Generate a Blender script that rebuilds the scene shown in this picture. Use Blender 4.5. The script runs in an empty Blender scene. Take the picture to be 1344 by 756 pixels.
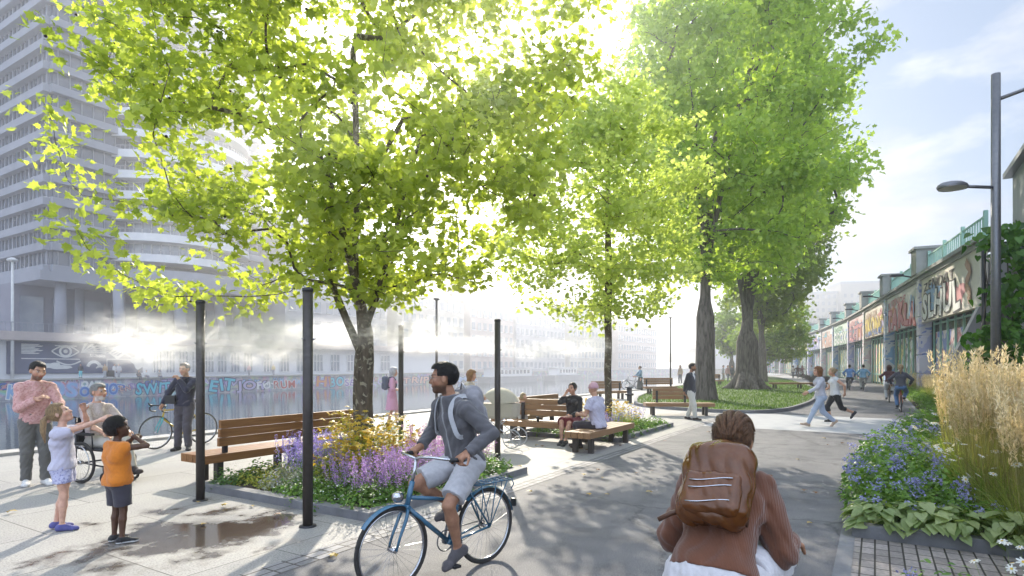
import bpy, bmesh, math, random
import numpy as np
from mathutils import Vector, Matrix, Quaternion, noise as mnoise
R = math.radians
scene = bpy.context.scene
COL = scene.collection
rng = np.random.default_rng(7)
random.seed(7)

# ------------------------------------------------------------------ plan of the place
FOC, HZ, CX, EYE = 780.0, 480.0, 672.0, 1.72          # the survey camera: focal length (px), horizon, centre, eye height
PU = np.array([0.521, 0.853]); PW = np.array([-0.853, 0.521])     # along / left of the cycle path
ROT = math.atan2(0.853, 0.521)
def W(u, w, z=0.0):
    return Vector((u*PU[0]+w*PW[0], u*PU[1]+w*PW[1], z))
def G(px, py, z=0.0):                                  # ground point seen at a survey pixel
    D = FOC*(EYE-z)/(py-HZ)
    return Vector(((px-CX)*D/FOC, D, z))
def at(px, D, z=0.0):
    return Vector(((px-CX)*D/FOC, D, z))

# ------------------------------------------------------------------ object helpers
def tag(o, label=None, cat=None, group=None, kind=None):
    if label: o['label'] = label
    if cat: o['category'] = cat
    if group: o['group'] = group
    if kind: o['kind'] = kind
    return o
def empty(name, loc=(0, 0, 0), rz=0.0, label=None, cat=None, group=None):
    o = bpy.data.objects.new(name, None); COL.objects.link(o)
    o.empty_display_size = 0.1
    o.location = loc; o.rotation_euler = (0, 0, rz)
    return tag(o, label, cat, group)
def copy_tree(o, parent=None, kids=None):
    if kids is None:
        kids = {}
        for x in bpy.data.objects:
            if x.parent: kids.setdefault(x.parent.name, []).append(x)
    c = o.copy(); COL.objects.link(c); c.parent = parent
    for ch in kids.get(o.name, []): copy_tree(ch, c, kids)
    return c
class MB:
    """collects shapes, builds ONE mesh object"""
    def __init__(s): s.v = []; s.f = []; s.m = []; s.sm = []
    def add(s, vs, fs, mi=0, smooth=False):
        b = len(s.v); s.v.extend([tuple(p) for p in vs])
        for f in fs: s.f.append(tuple(i+b for i in f)); s.m.append(mi); s.sm.append(smooth)
        return s
    def box(s, c, d, rz=0.0, mi=0, bev=0.0, M=None):
        hx, hy, hz = d[0]/2, d[1]/2, d[2]/2
        if bev > 0:
            bm = bmesh.new(); bmesh.ops.create_cube(bm, size=1)
            for v in bm.verts: v.co = Vector((v.co.x*d[0], v.co.y*d[1], v.co.z*d[2]))
            bmesh.ops.bevel(bm, geom=bm.edges[:], offset=bev, segments=2, affect='EDGES', profile=0.7)
            bm.verts.index_update()
            vs = [v.co.copy() for v in bm.verts]; fs = [tuple(v.index for v in f.verts) for f in bm.faces]; bm.free()
        else:
            vs = [Vector((x, y, z)) for x in (-hx, hx) for y in (-hy, hy) for z in (-hz, hz)]
            fs = [(0, 1, 3, 2), (4, 6, 7, 5), (0, 4, 5, 1), (2, 3, 7, 6), (0, 2, 6, 4), (1, 5, 7, 3)]
        m = Matrix.Rotation(rz, 3, 'Z') if M is None else M
        c = Vector(c)
        return s.add([m@p+c for p in vs], fs, mi)
    def tube(s, pts, rad, n=8, mi=0, cap=True, smooth=True):
        pts = [Vector(p) for p in pts]
        if not hasattr(rad, '__len__'): rad = [rad]*len(pts)
        rings = []; prev = None
        for i, p in enumerate(pts):
            t = (pts[min(i+1, len(pts)-1)]-pts[max(i-1, 0)])
            if t.length < 1e-9: t = Vector((0, 0, 1))
            t.normalize()
            if prev is None:
                a = Vector((0, 0, 1)) if abs(t.z) < .9 else Vector((1, 0, 0))
                x = t.cross(a).normalized()
            else:
                x = (prev-t*prev.dot(t)); x = x.normalized() if x.length > 1e-6 else t.orthogonal().normalized()
            prev = x; y = t.cross(x)
            rings.append([p+(x*math.cos(2*math.pi*k/n)+y*math.sin(2*math.pi*k/n))*rad[i] for k in range(n)])
        vs = [q for r in rings for q in r]; fs = []
        for i in range(len(pts)-1):
            for k in range(n):
                a = i*n+k; b = i*n+(k+1) % n
                fs.append((a, b, b+n, a+n))
        s.add(vs, fs, mi, smooth)
        if cap:
            b = len(s.v)-len(vs)
            s.f.append(tuple(b+k for k in range(n-1, -1, -1))); s.m.append(mi); s.sm.append(False)
            e = b+(len(pts)-1)*n
            s.f.append(tuple(e+k for k in range(n))); s.m.append(mi); s.sm.append(False)
        return s
    def torus(s, c, ax, R_, r, n=40, k=8, a0=0, a1=2*math.pi, mi=0, flat=1.0):
        ax = Vector(ax).normalized(); x = ax.orthogonal().normalized()
        if abs(ax.z) < .9:
            x = Vector((0, 0, 1)) - ax*ax.z; x.normalize()
        y = ax.cross(x); c = Vector(c); full = abs(a1-a0-2*math.pi) < 1e-6
        N = n if full else n+1; vs = []; fs = []
        for i in range(N):
            a = a0+(a1-a0)*i/n; d = x*math.cos(a)+y*math.sin(a)
            for j in range(k):
                b = 2*math.pi*j/k
                vs.append(c+d*(R_+r*math.cos(b))+ax*(r*flat*math.sin(b)))
        for i in range(N if full else N-1):
            for j in range(k):
                p = i*k; q = ((i+1) % N)*k
                fs.append((p+j, q+j, q+(j+1) % k, p+(j+1) % k))
        return s.add(vs, fs, mi, True)
    def lathe(s, prof, c=(0, 0, 0), n=20, mi=0, ax=None):
        c = Vector(c); vs = []; fs = []
        M = Matrix.Identity(3) if ax is None else Vector((0, 0, 1)).rotation_difference(Vector(ax)).to_matrix()
        for r, z in prof:
            for k in range(n): vs.append(M@Vector((r*math.cos(2*math.pi*k/n), r*math.sin(2*math.pi*k/n), z))+c)
        for i in range(len(prof)-1):
            for k in range(n): fs.append((i*n+k, i*n+(k+1) % n, (i+1)*n+(k+1) % n, (i+1)*n+k))
        return s.add(vs, fs, mi, True)
    def prism(s, poly, z0, z1, mi=0):
        n = len(poly); vs = [(p[0], p[1], z0) for p in poly]+[(p[0], p[1], z1) for p in poly]
        fs = [tuple(range(n-1, -1, -1)), tuple(range(n, 2*n))]+[(i, (i+1) % n, n+(i+1) % n, n+i) for i in range(n)]
        return s.add(vs, fs, mi)
    def quad(s, a, b, c, d, mi=0): return s.add([a, b, c, d], [(0, 1, 2, 3)], mi)
    def build(s, name, mats, parent=None, M=None):
        me = bpy.data.meshes.new(name)
        me.from_pydata([tuple(p) for p in s.v], [], s.f)
        if not isinstance(mats, (list, tuple)): mats = [mats]
        for m in mats: me.materials.append(m)
        if len(mats) > 1: me.polygons.foreach_set('material_index', s.m)
        me.polygons.foreach_set('use_smooth', s.sm)
        me.update()
        o = bpy.data.objects.new(name, me); COL.objects.link(o)
        if parent: o.parent = parent
        return o
def np_obj(name, V, loops, starts, mats, parent=None, smooth=False, mi=None, attrs=None):
    """fast mesh from numpy: V (n,3), loops flat, starts per face"""
    me = bpy.data.meshes.new(name)
    me.vertices.add(len(V)); me.vertices.foreach_set('co', np.asarray(V, np.float32).ravel())
    me.loops.add(len(loops)); me.loops.foreach_set('vertex_index', np.asarray(loops, np.int32))
    me.polygons.add(len(starts)); me.polygons.foreach_set('loop_start', np.asarray(starts, np.int32))
    if not isinstance(mats, (list, tuple)): mats = [mats]
    for m in mats: me.materials.append(m)
    if mi is not None: me.polygons.foreach_set('material_index', np.asarray(mi, np.int32))
    me.polygons.foreach_set('use_smooth', np.full(len(starts), smooth))
    for k, a in (attrs or {}).items():
        at_ = me.attributes.new(k, 'FLOAT', 'POINT'); at_.data.foreach_set('value', np.asarray(a, np.float32))
    me.update(calc_edges=True); me.validate()
    o = bpy.data.objects.new(name, me); COL.objects.link(o)
    if parent: o.parent = parent
    return o

# ------------------------------------------------------------------ materials
def new_mat(name):
    m = bpy.data.materials.new(name); m.use_nodes = True
    nt = m.node_tree; nt.nodes.clear()
    out = nt.nodes.new('ShaderNodeOutputMaterial'); return m, nt, out
def N(nt, t, **kw):
    n = nt.nodes.new('ShaderNode'+t)
    for k, v in kw.items():
        if k.startswith('i_'): n.inputs[k[2:].replace('_', ' ')].default_value = v
        else: setattr(n, k, v)
    return n
def L(nt, a, b): nt.links.new(a, b)
def rgb(c): return (c[0], c[1], c[2], 1)
def ramp(nt, fac, stops):
    r = N(nt, 'ValToRGB'); e = r.color_ramp.elements
    while len(e) < len(stops): e.new(0.5)
    for k, (p, c) in enumerate(stops):
        e[k].position = p; e[k].color = rgb(c) if len(c) == 3 else c
    L(nt, fac, r.inputs['Fac']); return r
def mat(name, c1, c2=None, scale=6, rough=.6, bump=0.0, metal=0.0, bscale=None, detail=4, stretch=None, rvar=0.0, spec=0.5, sheen=0, trans=0, coat=0):
    m, nt, out = new_mat(name)
    b = N(nt, 'BsdfPrincipled'); L(nt, b.outputs[0], out.inputs[0])
    b.inputs['Roughness'].default_value = rough; b.inputs['Metallic'].default_value = metal
    b.inputs['Specular IOR Level'].default_value = spec
    if sheen: b.inputs['Sheen Weight'].default_value = sheen
    if coat: b.inputs['Coat Weight'].default_value = coat; b.inputs['Coat Roughness'].default_value = .15
    if trans: b.inputs['Transmission Weight'].default_value = trans
    tc = N(nt, 'TexCoord'); vec = tc.outputs['Object']
    if stretch:
        mp = N(nt, 'Mapping'); mp.inputs['Scale'].default_value = stretch; L(nt, vec, mp.inputs[0]); vec = mp.outputs[0]
    n = N(nt, 'TexNoise', i_Scale=scale, i_Detail=detail, i_Roughness=.6); L(nt, vec, n.inputs['Vector'])
    if c2 is None: c2 = tuple(x*.82 for x in c1)
    r = ramp(nt, n.outputs['Fac'], [(.3, c1), (.7, c2)]); L(nt, r.outputs[0], b.inputs['Base Color'])
    if rvar:
        mr = N(nt, 'MapRange'); mr.inputs['To Min'].default_value = max(0, rough-rvar); mr.inputs['To Max'].default_value = min(1, rough+rvar)
        L(nt, n.outputs['Fac'], mr.inputs[0]); L(nt, mr.outputs[0], b.inputs['Roughness'])
    if bump:
        n2 = N(nt, 'TexNoise', i_Scale=bscale or scale*4, i_Detail=3); L(nt, vec, n2.inputs['Vector'])
        bp = N(nt, 'Bump', i_Strength=bump, i_Distance=.02); L(nt, n2.outputs['Fac'], bp.inputs['Height']); L(nt, bp.outputs[0], b.inputs['Normal'])
    return m
def leaf_mat(name, dark, light, tr=0.45, trc=None, rough=.45):
    """leaf: colour by the per-leaf tint attribute, light passes through"""
    m, nt, out = new_mat(name)
    at_ = N(nt, 'Attribute', attribute_name='tint')
    r = ramp(nt, at_.outputs['Fac'], [(0, dark), (1, light)])
    b = N(nt, 'BsdfPrincipled', i_Roughness=rough); L(nt, r.outputs[0], b.inputs['Base Color'])
    t = N(nt, 'BsdfTranslucent')
    if trc is None: trc = (1.25, 1.35, .55)
    mx = N(nt, 'Mix', data_type='RGBA', blend_type='MULTIPLY'); mx.inputs['Factor'].default_value = 1
    L(nt, r.outputs[0], mx.inputs['A']); mx.inputs['B'].default_value = rgb(trc); L(nt, mx.outputs['Result'], t.inputs['Color'])
    ms = N(nt, 'MixShader'); ms.inputs[0].default_value = tr
    L(nt, b.outputs[0], ms.inputs[1]); L(nt, t.outputs[0], ms.inputs[2]); L(nt, ms.outputs[0], out.inputs[0])
    return m
def wood_mat(name, c1, c2, axis='X', rough=.45):
    m, nt, out = new_mat(name)
    b = N(nt, 'BsdfPrincipled', i_Roughness=rough); L(nt, b.outputs[0], out.inputs[0])
    tc = N(nt, 'TexCoord'); mp = N(nt, 'Mapping'); L(nt, tc.outputs['Object'], mp.inputs[0])
    mp.inputs['Scale'].default_value = {'X': (1.2, 22, 22), 'Y': (22, 1.2, 22), 'Z': (22, 22, 1.2)}[axis]
    n = N(nt, 'TexNoise', i_Scale=1.5, i_Detail=5, i_Distortion=.6); L(nt, mp.outputs[0], n.inputs['Vector'])
    n3 = N(nt, 'TexNoise', i_Scale=1.3, i_Detail=2); L(nt, tc.outputs['Object'], n3.inputs['Vector'])
    ad = N(nt, 'Math', operation='MULTIPLY_ADD'); L(nt, n3.outputs['Fac'], ad.inputs[0]); ad.inputs[1].default_value = .5; L(nt, n.outputs['Fac'], ad.inputs[2])
    r = ramp(nt, ad.outputs[0], [(.5, c1), (.95, c2)]); L(nt, r.outputs[0], b.inputs['Base Color'])
    bp = N(nt, 'Bump', i_Strength=.25, i_Distance=.004); L(nt, n.outputs['Fac'], bp.inputs['Height']); L(nt, bp.outputs[0], b.inputs['Normal'])
    return m
def glass_mat(name, tint=(.1, .13, .16), rough=.08):
    m = mat(name, tint, tuple(x*1.5 for x in tint), scale=.6, rough=rough, spec=.9); return m
MT = {}
MT['pole'] = mat('painted_steel', (.05, .042, .038), (.065, .055, .05), 20, .42, .05, .3)
MT['steel_dark'] = mat('dark_metal', (.03, .03, .035), (.045, .045, .05), 20, .4, .04, .5)
MT['steel'] = mat('bright_metal', (.6, .6, .62), (.5, .5, .52), 30, .22, .03, 1.0)
MT['grey_metal'] = mat('grey_metal', (.16, .165, .18), (.2, .2, .21), 14, .38, .04, .6)
MT['rubber'] = mat('tyre_rubber', (.022, .02, .019), (.04, .036, .033), 40, .8, .1)
MT['black'] = mat('black_plastic', (.014, .014, .016), (.022, .022, .024), 30, .5, .05)
MT['wood'] = wood_mat('bench_wood', (.33, .155, .05), (.21, .09, .028))
MT['wood_pale'] = wood_mat('bench_wood_pale', (.34, .19, .09), (.24, .125, .055))
MT['leather'] = mat('saddle_leather', (.1, .04, .018), (.06, .025, .012), 15, .4, .1)
MT['soil'] = mat('soil', (.045, .03, .02), (.025, .017, .012), 9, .95, .6, bscale=40)
MT['stone'] = mat('kerb_stone', (.2, .2, .21), (.14, .14, .15), 5, .75, .25, bscale=60)
MT['coping'] = mat('coping_stone', (.42, .4, .37), (.33, .31, .29), 3, .75, .2, bscale=50)
# ================================================================== sky, sun, camera
SUN_EL, SUN_AZ = R(27), -0.09
sd = Vector((math.sin(SUN_AZ)*math.cos(SUN_EL), math.cos(SUN_AZ)*math.cos(SUN_EL), math.sin(SUN_EL)))
w_ = bpy.data.worlds.new("World"); scene.world = w_; w_.use_nodes = True
nt = w_.node_tree; nt.nodes.clear()
wo = nt.nodes.new('ShaderNodeOutputWorld'); bg = N(nt, 'Background'); bg.inputs['Strength'].default_value = 0.12
sky = N(nt, 'TexSky', sky_type='NISHITA', sun_disc=False, sun_elevation=SUN_EL, sun_rotation=SUN_AZ, air_density=1.0, dust_density=1.6, ozone_density=1.5)
tc = N(nt, 'TexCoord'); mp = N(nt, 'Mapping'); mp.inputs['Scale'].default_value = (1.6, 1.6, 4.2); mp.inputs['Location'].default_value = (0.85, 1.5, .6)
L(nt, tc.outputs['Generated'], mp.inputs[0])
n1 = N(nt, 'TexNoise', i_Scale=2.3, i_Detail=8, i_Roughness=.56, i_Distortion=.25); L(nt, mp.outputs[0], n1.inputs['Vector'])
cr = ramp(nt, n1.outputs['Fac'], [(.46, (0, 0, 0)), (.6, (1, 1, 1))])
n2 = N(nt, 'TexNoise', i_Scale=5, i_Detail=5); L(nt, mp.outputs[0], n2.inputs['Vector'])
cc = ramp(nt, n2.outputs['Fac'], [(.35, (3.2, 3.5, 4.2)), (.65, (5.2, 5.3, 5.4))])
mx = N(nt, 'Mix', data_type='RGBA'); L(nt, cr.outputs[0], mx.inputs['Factor']); L(nt, cc.outputs[0], mx.inputs['B'])
# thin veil of high cloud over the blue
mv = N(nt, 'Mix', data_type='RGBA'); mv.inputs['Factor'].default_value = .72; mv.inputs['B'].default_value = (1.9, 2.5, 3.5, 1)
L(nt, sky.outputs[0], mv.inputs['A']); L(nt, mv.outputs['Result'], mx.inputs['A'])
# whole sky boosted overhead and behind the camera, out of view, as added fill
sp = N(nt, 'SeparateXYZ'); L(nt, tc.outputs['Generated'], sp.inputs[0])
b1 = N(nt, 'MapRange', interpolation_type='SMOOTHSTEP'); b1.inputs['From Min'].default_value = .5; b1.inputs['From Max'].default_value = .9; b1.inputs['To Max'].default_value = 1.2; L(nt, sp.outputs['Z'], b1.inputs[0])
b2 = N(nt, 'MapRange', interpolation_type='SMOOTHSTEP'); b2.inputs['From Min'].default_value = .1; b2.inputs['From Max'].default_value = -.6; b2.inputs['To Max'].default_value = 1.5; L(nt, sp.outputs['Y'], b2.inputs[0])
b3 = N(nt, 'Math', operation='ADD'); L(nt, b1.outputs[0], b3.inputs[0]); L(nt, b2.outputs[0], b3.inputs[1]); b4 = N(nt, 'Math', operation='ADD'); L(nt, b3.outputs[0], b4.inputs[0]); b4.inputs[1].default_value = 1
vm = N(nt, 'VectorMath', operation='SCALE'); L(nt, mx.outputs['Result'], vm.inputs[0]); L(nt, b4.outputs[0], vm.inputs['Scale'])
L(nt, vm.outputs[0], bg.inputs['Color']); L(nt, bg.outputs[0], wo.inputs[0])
sl = bpy.data.lights.new('sun', 'SUN'); sl.energy = 5.0; sl.angle = R(.6); sl.color = (1, .91, .76)
so = bpy.data.objects.new('sun', sl); COL.objects.link(so); so.rotation_euler = (-sd).to_track_quat('-Z', 'Y').to_euler()
cam = bpy.data.cameras.new('camera'); co = bpy.data.objects.new('camera', cam); COL.objects.link(co)
co.location = (0, 0, EYE); co.rotation_euler = (R(90), 0, 0)
cam.sensor_width = 36; cam.lens = FOC/1344*36; cam.shift_y = (HZ-378)/1344; cam.clip_end = 6000; cam.clip_start = .05
scene.camera = co
scene.view_settings.view_transform = 'Standard'; scene.view_settings.look = 'None'
scene.view_settings.exposure = .74; scene.view_settings.gamma = 1
cy = scene.cycles
cy.use_denoising = True; cy.max_bounces = 7; cy.diffuse_bounces = 3; cy.glossy_bounces = 3; cy.transmission_bounces = 6
cy.transparent_max_bounces = 12; cy.volume_bounces = 2; cy.sample_clamp_indirect = 8; cy.caustics_reflective = False; cy.caustics_refractive = False
cy.use_adaptive_sampling = True; cy.adaptive_threshold = .02; cy.volume_step_rate = 1.0; cy.volume_max_steps = 160

# ================================================================== ground
def pathc(u):                                         # the path swings left farther on
    return 0 if u < 34 else .0013*(u-34)**2
def edge_out(u):                                            # and its edge by the bed steps out to the right
    t = min(1, max(0, (u-13)/13)); return -1.6*t*t*(3-2*t)
def strip(name, u0, u1, w0, w1, z, m, n=60, depth=0, follow=True, er=(0, 0)):
    mb = MB(); vs = []; fs = []
    for i in range(n+1):
        u = u0+(u1-u0)*i/n; c = pathc(u) if follow else 0
        vs += [(u, w0+c+er[0]*edge_out(u), z), (u, w1+c+er[1]*edge_out(u), z)]
    for i in range(n): fs.append((2*i, 2*i+2, 2*i+3, 2*i+1))
    mb.add(vs, fs)
    if depth:
        k = len(vs); vs2 = [(a, b, z-depth) for a, b, _ in vs]
        fs2 = []
        for i in range(n):
            fs2 += [(2*i, k+2*i, k+2*i+2, 2*i+2), (2*i+1, 2*i+3, k+2*i+3, k+2*i+1)]
        fs2 += [(0, 1, k+1, k), (2*n, k+2*n, k+2*n+1, 2*n+1)]
        mb.v.extend(vs2); mb.f.extend(fs2); mb.m.extend([0]*len(fs2)); mb.sm.extend([False]*len(fs2))
    o = mb.build(name, m); o.rotation_euler = (0, 0, ROT)
    return tag(o, kind='structure')

def paving_mat():
    m, nt, out = new_mat('concrete_paving')
    b = N(nt, 'BsdfPrincipled'); L(nt, b.outputs[0], out.inputs[0])
    tc = N(nt, 'TexCoord'); V = tc.outputs['Object']
    br = N(nt, 'TexBrick', i_Scale=1.0, offset=.5); br.inputs['Mortar Size'].default_value = .006; br.inputs['Brick Width'].default_value = 1.8; br.inputs['Row Height'].default_value = 1.2
    br.inputs['Color1'].default_value = (.31, .3, .285, 1); br.inputs['Color2'].default_value = (.37, .357, .338, 1); br.inputs['Mortar'].default_value = (.09, .085, .08, 1)
    L(nt, V, br.inputs['Vector'])
    n = N(nt, 'TexNoise', i_Scale=55, i_Detail=3, i_Roughness=.7); L(nt, V, n.inputs['Vector'])
    r = ramp(nt, n.outputs['Fac'], [(.38, (.62, .62, .64)), (.5, (1, 1, 1)), (.64, (1.15, 1.13, 1.1))])
    n2 = N(nt, 'TexNoise', i_Scale=.55, i_Detail=5); L(nt, V, n2.inputs['Vector'])
    r2 = ramp(nt, n2.outputs['Fac'], [(.3, (.8, .8, .82)), (.65, (1.04, 1.03, 1.0))])
    m1 = N(nt, 'Mix', data_type='RGBA', blend_type='MULTIPLY'); m1.inputs['Factor'].default_value = 1; L(nt, br.outputs['Color'], m1.inputs['A']); L(nt, r.outputs[0], m1.inputs['B'])
    m2 = N(nt, 'Mix', data_type='RGBA', blend_type='MULTIPLY'); m2.inputs['Factor'].default_value = 1; L(nt, m1.outputs['Result'], m2.inputs['A']); L(nt, r2.outputs[0], m2.inputs['B'])
    # spilt water near the pole: a wet patch with a ragged outline
    mp = N(nt, 'Mapping', vector_type='POINT'); mp.inputs['Location'].default_value = (-3.55/1.25, -5.95/1.1, 0); mp.inputs['Scale'].default_value = (1/1.25, 1/1.1, 1); L(nt, V, mp.inputs[0])
    ln = N(nt, 'VectorMath', operation='LENGTH'); L(nt, mp.outputs[0], ln.inputs[0])
    n3 = N(nt, 'TexNoise', i_Scale=1.7, i_Detail=6, i_Roughness=.6); L(nt, V, n3.inputs['Vector'])
    s1 = N(nt, 'Math', operation='MULTIPLY_ADD'); L(nt, n3.outputs['Fac'], s1.inputs[0]); s1.inputs[1].default_value = 4.2; s1.inputs[2].default_value = -1.75
    s2 = N(nt, 'Math', operation='SUBTRACT'); L(nt, s1.outputs[0], s2.inputs[0]); L(nt, ln.outputs['Value'], s2.inputs[1])
    wet = N(nt, 'MapRange', interpolation_type='SMOOTHSTEP'); wet.inputs['From Min'].default_value = -.75; wet.inputs['From Max'].default_value = .05; L(nt, s2.outputs[0], wet.inputs[0])
    m3 = N(nt, 'Mix', data_type='RGBA', blend_type='MULTIPLY'); L(nt, wet.outputs[0], m3.inputs['Factor']); L(nt, m2.outputs['Result'], m3.inputs['A']); m3.inputs['B'].default_value = (.26, .215, .185, 1)
    L(nt, m3.outputs['Result'], b.inputs['Base Color'])
    rr = N(nt, 'MapRange'); rr.inputs['To Min'].default_value = .72; rr.inputs['To Max'].default_value = .09; L(nt, wet.outputs[0], rr.inputs[0]); L(nt, rr.outputs[0], b.inputs['Roughness'])
    inv = N(nt, 'Math', operation='SUBTRACT'); inv.inputs[0].default_value = 1; L(nt, wet.outputs[0], inv.inputs[1])
    sc = N(nt, 'Math', operation='MULTIPLY'); L(nt, inv.outputs[0], sc.inputs[0]); sc.inputs[1].default_value = .35
    bp = N(nt, 'Bump', i_Distance=.01); L(nt, sc.outputs[0], bp.inputs['Strength']); L(nt, n.outputs['Fac'], bp.inputs['Height']); L(nt, bp.outputs[0], b.inputs['Normal'])
    return m
def asphalt_mat():
    m, nt, out = new_mat('asphalt')
    b = N(nt, 'BsdfPrincipled', i_Roughness=.78); L(nt, b.outputs[0], out.inputs[0])
    tc = N(nt, 'TexCoord'); V = tc.outputs['Object']
    n = N(nt, 'TexNoise', i_Scale=90, i_Detail=3, i_Roughness=.75); L(nt, V, n.inputs['Vector'])
    r = ramp(nt, n.outputs['Fac'], [(.36, (.082, .082, .09)), (.52, (.142, .14, .146)), (.68, (.255, .25, .246))])
    n2 = N(nt, 'TexNoise', i_Scale=.7, i_Detail=6); L(nt, V, n2.inputs['Vector'])
    r2 = ramp(nt, n2.outputs['Fac'], [(.3, (.74, .74, .77)), (.7, (1.12, 1.1, 1.08))])
    m1 = N(nt, 'Mix', data_type='RGBA', blend_type='MULTIPLY'); m1.inputs['Factor'].default_value = 1; L(nt, r.outputs[0], m1.inputs['A']); L(nt, r2.outputs[0], m1.inputs['B'])
    # worn tracks, a repair seam and hairline cracks
    n4 = N(nt, 'TexNoise', i_Scale=2.2, i_Detail=5, i_Roughness=.65); L(nt, V, n4.inputs['Vector']); r4 = ramp(nt, n4.outputs['Fac'], [(.36, (.7, .7, .72)), (.5, (1, 1, 1)), (.66, (1.13, 1.11, 1.08))])
    wv = N(nt, 'VectorMath', operation='SCALE'); wv.inputs['Scale'].default_value = .5; L(nt, n4.outputs['Color'], wv.inputs[0]); av = N(nt, 'VectorMath', operation='ADD'); L(nt, V, av.inputs[0]); L(nt, wv.outputs[0], av.inputs[1])
    vo = N(nt, 'TexVoronoi', feature='DISTANCE_TO_EDGE', i_Scale=.33); L(nt, av.outputs[0], vo.inputs['Vector']); rc = ramp(nt, vo.outputs['Distance'], [(.0, (.5, .5, .5)), (.009, (1, 1, 1))])
    m5 = N(nt, 'Mix', data_type='RGBA', blend_type='MULTIPLY'); m5.inputs['Factor'].default_value = 1; L(nt, m1.outputs['Result'], m5.inputs['A']); L(nt, r4.outputs[0], m5.inputs['B'])
    m6 = N(nt, 'Mix', data_type='RGBA', blend_type='MULTIPLY'); m6.inputs['Factor'].default_value = 1.0; L(nt, m5.outputs['Result'], m6.inputs['A']); L(nt, rc.outputs[0], m6.inputs['B'])
    L(nt, m6.outputs['Result'], b.inputs['Base Color'])
    bp = N(nt, 'Bump', i_Strength=.5, i_Distance=.008); L(nt, n.outputs['Fac'], bp.inputs['Height']); L(nt, bp.outputs[0], b.inputs['Normal'])
    return m
def setts_mat(w=.11, h=.2, c=(.2, .195, .2)):
    m, nt, out = new_mat('stone_setts')
    b = N(nt, 'BsdfPrincipled', i_Roughness=.75); L(nt, b.outputs[0], out.inputs[0])
    tc = N(nt, 'TexCoord'); V = tc.outputs['Object']
    br = N(nt, 'TexBrick', i_Scale=1.0, offset=.0); br.inputs['Mortar Size'].default_value = .009; br.inputs['Brick Width'].default_value = h; br.inputs['Row Height'].default_value = w; br.inputs['Mortar Smooth'].default_value = .4
    br.inputs['Color1'].default_value = rgb(c); br.inputs['Color2'].default_value = rgb([x*1.6 for x in c]); br.inputs['Mortar'].default_value = (.03, .026, .02, 1)
    L(nt, V, br.inputs['Vector'])
    n = N(nt, 'TexNoise', i_Scale=30, i_Detail=4); L(nt, V, n.inputs['Vector'])
    r = ramp(nt, n.outputs['Fac'], [(.3, (.75, .75, .75)), (.7, (1.15, 1.12, 1.1))])
    m1 = N(nt, 'Mix', data_type='RGBA', blend_type='MULTIPLY'); m1.inputs['Factor'].default_value = 1; L(nt, br.outputs['Color'], m1.inputs['A']); L(nt, r.outputs[0], m1.inputs['B'])
    L(nt, m1.outputs['Result'], b.inputs['Base Color'])
    bp = N(nt, 'Bump', i_Strength=.6, i_Distance=.01, invert=True); L(nt, br.outputs['Fac'], bp.inputs['Height']); L(nt, bp.outputs[0], b.inputs['Normal'])
    return m
M_pave, M_asph, M_setts = paving_mat(), asphalt_mat(), setts_mat()
M_ground = mat('dry_grass_ground', (.1, .1, .035), (.17, .14, .06), 1.2, .95, .5, bscale=25)
M_light = mat('light_concrete', (.42, .42, .42), (.36, .36, .37), 2.5, .7, .12, bscale=80)

terr = MB(); terr.quad((-900, -250, -3.2), (900, -250, -3.2), (900, 1300, -3.2), (-900, 1300, -3.2))
tag(terr.build('terrain', M_ground), kind='structure')
nl = MB(); nl.box((230, -193, -1.62), (620, 415, 3.2)); o = nl.build('ground', M_ground); o.rotation_euler = (0, 0, ROT); tag(o, kind='structure')     # near bank, u -80..540, w -400..14.5
fl = MB(); fl.box((230, 242, -1.61), (620, 312, 3.2)); o = fl.build('far_bank', M_light); o.rotation_euler = (0, 0, ROT); tag(o, kind='structure')
strip('plaza_paving', -12, 150, 4.45, 14.1, 0.0, M_pave, follow=False)
strip('sett_band', -12, 150, 4.2, 4.45, 0.004, M_setts)
strip('cycle_path', -12, 150, .3, 4.2, 0.0, M_asph, n=120, er=(1, 0))
strip('crossing', 17.3, 22.8, .3, 4.2, 0.004, M_light, n=12, er=(1, 0))
strip('path_edging', -12, 150, .17, .3, 0.012, MT['stone'], n=120, er=(1, 1))
strip('sett_paving', 4.9, 6.86, -1.25, .17, 0.008, setts_mat(.11, .21, (.2, .18, .17)), n=2)
strip('quay_coping', -60, 300, 14.1, 14.65, 0.06, MT['coping'], n=40, depth=2.6, follow=False)
# canal
def water_mat():
    m, nt, out = new_mat('canal_water')
    b = N(nt, 'BsdfPrincipled', i_Roughness=.06); b.inputs['Base Color'].default_value = (.05, .07, .085, 1); b.inputs['Specular IOR Level'].default_value = .9
    L(nt, b.outputs[0], out.inputs[0])
    tc = N(nt, 'TexCoord'); mp = N(nt, 'Mapping'); mp.inputs['Scale'].default_value = (.55, 1.5, 1); L(nt, tc.outputs['Object'], mp.inputs[0])
    n = N(nt, 'TexNoise', i_Scale=1.4, i_Detail=4); L(nt, mp.outputs[0], n.inputs['Vector'])
    bp = N(nt, 'Bump', i_Strength=.10, i_Distance=.12); L(nt, n.outputs['Fac'], bp.inputs['Height']); L(nt, bp.outputs[0], b.inputs['Normal'])
    return m
wm = MB(); wm.quad((-80, 14.4, -2.4), (540, 14.4, -2.4), (540, 86, -2.4), (-80, 86, -2.4))
o = wm.build('canal_water', water_mat()); o.rotation_euler = (0, 0, ROT); tag(o, kind='structure')

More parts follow.
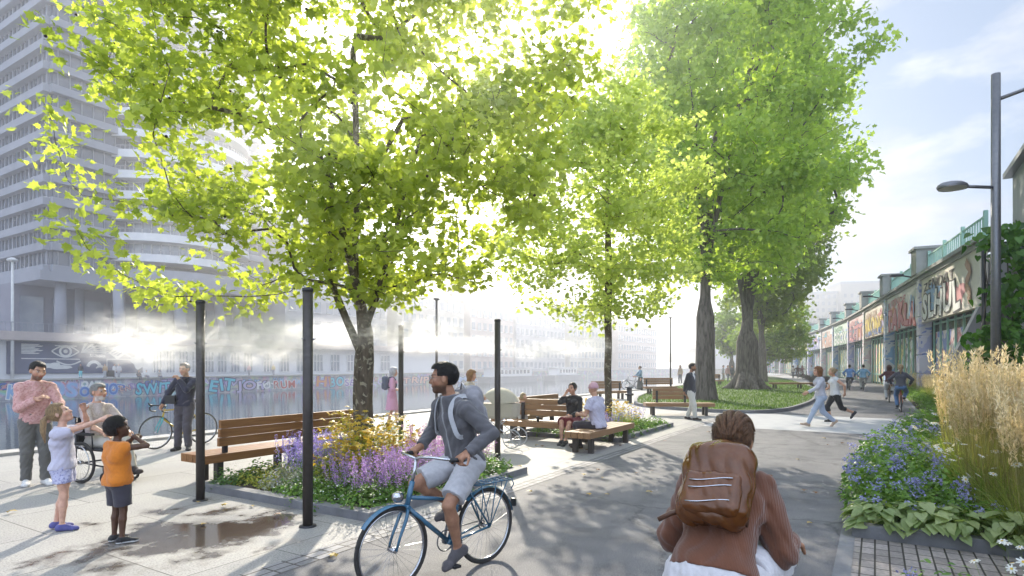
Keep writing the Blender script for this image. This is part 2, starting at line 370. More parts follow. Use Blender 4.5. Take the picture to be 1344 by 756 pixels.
# lawn island with kerb
def smooth_poly(P, n=6):
    P = [np.array(p, float) for p in P]; out = []
    for i in range(len(P)):
        p0, p1, p2, p3 = P[i-1], P[i], P[(i+1) % len(P)], P[(i+2) % len(P)]
        for k in range(n):
            t = k/n
            out.append(.5*((2*p1)+(p2-p0)*t+(2*p0-5*p1+4*p2-p3)*t*t+(3*p1-p0-3*p2+p3)*t**3))
    return out
lawn_pts = [(5.9, 28.0), (5.7, 24.4), (8.7, 21.5), (12.3, 25.3), (17.3, 34), (24.7, 49.7), (37, 83), (36.5, 92), (31, 84), (20, 60), (12, 45), (7.6, 34)]
LP = smooth_poly(lawn_pts)
mb = MB(); mb.prism([(p[0], p[1]) for p in LP], -.05, .085)
M_lawn = mat('lawn', (.045, .09, .012), (.09, .15, .025), 2, .9, .6, bscale=120)
tag(mb.build('lawn', M_lawn), kind='structure')
mb = MB(); c0 = np.mean(LP, axis=0); n = len(LP); vs = []; fs = []
for i, p in enumerate(LP):
    t = LP[(i+1) % n]-LP[i-1]; nn = np.array([t[1], -t[0]])/np.linalg.norm(t)
    if np.dot(nn, p-c0) < 0: nn = -nn
    q = p+nn*.14
    vs += [(p[0], p[1], -.05), (p[0], p[1], .12), (q[0], q[1], .12), (q[0], q[1], -.05)]
for i in range(n):
    a = 4*i; b = 4*((i+1) % n)
    for k in range(3): fs.append((a+k, a+k+1, b+k+1, b+k))
mb.add(vs, fs); tag(mb.build('lawn_kerb', MT['stone']), kind='structure')
def inside(P, x, y):
    x = np.asarray(x); y = np.asarray(y); c = np.zeros(x.shape, bool)
    for i in range(len(P)):
        (x1, y1), (x2, y2) = P[i-1], P[i]
        m = ((y1 > y) != (y2 > y)) & (x < (x2-x1)*(y-y1)/(y2-y1+1e-12)+x1); c ^= m
    return c
def grass_mesh(name, X, Y, Z, h, w, m, lean=.35):
    n = len(X); a = rng.uniform(0, 2*np.pi, n); l = rng.uniform(.1, lean, n)*h; b = rng.uniform(0, 2*np.pi, n)
    dx, dy = np.cos(a)*w, np.sin(a)*w
    V = np.empty((n, 3, 3))
    V[:, 0] = np.stack([X-dx, Y-dy, Z], 1); V[:, 1] = np.stack([X+dx, Y+dy, Z], 1); V[:, 2] = np.stack([X+np.cos(b)*l, Y+np.sin(b)*l, Z+h], 1)
    t = np.repeat(rng.uniform(0, 1, n), 3)
    return np_obj(name, V.reshape(-1, 3), np.arange(3*n), np.arange(0, 3*n, 3), m, attrs={'tint': t})
M_grass = leaf_mat('grass_blades', (.04, .1, .012), (.14, .22, .03), .4)
n = 60000; yy = 21+ (rng.uniform(0, 1, n)**1.7)*45; xx = rng.uniform(3, 32, n)
k = inside(LP, xx, yy); xx, yy = xx[k], yy[k]
o = grass_mesh('grass', xx, yy, np.full(len(xx), .083), rng.uniform(.05, .12, len(xx)), .006+.0004*yy, M_grass); tag(o, 'short green grass growing on the lawn island', 'grass', kind='stuff')

# the air: even haze over the whole place
hz_ = MB(); hz_.box((0, 525, 29.5), (1840, 1590, 71.0)); ho = hz_.build('haze', bpy.data.materials.new('haze_air')); tag(ho, kind='stuff')
hm = ho.data.materials[0]; hm.use_nodes = True; hm.node_tree.nodes.clear()
ho_out = hm.node_tree.nodes.new('ShaderNodeOutputMaterial'); pv = N(hm.node_tree, 'VolumePrincipled')
pv.inputs['Color'].default_value = (.9, .93, 1, 1); pv.inputs['Density'].default_value = .0018; pv.inputs['Anisotropy'].default_value = .84
L(hm.node_tree, pv.outputs[0], ho_out.inputs['Volume'])
# ================================================================== foliage tools
def unit(v): return v/np.maximum(np.linalg.norm(v, axis=-1, keepdims=True), 1e-9)
MAPLE = np.array([(0, 0), (-.06, .30), (.13, .27), (.24, .56), (.40, .34), (.58, .42), (.62, .18), (1.0, 0), (.62, -.18), (.58, -.42), (.40, -.34), (.24, -.56), (.13, -.27), (-.06, -.30)])
OVAL = np.array([(0, 0), (.25, .24), (.6, .26), (1, 0), (.6, -.26), (.25, -.24)])
LANCE = np.array([(0, 0), (.4, .1), (1, 0), (.4, -.1)])
HEART = np.array([(0, 0), (-.16, .26), (.05, .47), (.4, .42), (.75, .2), (1.05, 0), (.75, -.2), (.4, -.42), (.05, -.47), (-.16, -.26)])
CLUMP = np.array([(0, 0), (.1, .35), (.35, .22), (.55, .5), (.65, .15), (1, .1), (.8, -.2), (.55, -.45), (.4, -.2), (.1, -.4)])
def leaves(P, size, Nrm, D, shape, fold=.25, tint=None):
    """P base points, Nrm leaf normals, D leaf axis -> (V, loops, starts, tint)"""
    n, k = len(P), len(shape)
    Nrm = unit(Nrm); X = unit(D-Nrm*np.sum(D*Nrm, 1, keepdims=True)); Y = np.cross(Nrm, X)
    size = np.broadcast_to(np.asarray(size, float), (n,))
    V = P[:, None]+size[:, None, None]*(X[:, None]*shape[None, :, 0:1]+Y[:, None]*shape[None, :, 1:2]+Nrm[:, None]*(np.abs(shape[None, :, 1:2])*fold-.12*shape[None, :, 0:1]**2))
    t = rng.uniform(0, 1, n) if tint is None else tint
    return V.reshape(-1, 3), np.arange(n*k), np.arange(0, n*k, k), np.repeat(t, k)
def join(parts):
    V, Lp, S, T, MI = [], [], [], [], []; a = b = 0
    for i, p in enumerate(parts):
        v, l, s, t = p[:4]; V.append(v); Lp.append(l+a); S.append(s+b); T.append(t); MI.append(np.full(len(s), p[4] if len(p) > 4 else 0)); a += len(v); b += len(l)
    return np.concatenate(V), np.concatenate(Lp), np.concatenate(S), np.concatenate(T), np.concatenate(MI)
def part(name, parts, mats, parent, smooth=False):
    V, l, s, t, mi = join(parts)
    return np_obj(name, V, l, s, mats, parent, smooth, mi if isinstance(mats, (list, tuple)) else None, {'tint': t})
def rdir(n, up=0.0):
    d = rng.normal(size=(n, 3)); d[:, 2] += up; return unit(d)

# ------------------------------------------------------------------ trees
def grow(trunk, r_trunk, targets, limbs=(), step=.35, seed=0, tip=.006, droop=0.0):
    """skeleton: trunk and limb polylines, then every target joins the nearest branch"""
    rg = np.random.default_rng(seed); pos = []; par = []
    def poly(pts, p0):
        prev = p0
        for q in pts: pos.append(np.array(q, float)); par.append(prev); prev = len(pos)-1
        return prev
    top = poly(trunk, -1)
    ntr = len(pos)
    for base, pts in limbs: poly(pts, base if base >= 0 else top)
    targets = np.array(targets); t0 = np.array(trunk[-1])
    order = np.argsort(np.linalg.norm((targets-t0)*np.array([1, 1, .6]), axis=1)); tips = []
    for ti in order:
        T = targets[ti]; P = np.array(pos); d = T-P; L_ = np.linalg.norm(d, axis=1)
        cost = L_+np.maximum(0, P[:, 2]-T[2])*.7+(np.arange(len(P)) < max(1, ntr-3))*3
        j = int(np.argmin(cost)); a = P[j]; v = T-a; ln = np.linalg.norm(v)
        pd = a-P[par[j]] if par[j] >= 0 else np.array([0, 0, 1.]); pd = pd/(np.linalg.norm(pd)+1e-9)
        k = max(2, int(ln/step)); c1 = a+pd*ln*.3+np.array([0, 0, .06*ln]); prev = j
        for i in range(1, k+1):
            t = i/k; q = (1-t)**2*a+2*t*(1-t)*c1+t*t*T
            if i < k: q = q+rg.normal(size=3)*.035*min(1, ln)
            q = q+np.array([0, 0, -droop*t*t*ln])
            pos.append(q); par.append(prev); prev = len(pos)-1
        tips.append(prev)
    n = len(pos); cnt = np.zeros(n)
    haschild = np.zeros(n, bool)
    for p in par:
        if p >= 0: haschild[p] = True
    cnt[~haschild] = 1
    for i in range(n-1, -1, -1):
        if par[i] >= 0: cnt[par[i]] += cnt[i]
    ex = math.log(r_trunk/tip)/math.log(max(cnt[0], 2))
    rad = tip*cnt**ex
    return np.array(pos), par, rad, tips, ntr
def wood_mesh(pos, par, rad, ntr, flare=1.5, n_main=14):
    kids = {}
    for i, p in enumerate(par): kids.setdefault(p, []).append(i)
    mb = MB(); stack = [(0, None)]
    while stack:
        i, p = stack.pop(); pts = []; rr = []
        if p is not None: pts.append(pos[p]); rr.append(min(rad[p], rad[i]*1.25))
        while True:
            pts.append(pos[i]); rr.append(rad[i])
            ch = kids.get(i, [])
            if not ch: rr[-1] *= .5; break
            ch = sorted(ch, key=lambda c: -rad[c])
            for c in ch[1:]: stack.append((c, i))
            i = ch[0]
        if p is None:
            for k in range(min(len(rr), 6)):
                h = pts[k][2]-pts[0][2]; rr[k] *= 1+(flare-1)*math.exp(-h/(rr[-1]*0+max(rad[0]*1.6, .05)))
        n = n_main if max(rr) > .1 else (7 if max(rr) > .03 else 4)
        mb.tube(pts, rr, n=n, cap=False)
    return mb
def bark_mat(name, c1, c2, patch=None, sc=5, stretch=(2.5, 2.5, .7), bump=.8):
    m, nt, out = new_mat(name)
    b = N(nt, 'BsdfPrincipled', i_Roughness=.9); L(nt, b.outputs[0], out.inputs[0])
    tc = N(nt, 'TexCoord'); mp = N(nt, 'Mapping'); mp.inputs['Scale'].default_value = stretch; L(nt, tc.outputs['Object'], mp.inputs[0])
    n = N(nt, 'TexNoise', i_Scale=sc, i_Detail=6, i_Distortion=.5); L(nt, mp.outputs[0], n.inputs['Vector'])
    r = ramp(nt, n.outputs['Fac'], [(.36, c1), (.62, c2)]); col = r.outputs[0]
    if patch:
        v = N(nt, 'TexNoise', i_Scale=9, i_Detail=3, i_Distortion=1.2); L(nt, tc.outputs['Object'], v.inputs['Vector'])
        rp = ramp(nt, v.outputs['Fac'], [(.57, (0, 0, 0)), (.6, (1, 1, 1))]); mx = N(nt, 'Mix', data_type='RGBA')
        L(nt, rp.outputs[0], mx.inputs['Factor']); L(nt, col, mx.inputs['A']); mx.inputs['B'].default_value = rgb(patch); col = mx.outputs['Result']
    L(nt, col, b.inputs['Base Color'])
    bp = N(nt, 'Bump', i_Strength=bump, i_Distance=.04); L(nt, n.outputs['Fac'], bp.inputs['Height']); L(nt, bp.outputs[0], b.inputs['Normal'])
    return m
def crown_targets(n, c, rad, seed, zmin=-9, rough=.25, shell=.55, lobes=9):
    rg = np.random.default_rng(seed); out = []; c = np.array(c); rad = np.array(rad)
    ld = unit(rg.normal(size=(lobes, 3))); la = rg.uniform(.68, 1.14, lobes)
    while len(out) < n:
        d = rg.normal(size=3); d /= np.linalg.norm(d)
        k = np.exp(4*(ld@d-1)); f = (k*la).sum()/k.sum()
        s = (rg.uniform(shell**3, 1))**(1/3)*f*(1+rg.normal()*rough*.2)
        p = c+d*rad*s
        if p[2] > zmin: out.append(p)
    return out
def leaf_cloud(pos, tips, par, per, spread, size, shape, up=1.0, seed=0, fold=.25, flat=.6):
    rg = np.random.default_rng(seed); tips = np.array(tips)
    back = np.array([par[t] if par[t] >= 0 else t for t in tips]); back2 = np.array([par[b] if par[b] >= 0 else b for b in back])
    n = len(tips)*per
    ti = np.repeat(np.arange(len(tips)), per); t = rg.uniform(0, 1, n)[:, None]
    A = np.where(t < .6, pos[tips][ti]*(1-t/.6)+pos[back][ti]*(t/.6), pos[back][ti]*(1-(t-.6)/.4)+pos[back2][ti]*((t-.6)/.4))
    P = A+rg.normal(size=(n, 3))*spread*np.array([1, 1, flat])
    Nrm = rg.normal(size=(n, 3))*.75; Nrm[:, 2] += up
    D = rg.normal(size=(n, 3)); D[:, 2] -= .35; D += unit(P-A)*.8
    sz = size*rg.uniform(.6, 1.2, n)
    cl = rg.uniform(0, 1, len(tips))[ti]
    return leaves(P, sz, Nrm, D, shape, fold, np.clip(cl*.55+rg.uniform(0, .5, n), 0, 1))
def tree(label, base, trunk, r, targets, leafm, barkm, limbs=(), step=.35, seed=1, tip=.006, per=30, spread=.25, size=.16, shape=MAPLE, flare=1.35, group=None, up=.9, droop=0, roots=0):
    o = empty('tree', base, 0, label, 'tree', group)
    b = np.array(base); rel = [np.array(p)-b for p in targets]
    pos, par, rad, tips, ntr = grow(trunk, r, rel, limbs, step, seed, tip, droop)
    mb = wood_mesh(pos, par, rad, ntr, flare)
    for k in range(roots):
        a = 2*math.pi*k/roots+.3; d = Vector((math.cos(a), math.sin(a), 0)); rr = r*flare
        mb.tube([d*rr*.35+Vector((0, 0, rr*1.5)), d*rr*.75+Vector((0, 0, rr*.55)), d*rr*1.25+Vector((0, 0, .06)), d*rr*1.75+Vector((0, 0, -.06))], [rr*.3, rr*.36, rr*.3, rr*.16], n=8)
    mb.build('trunk', barkm, o)
    part('crown', [leaf_cloud(pos, tips, par, per, spread, size, shape, up, seed)], leafm, o)
    return o, pos, tips
M_bark_plane = bark_mat('plane_tree_bark', (.06, .045, .03), (.13, .1, .07), (.3, .27, .2), sc=6)
M_bark_old = bark_mat('furrowed_bark', (.045, .035, .028), (.16, .135, .115), None, sc=3.2, stretch=(3.2, 3.2, .55), bump=1.0)
M_leaf1 = leaf_mat('plane_leaf', (.18, .26, .03), (.64, .71, .16), .6, (1.3, 1.3, .65))
M_leaf2 = leaf_mat('young_leaf', (.3, .39, .09), (.7, .76, .27), .6, (1.25, 1.28, .75))
M_leaf3 = leaf_mat('poplar_leaf', (.2, .33, .045), (.54, .68, .16), .58, (1.3, 1.3, .6))
M_leaf4 = leaf_mat('olive_leaf', (.13, .2, .025), (.28, .36, .07), .5, (1.2, 1.2, .5))
M_leaf5 = leaf_mat('lime_leaf', (.12, .22, .02), (.3, .42, .05), .5, (1.2, 1.2, .5))

# the plane tree in the first planter: short trunk, several upright stems, wide crown
B1 = W(6.9, 7.0)
tg = crown_targets(390, (-2.55, 9.2, 6.1), (4.0, 3.5, 4.3), 3, zmin=2.75, shell=.42)
tg += [(-6.0, 7.6, z) for z in (5.9, 5.1)]+[(-6.3, 8.2, 4.8), (-5.5, 7.5, 3.45), (-5.0, 7.0, 3.1), (-6.0, 8.3, 4.1), (-5.7, 8.8, 3.0), (-5.0, 8.5, 2.75), (-4.6, 8.0, 2.65), (-3.2, 8.6, 2.8), (-4.1, 9.6, 2.6), (-1.0, 9.0, 3.0), (-.4, 9.2, 3.3), (-1.6, 8.8, 2.7), (-2.6, 8.2, 3.2), (.3, 9.0, 3.9), (1.2, 9.4, 6.4), (1.4, 9.2, 7.4), (-6.5, 8.6, 6.9), (-5.6, 7.8, 7.6), (-5.9, 8.0, 6.6)]
ST = [(0, 0, 0), (.0, 0, .6), (-.02, 0, 1.2), (0, .02, 1.8), (.02, .02, 2.25)]
LI = [(4, [(-.12, .0, 2.8), (-.15, .05, 3.6), (-.12, .05, 4.5), (-.15, .1, 5.6), (-.2, .1, 6.8)]),
      (4, [(.2, -.1, 2.8), (.45, -.15, 3.5), (.65, -.2, 4.3), (.95, -.25, 5.3), (1.3, -.3, 6.4)]),
      (3, [(-.35, .2, 2.5), (-.7, .3, 3.3), (-1.0, .4, 4.3), (-1.4, .5, 5.6)]),
      (4, [(.05, -.5, 2.8), (0, -1.1, 3.5), (-.1, -1.7, 4.4)]),
      (4, [(.1, .6, 2.9), (.3, 1.2, 3.8), (.4, 1.8, 4.9)]),
      ]
T1, pos1, tips1 = tree('young plane tree with several upright stems in the flower planter by the long bench', B1, ST, .155, tg, M_leaf1, M_bark_plane, LI, seed=5, tip=.0045, per=64, spread=.21, size=.132, flare=1.25)
# seed balls hanging in the crown
mb = MB(); rg = np.random.default_rng(4)
for i in rg.choice(len(tips1), 90, replace=False):
    p = pos1[tips1[i]]+rg.normal(size=3)*.15
    mb.lathe([(0.001, -.02), (.017, -.01), (.02, 0), (.017, .011), (.001, .02)], p-np.array([0, 0, .1]), 6)
mb.build('fruit_sprays', mat('seed_ball', (.03, .02, .012), (.05, .03, .02), 30, .9), T1)

B2 = W(14.9, 6.1)
tg = crown_targets(330, (2.2, 15.6, 6.2), (3.5, 3.0, 4.0), 13, zmin=2.5, shell=.4)
ST2 = [(0, 0, 0), (.02, 0, .8), (0, .02, 1.6), (.02, 0, 2.3), (0, 0, 3.0), (.03, 0, 4.2), (0, .02, 5.6), (0, 0, 7)]
tree('young slender plane tree growing in the planter behind the seated pair', B2, ST2, .095, tg, M_leaf2, M_bark_plane, seed=15, tip=.0045, per=60, spread=.24, size=.135, flare=1.25)

def tall(label, X, Y, r, c, rad, n, leafm, seed, h1, per, spread, size, zmin, forks, extra=(), shape=CLUMP, flare=1.5, roots=0, step=.8, tip=.014):
    tr = [(0, 0, 0)]+[(math.sin(seed+z)*.06*r, math.cos(seed*2+z)*.06*r, z) for z in np.linspace(h1/5, h1, 5)]
    rg = np.random.default_rng(seed); li = []
    for k in range(forks):
        a = 2*math.pi*(k+.3*rg.uniform())/forks; e = np.array([c[0]-X+math.cos(a)*rad[0]*.5, c[1]-Y+math.sin(a)*rad[1]*.5, c[2]+rad[2]*rg.uniform(-.1, .45)]); b = np.array(tr[-1])
        li.append((5 if k % 2 == 0 else 4, [tuple(b+(e-b)*np.array([t**1.5, t**1.5, t])) for t in (.12, .25, .4, .55, .7, .85, 1)]))
    tg = crown_targets(n, c, rad, seed, zmin, shell=.5, lobes=12, rough=.5)+list(extra)
    return tree(label, (X, Y, 0.05), tr, r, tg, leafm, M_bark_old, li, seed=seed, step=step, tip=tip, per=per, spread=spread, size=size, shape=shape, flare=flare, roots=roots, up=.5)
tall('tall green poplar with thick straight trunk behind the man in the navy jacket', 9.25, 28.5, .42, (10.2, 29.0, 15.5), (5.6, 5.5, 11.5), 420, M_leaf3, 23, 5.0, 60, .42, .3, 5.5, 5,
     extra=[(15.6, 28, 15.0), (16.3, 28, 16.4), (15.9, 27.6, 17.6), (17.2, 28, 16.9), (17.8, 28, 17.2), (15, 28.5, 13), (15.5, 28, 18.5), (16.6, 28.3, 18.2)])
tall('largest old tree on the lawn with a flared forked trunk', 16.6, 42.0, .72, (16.9, 42.5, 18), (7.0, 7.0, 12.5), 420, M_leaf3, 31, 4.2, 60, .6, .42, 6.5, 6, flare=1.35, roots=7)
tall('olive green tree behind the big forked tree, its crown hanging low', 25.2, 60, .45, (26.0, 60, 14.0), (5.8, 6, 9.5), 300, M_leaf4, 41, 4.0, 55, .6, .4, 5.0, 5)
tall('small bright lime tree far along the path with a low round crown', 33.0, 78, .4, (34.5, 78, 6.2), (5.2, 5, 4.4), 160, M_leaf5, 51, 2.4, 55, .5, .4, 1.9, 4)
tall('distant bright tree standing at the far end of the lawn', 34.0, 92, .4, (34.5, 92, 7.2), (5.0, 5, 4.6), 120, M_leaf5, 57, 2.6, 50, .5, .42, 2.2, 4)
# ================================================================== buildings and banks
M_conc = mat('tower_concrete', (.27, .28, .325), (.215, .225, .265), .25, .85)
M_conc_d = mat('dark_concrete', (.2, .2, .25), (.16, .16, .2), .3, .85)
M_white = mat('white_render', (.62, .62, .63), (.56, .56, .58), .3, .7)
M_glass = mat('dark_window_glass', (.05, .06, .09), (.11, .13, .17), .35, .12, spec=.9)
M_glass2 = mat('pale_window_glass', (.14, .17, .22), (.26, .28, .32), .25, .15, spec=.9)
M_slate = mat('slate_blue_paint', (.075, .085, .14), (.1, .11, .17), .5, .8)
M_chalk = mat('chalk_white_paint', (.62, .62, .6), (.5, .5, .5), 1.2, .8)
M_pinkst = mat('pink_stone', (.42, .36, .34), (.34, .29, .28), .7, .85)
M_mint = mat('mint_green_paint', (.4, .64, .54), (.33, .55, .46), 1.5, .55)
M_pier = mat('weathered_concrete', (.42, .41, .39), (.3, .3, .29), .9, .9, .3)
def paint(name, c, v=.85): return mat('graffiti_'+name, c, tuple(x*v for x in c), 1.5, .6)
PC = {'black': paint('black', (.02, .02, .025)), 'white': paint('white', (.75, .75, .74)), 'red': paint('red', (.45, .05, .05)), 'pink': paint('pink', (.62, .25, .27)),
      'blue': paint('blue', (.06, .16, .48)), 'cyan': paint('cyan', (.08, .48, .6)), 'green': paint('green', (.06, .32, .13)), 'yellow': paint('yellow', (.65, .5, .08)),
      'orange': paint('orange', (.6, .25, .08)), 'purple': paint('purple', (.25, .16, .42)), 'navy': paint('navy', (.04, .05, .16)), 'lilac': paint('lilac', (.42, .38, .6)),
      'sky': paint('sky', (.25, .42, .66)), 'brown': paint('brown', (.42, .24, .17)), 'salmon': paint('salmon', (.62, .38, .3))}
_glyph = {}
def glyph(ch, off):
    k = (ch, off)
    if k not in _glyph:
        cu = bpy.data.curves.new('g', 'FONT'); cu.body = ch; cu.size = 1; cu.offset = off; cu.resolution_u = 3
        ob = bpy.data.objects.new('g', cu); COL.objects.link(ob); bpy.context.view_layer.update()
        me = bpy.data.meshes.new_from_object(ob.evaluated_get(bpy.context.evaluated_depsgraph_get()))
        vs = [(v.co.x, v.co.y) for v in me.vertices]; fs = [tuple(p.vertices) for p in me.polygons]
        bpy.data.objects.remove(ob); bpy.data.curves.remove(cu); bpy.data.meshes.remove(me)
        w = max([v[0] for v in vs], default=.5)
        _glyph[k] = (vs, fs, w)
    return _glyph[k]
def word(mb, text, x, z, h, y, mi_out, mi_in, fat=.05, outl=.045, wob=.12, seed=0, squeeze=1.0, width=None):
    """spray-can lettering standing in the x-z plane, facing -y"""
    rg = random.Random(seed); total = sum(glyph(c, 0)[2] for c in text if c != ' ')+.1*len(text)
    sx = h*squeeze if width is None else width/total
    cx_ = x
    for c in text:
        if c == ' ': cx_ += .35*sx; continue
        a = rg.uniform(-wob, wob); dz = rg.uniform(-.06, .06)*h; sc = rg.uniform(.92, 1.15); w = glyph(c, 0)[2]
        for off, mi, dy in ((fat+outl, mi_out, 0), (fat, mi_in, -.012)):
            if mi is None: continue
            vs, fs, _ = glyph(c, off)
            P = [(cx_+((vx-w/2)*math.cos(a)-(vy-.35)*math.sin(a)+w/2)*sx, y+dy, z+dz+((vx-w/2)*math.sin(a)+(vy-.35)*math.cos(a)+.35)*h*sc*1.35) for vx, vy in vs]
            mb.add(P, [f for f in fs], mi)
        cx_ += (w+.1)*sx
    return mb
def blob(mb, x, z, rx, rz_, y, mi, seed=0, n=22, jag=.25):
    rg = random.Random(seed); P = []
    ph = [rg.uniform(0, 6.28) for _ in range(4)]
    for i in range(n):
        a = -2*math.pi*i/n; r = 1+jag*(math.sin(2*a+ph[0])*.5+math.sin(3*a+ph[1])*.4+math.sin(5*a+ph[2])*.3)
        P.append((x+math.cos(a)*rx*r, y, z-math.sin(a)*rz_*r))
    mb.add(P, [tuple(range(n-1, -1, -1))], mi)
def strokes(mb, pts, wd, y, mi):
    P = [Vector((p[0], 0, p[1])) for p in pts]; vs = []
    for i, p in enumerate(P):
        t = (P[min(i+1, len(P)-1)]-P[max(i-1, 0)]).normalized(); nn = Vector((-t.z, 0, t.x))
        vs += [(p.x+nn.x*wd, y, p.z+nn.z*wd), (p.x-nn.x*wd, y, p.z-nn.z*wd)]
    mb.add(vs, [(2*i, 2*i+1, 2*i+3, 2*i+2) for i in range(len(P)-1)], mi)
def u_at(px, w):
    k = (px-CX)/FOC; Y = w/(PW[1]+PW[0]*k); X = k*Y
    return X*PU[0]+Y*PU[1]

# ---- far quay wall with graffiti
def quay_mat():
    m, nt, out = new_mat('painted_quay_stone')
    b = N(nt, 'BsdfPrincipled', i_Roughness=.85); L(nt, b.outputs[0], out.inputs[0])
    tc = N(nt, 'TexCoord'); mp = N(nt, 'Mapping'); mp.inputs['Rotation'].default_value = (R(90), 0, 0); L(nt, tc.outputs['Object'], mp.inputs[0])
    br = N(nt, 'TexBrick', i_Scale=1.0); br.inputs['Brick Width'].default_value = 1.1; br.inputs['Row Height'].default_value = .45; br.inputs['Mortar Size'].default_value = .02
    br.inputs['Color1'].default_value = (.24, .25, .3, 1); br.inputs['Color2'].default_value = (.34, .34, .37, 1); br.inputs['Mortar'].default_value = (.15, .15, .18, 1); L(nt, mp.outputs[0], br.inputs['Vector'])
    v = N(nt, 'TexNoise', i_Scale=.42, i_Detail=5, i_Distortion=1.6); L(nt, tc.outputs['Object'], v.inputs['Vector'])
    cr = ramp(nt, v.outputs['Color'], [(0, (0, 0, 0)), (1, (1, 1, 1))])
    hs = N(nt, 'HueSaturation'); hs.inputs['Saturation'].default_value = 1.35; hs.inputs['Value'].default_value = .85; L(nt, v.outputs['Color'], hs.inputs['Color'])
    n = N(nt, 'TexNoise', i_Scale=.8, i_Detail=4, i_Distortion=.8); L(nt, tc.outputs['Object'], n.inputs['Vector'])
    rm = ramp(nt, n.outputs['Fac'], [(.47, (0, 0, 0)), (.53, (.75, .75, .75))])
    mx = N(nt, 'Mix', data_type='RGBA'); L(nt, rm.outputs[0], mx.inputs['Factor']); L(nt, br.outputs['Color'], mx.inputs['A']); L(nt, hs.outputs[0], mx.inputs['B'])
    L(nt, mx.outputs['Result'], b.inputs['Base Color']); return m
qw = empty('quay_wall', W(0, 85), ROT, 'long graffiti covered stone quay wall across the canal water', 'wall')
mb = MB(); mb.box((170, .6, -1.6), (500, 1.2, 3.15)); mb.build('wall', quay_mat(), qw)
mb = MB(); mb.box((170, .55, .08), (500, 1.5, .2)); mb.build('coping', MT['coping'], qw)
GR = [(8, 'KVAS', 'white', 'sky', 2.0, 5.5), (58, 'OS', 'lilac', 'sky', 2.2, 4), (104, 'OHNO', 'sky', 'blue', 1.6, 5), (178, 'SWIT', 'navy', 'cyan', 2.0, 5.2), (274, 'EIT', 'navy', 'cyan', 2.2, 4.8), (312, 'JOY', 'black', 'lilac', 1.6, 6), (336, 'FUX', None, 'white', 1.5, 5),
      (358, 'RUM', 'white', 'red', 1.5, 5), (414, 'HI', 'purple', 'orange', 2.1, 4.2), (432, 'BO', 'navy', 'cyan', 2.1, 4), (452, 'SEN', 'white', 'purple', 1.5, 5), (488, 'LOVA', None, 'lilac', 1.5, 8), (528, 'TRIP', 'navy', 'salmon', 1.7, 10), (565, 'NIX', None, 'white', 1.6, 9), (600, 'MILK', 'navy', 'sky', 1.8, 16)]
rg = random.Random(5); cols = list(PC); TAGS = ['ZEN', 'RIO', 'OAT', 'KID', 'SUM', 'EVO', 'LUX', 'TON', 'ARK', 'NOE']
GR2 = [(px+.0, TAGS[rg.randrange(10)], rg.choice([None, 'white', 'navy', 'black']), rg.choice(['lilac', 'sky', 'white', 'salmon', 'purple', 'blue', 'pink']), rg.uniform(.8, 1.3), rg.uniform(2.2, 4), rg.uniform(-1.6, -.9)) for px in list(range(-20, 560, 21))]
for i, (px, t, o_, c_, h, wd, z) in enumerate(GR2+[g+(-2.05,) for g in GR]):
    mb = MB(); u = u_at(px, 85); y = -.02 if i < len(GR2) else -.05
    if o_ is None: word(mb, t, u, z, h*.75, y, None, 0, seed=i, width=wd*.9, wob=.25, fat=.02); mb.build('graffiti', [PC[c_]], qw)
    else: word(mb, t, u, z, h*.78, y, 0, 1, seed=i, width=wd*.9, outl=.05, fat=.03, wob=.2); mb.build('graffiti', [PC[o_], PC[c_]], qw)

# ---- promenade building with the mural
pb = empty('promenade_building', W(0, 92), ROT, 'low promenade building along the far quay with a dark mural of an eye', 'building')
mb = MB(); mb.box((45, 5, 2.45), (150, 10, 4.9)); mb.build('wall', M_white, pb)
mb = MB(); mb.box((45, 4.2, 5.15), (152, 11.6, .5)); mb.box((45, -1.35, 5.7), (152, .3, .6)); mb.build('terrace_slab', M_pinkst, pb)
mb = MB()
for i in range(260):
    mb.box((-28+i*.56, -1.35, 6.55), (.06, .06, 1.1))
mb.box((45, -1.35, 7.1), (150, .1, .08)); mb.build('railing', M_conc, pb)
ua, ub = u_at(8, 92), u_at(186, 92)
mu = MB(); mu.box(((ua+ub)/2, -.12, 2.75), (ub-ua, .2, 4.1)); mural = mu.build('mural', M_slate, pb)
art = MB(); y = -.235; s = (ub-ua)/178.0; X0 = lambda px: ua+(px-8)*s*1.0; Z0 = lambda y_: 4.7-(y_-447)*.098
eye = [(X0(60)+i*(X0(95)-X0(60))/20, Z0(458)+.75*math.sin(math.pi*i/20)) for i in range(21)]
strokes(art, eye, .09, y, 0); strokes(art, [(a, 2*Z0(458)-b) for a, b in eye], .09, y, 0)
strokes(art, [(X0(77.5)+.62*math.cos(a*.2618), Z0(458)+.62*math.sin(a*.2618)) for a in range(25)], .13, y-.004, 0)
blob(art, X0(77.5), Z0(458), .25, .25, y-.006, 0, 1, jag=0)
strokes(art, [(X0(64), Z0(450.5)), (X0(92), Z0(450.5))], .07, y, 0)
for k in range(7):
    xa = X0(24); zz = Z0(449+k*1.9); art.add([(xa, y, zz), (xa, y, zz-.13), (X0(43+5*math.sin(k*2.1)), y, zz-.16), (X0(46+5*math.sin(k*2.1)), y, zz-.02)], [(0, 1, 2, 3)], 0)
for k in range(6):
    a = .2+k*.24; art.add([(X0(97), y, Z0(460)), (X0(97)+.1, y, Z0(460)), (X0(97)+math.cos(a)*3.4+.3, y, Z0(460)+math.sin(a)*1.35), (X0(97)+math.cos(a)*3.4-.1, y, Z0(460)+math.sin(a)*1.35+.1)], [(0, 1, 2, 3)], 0)
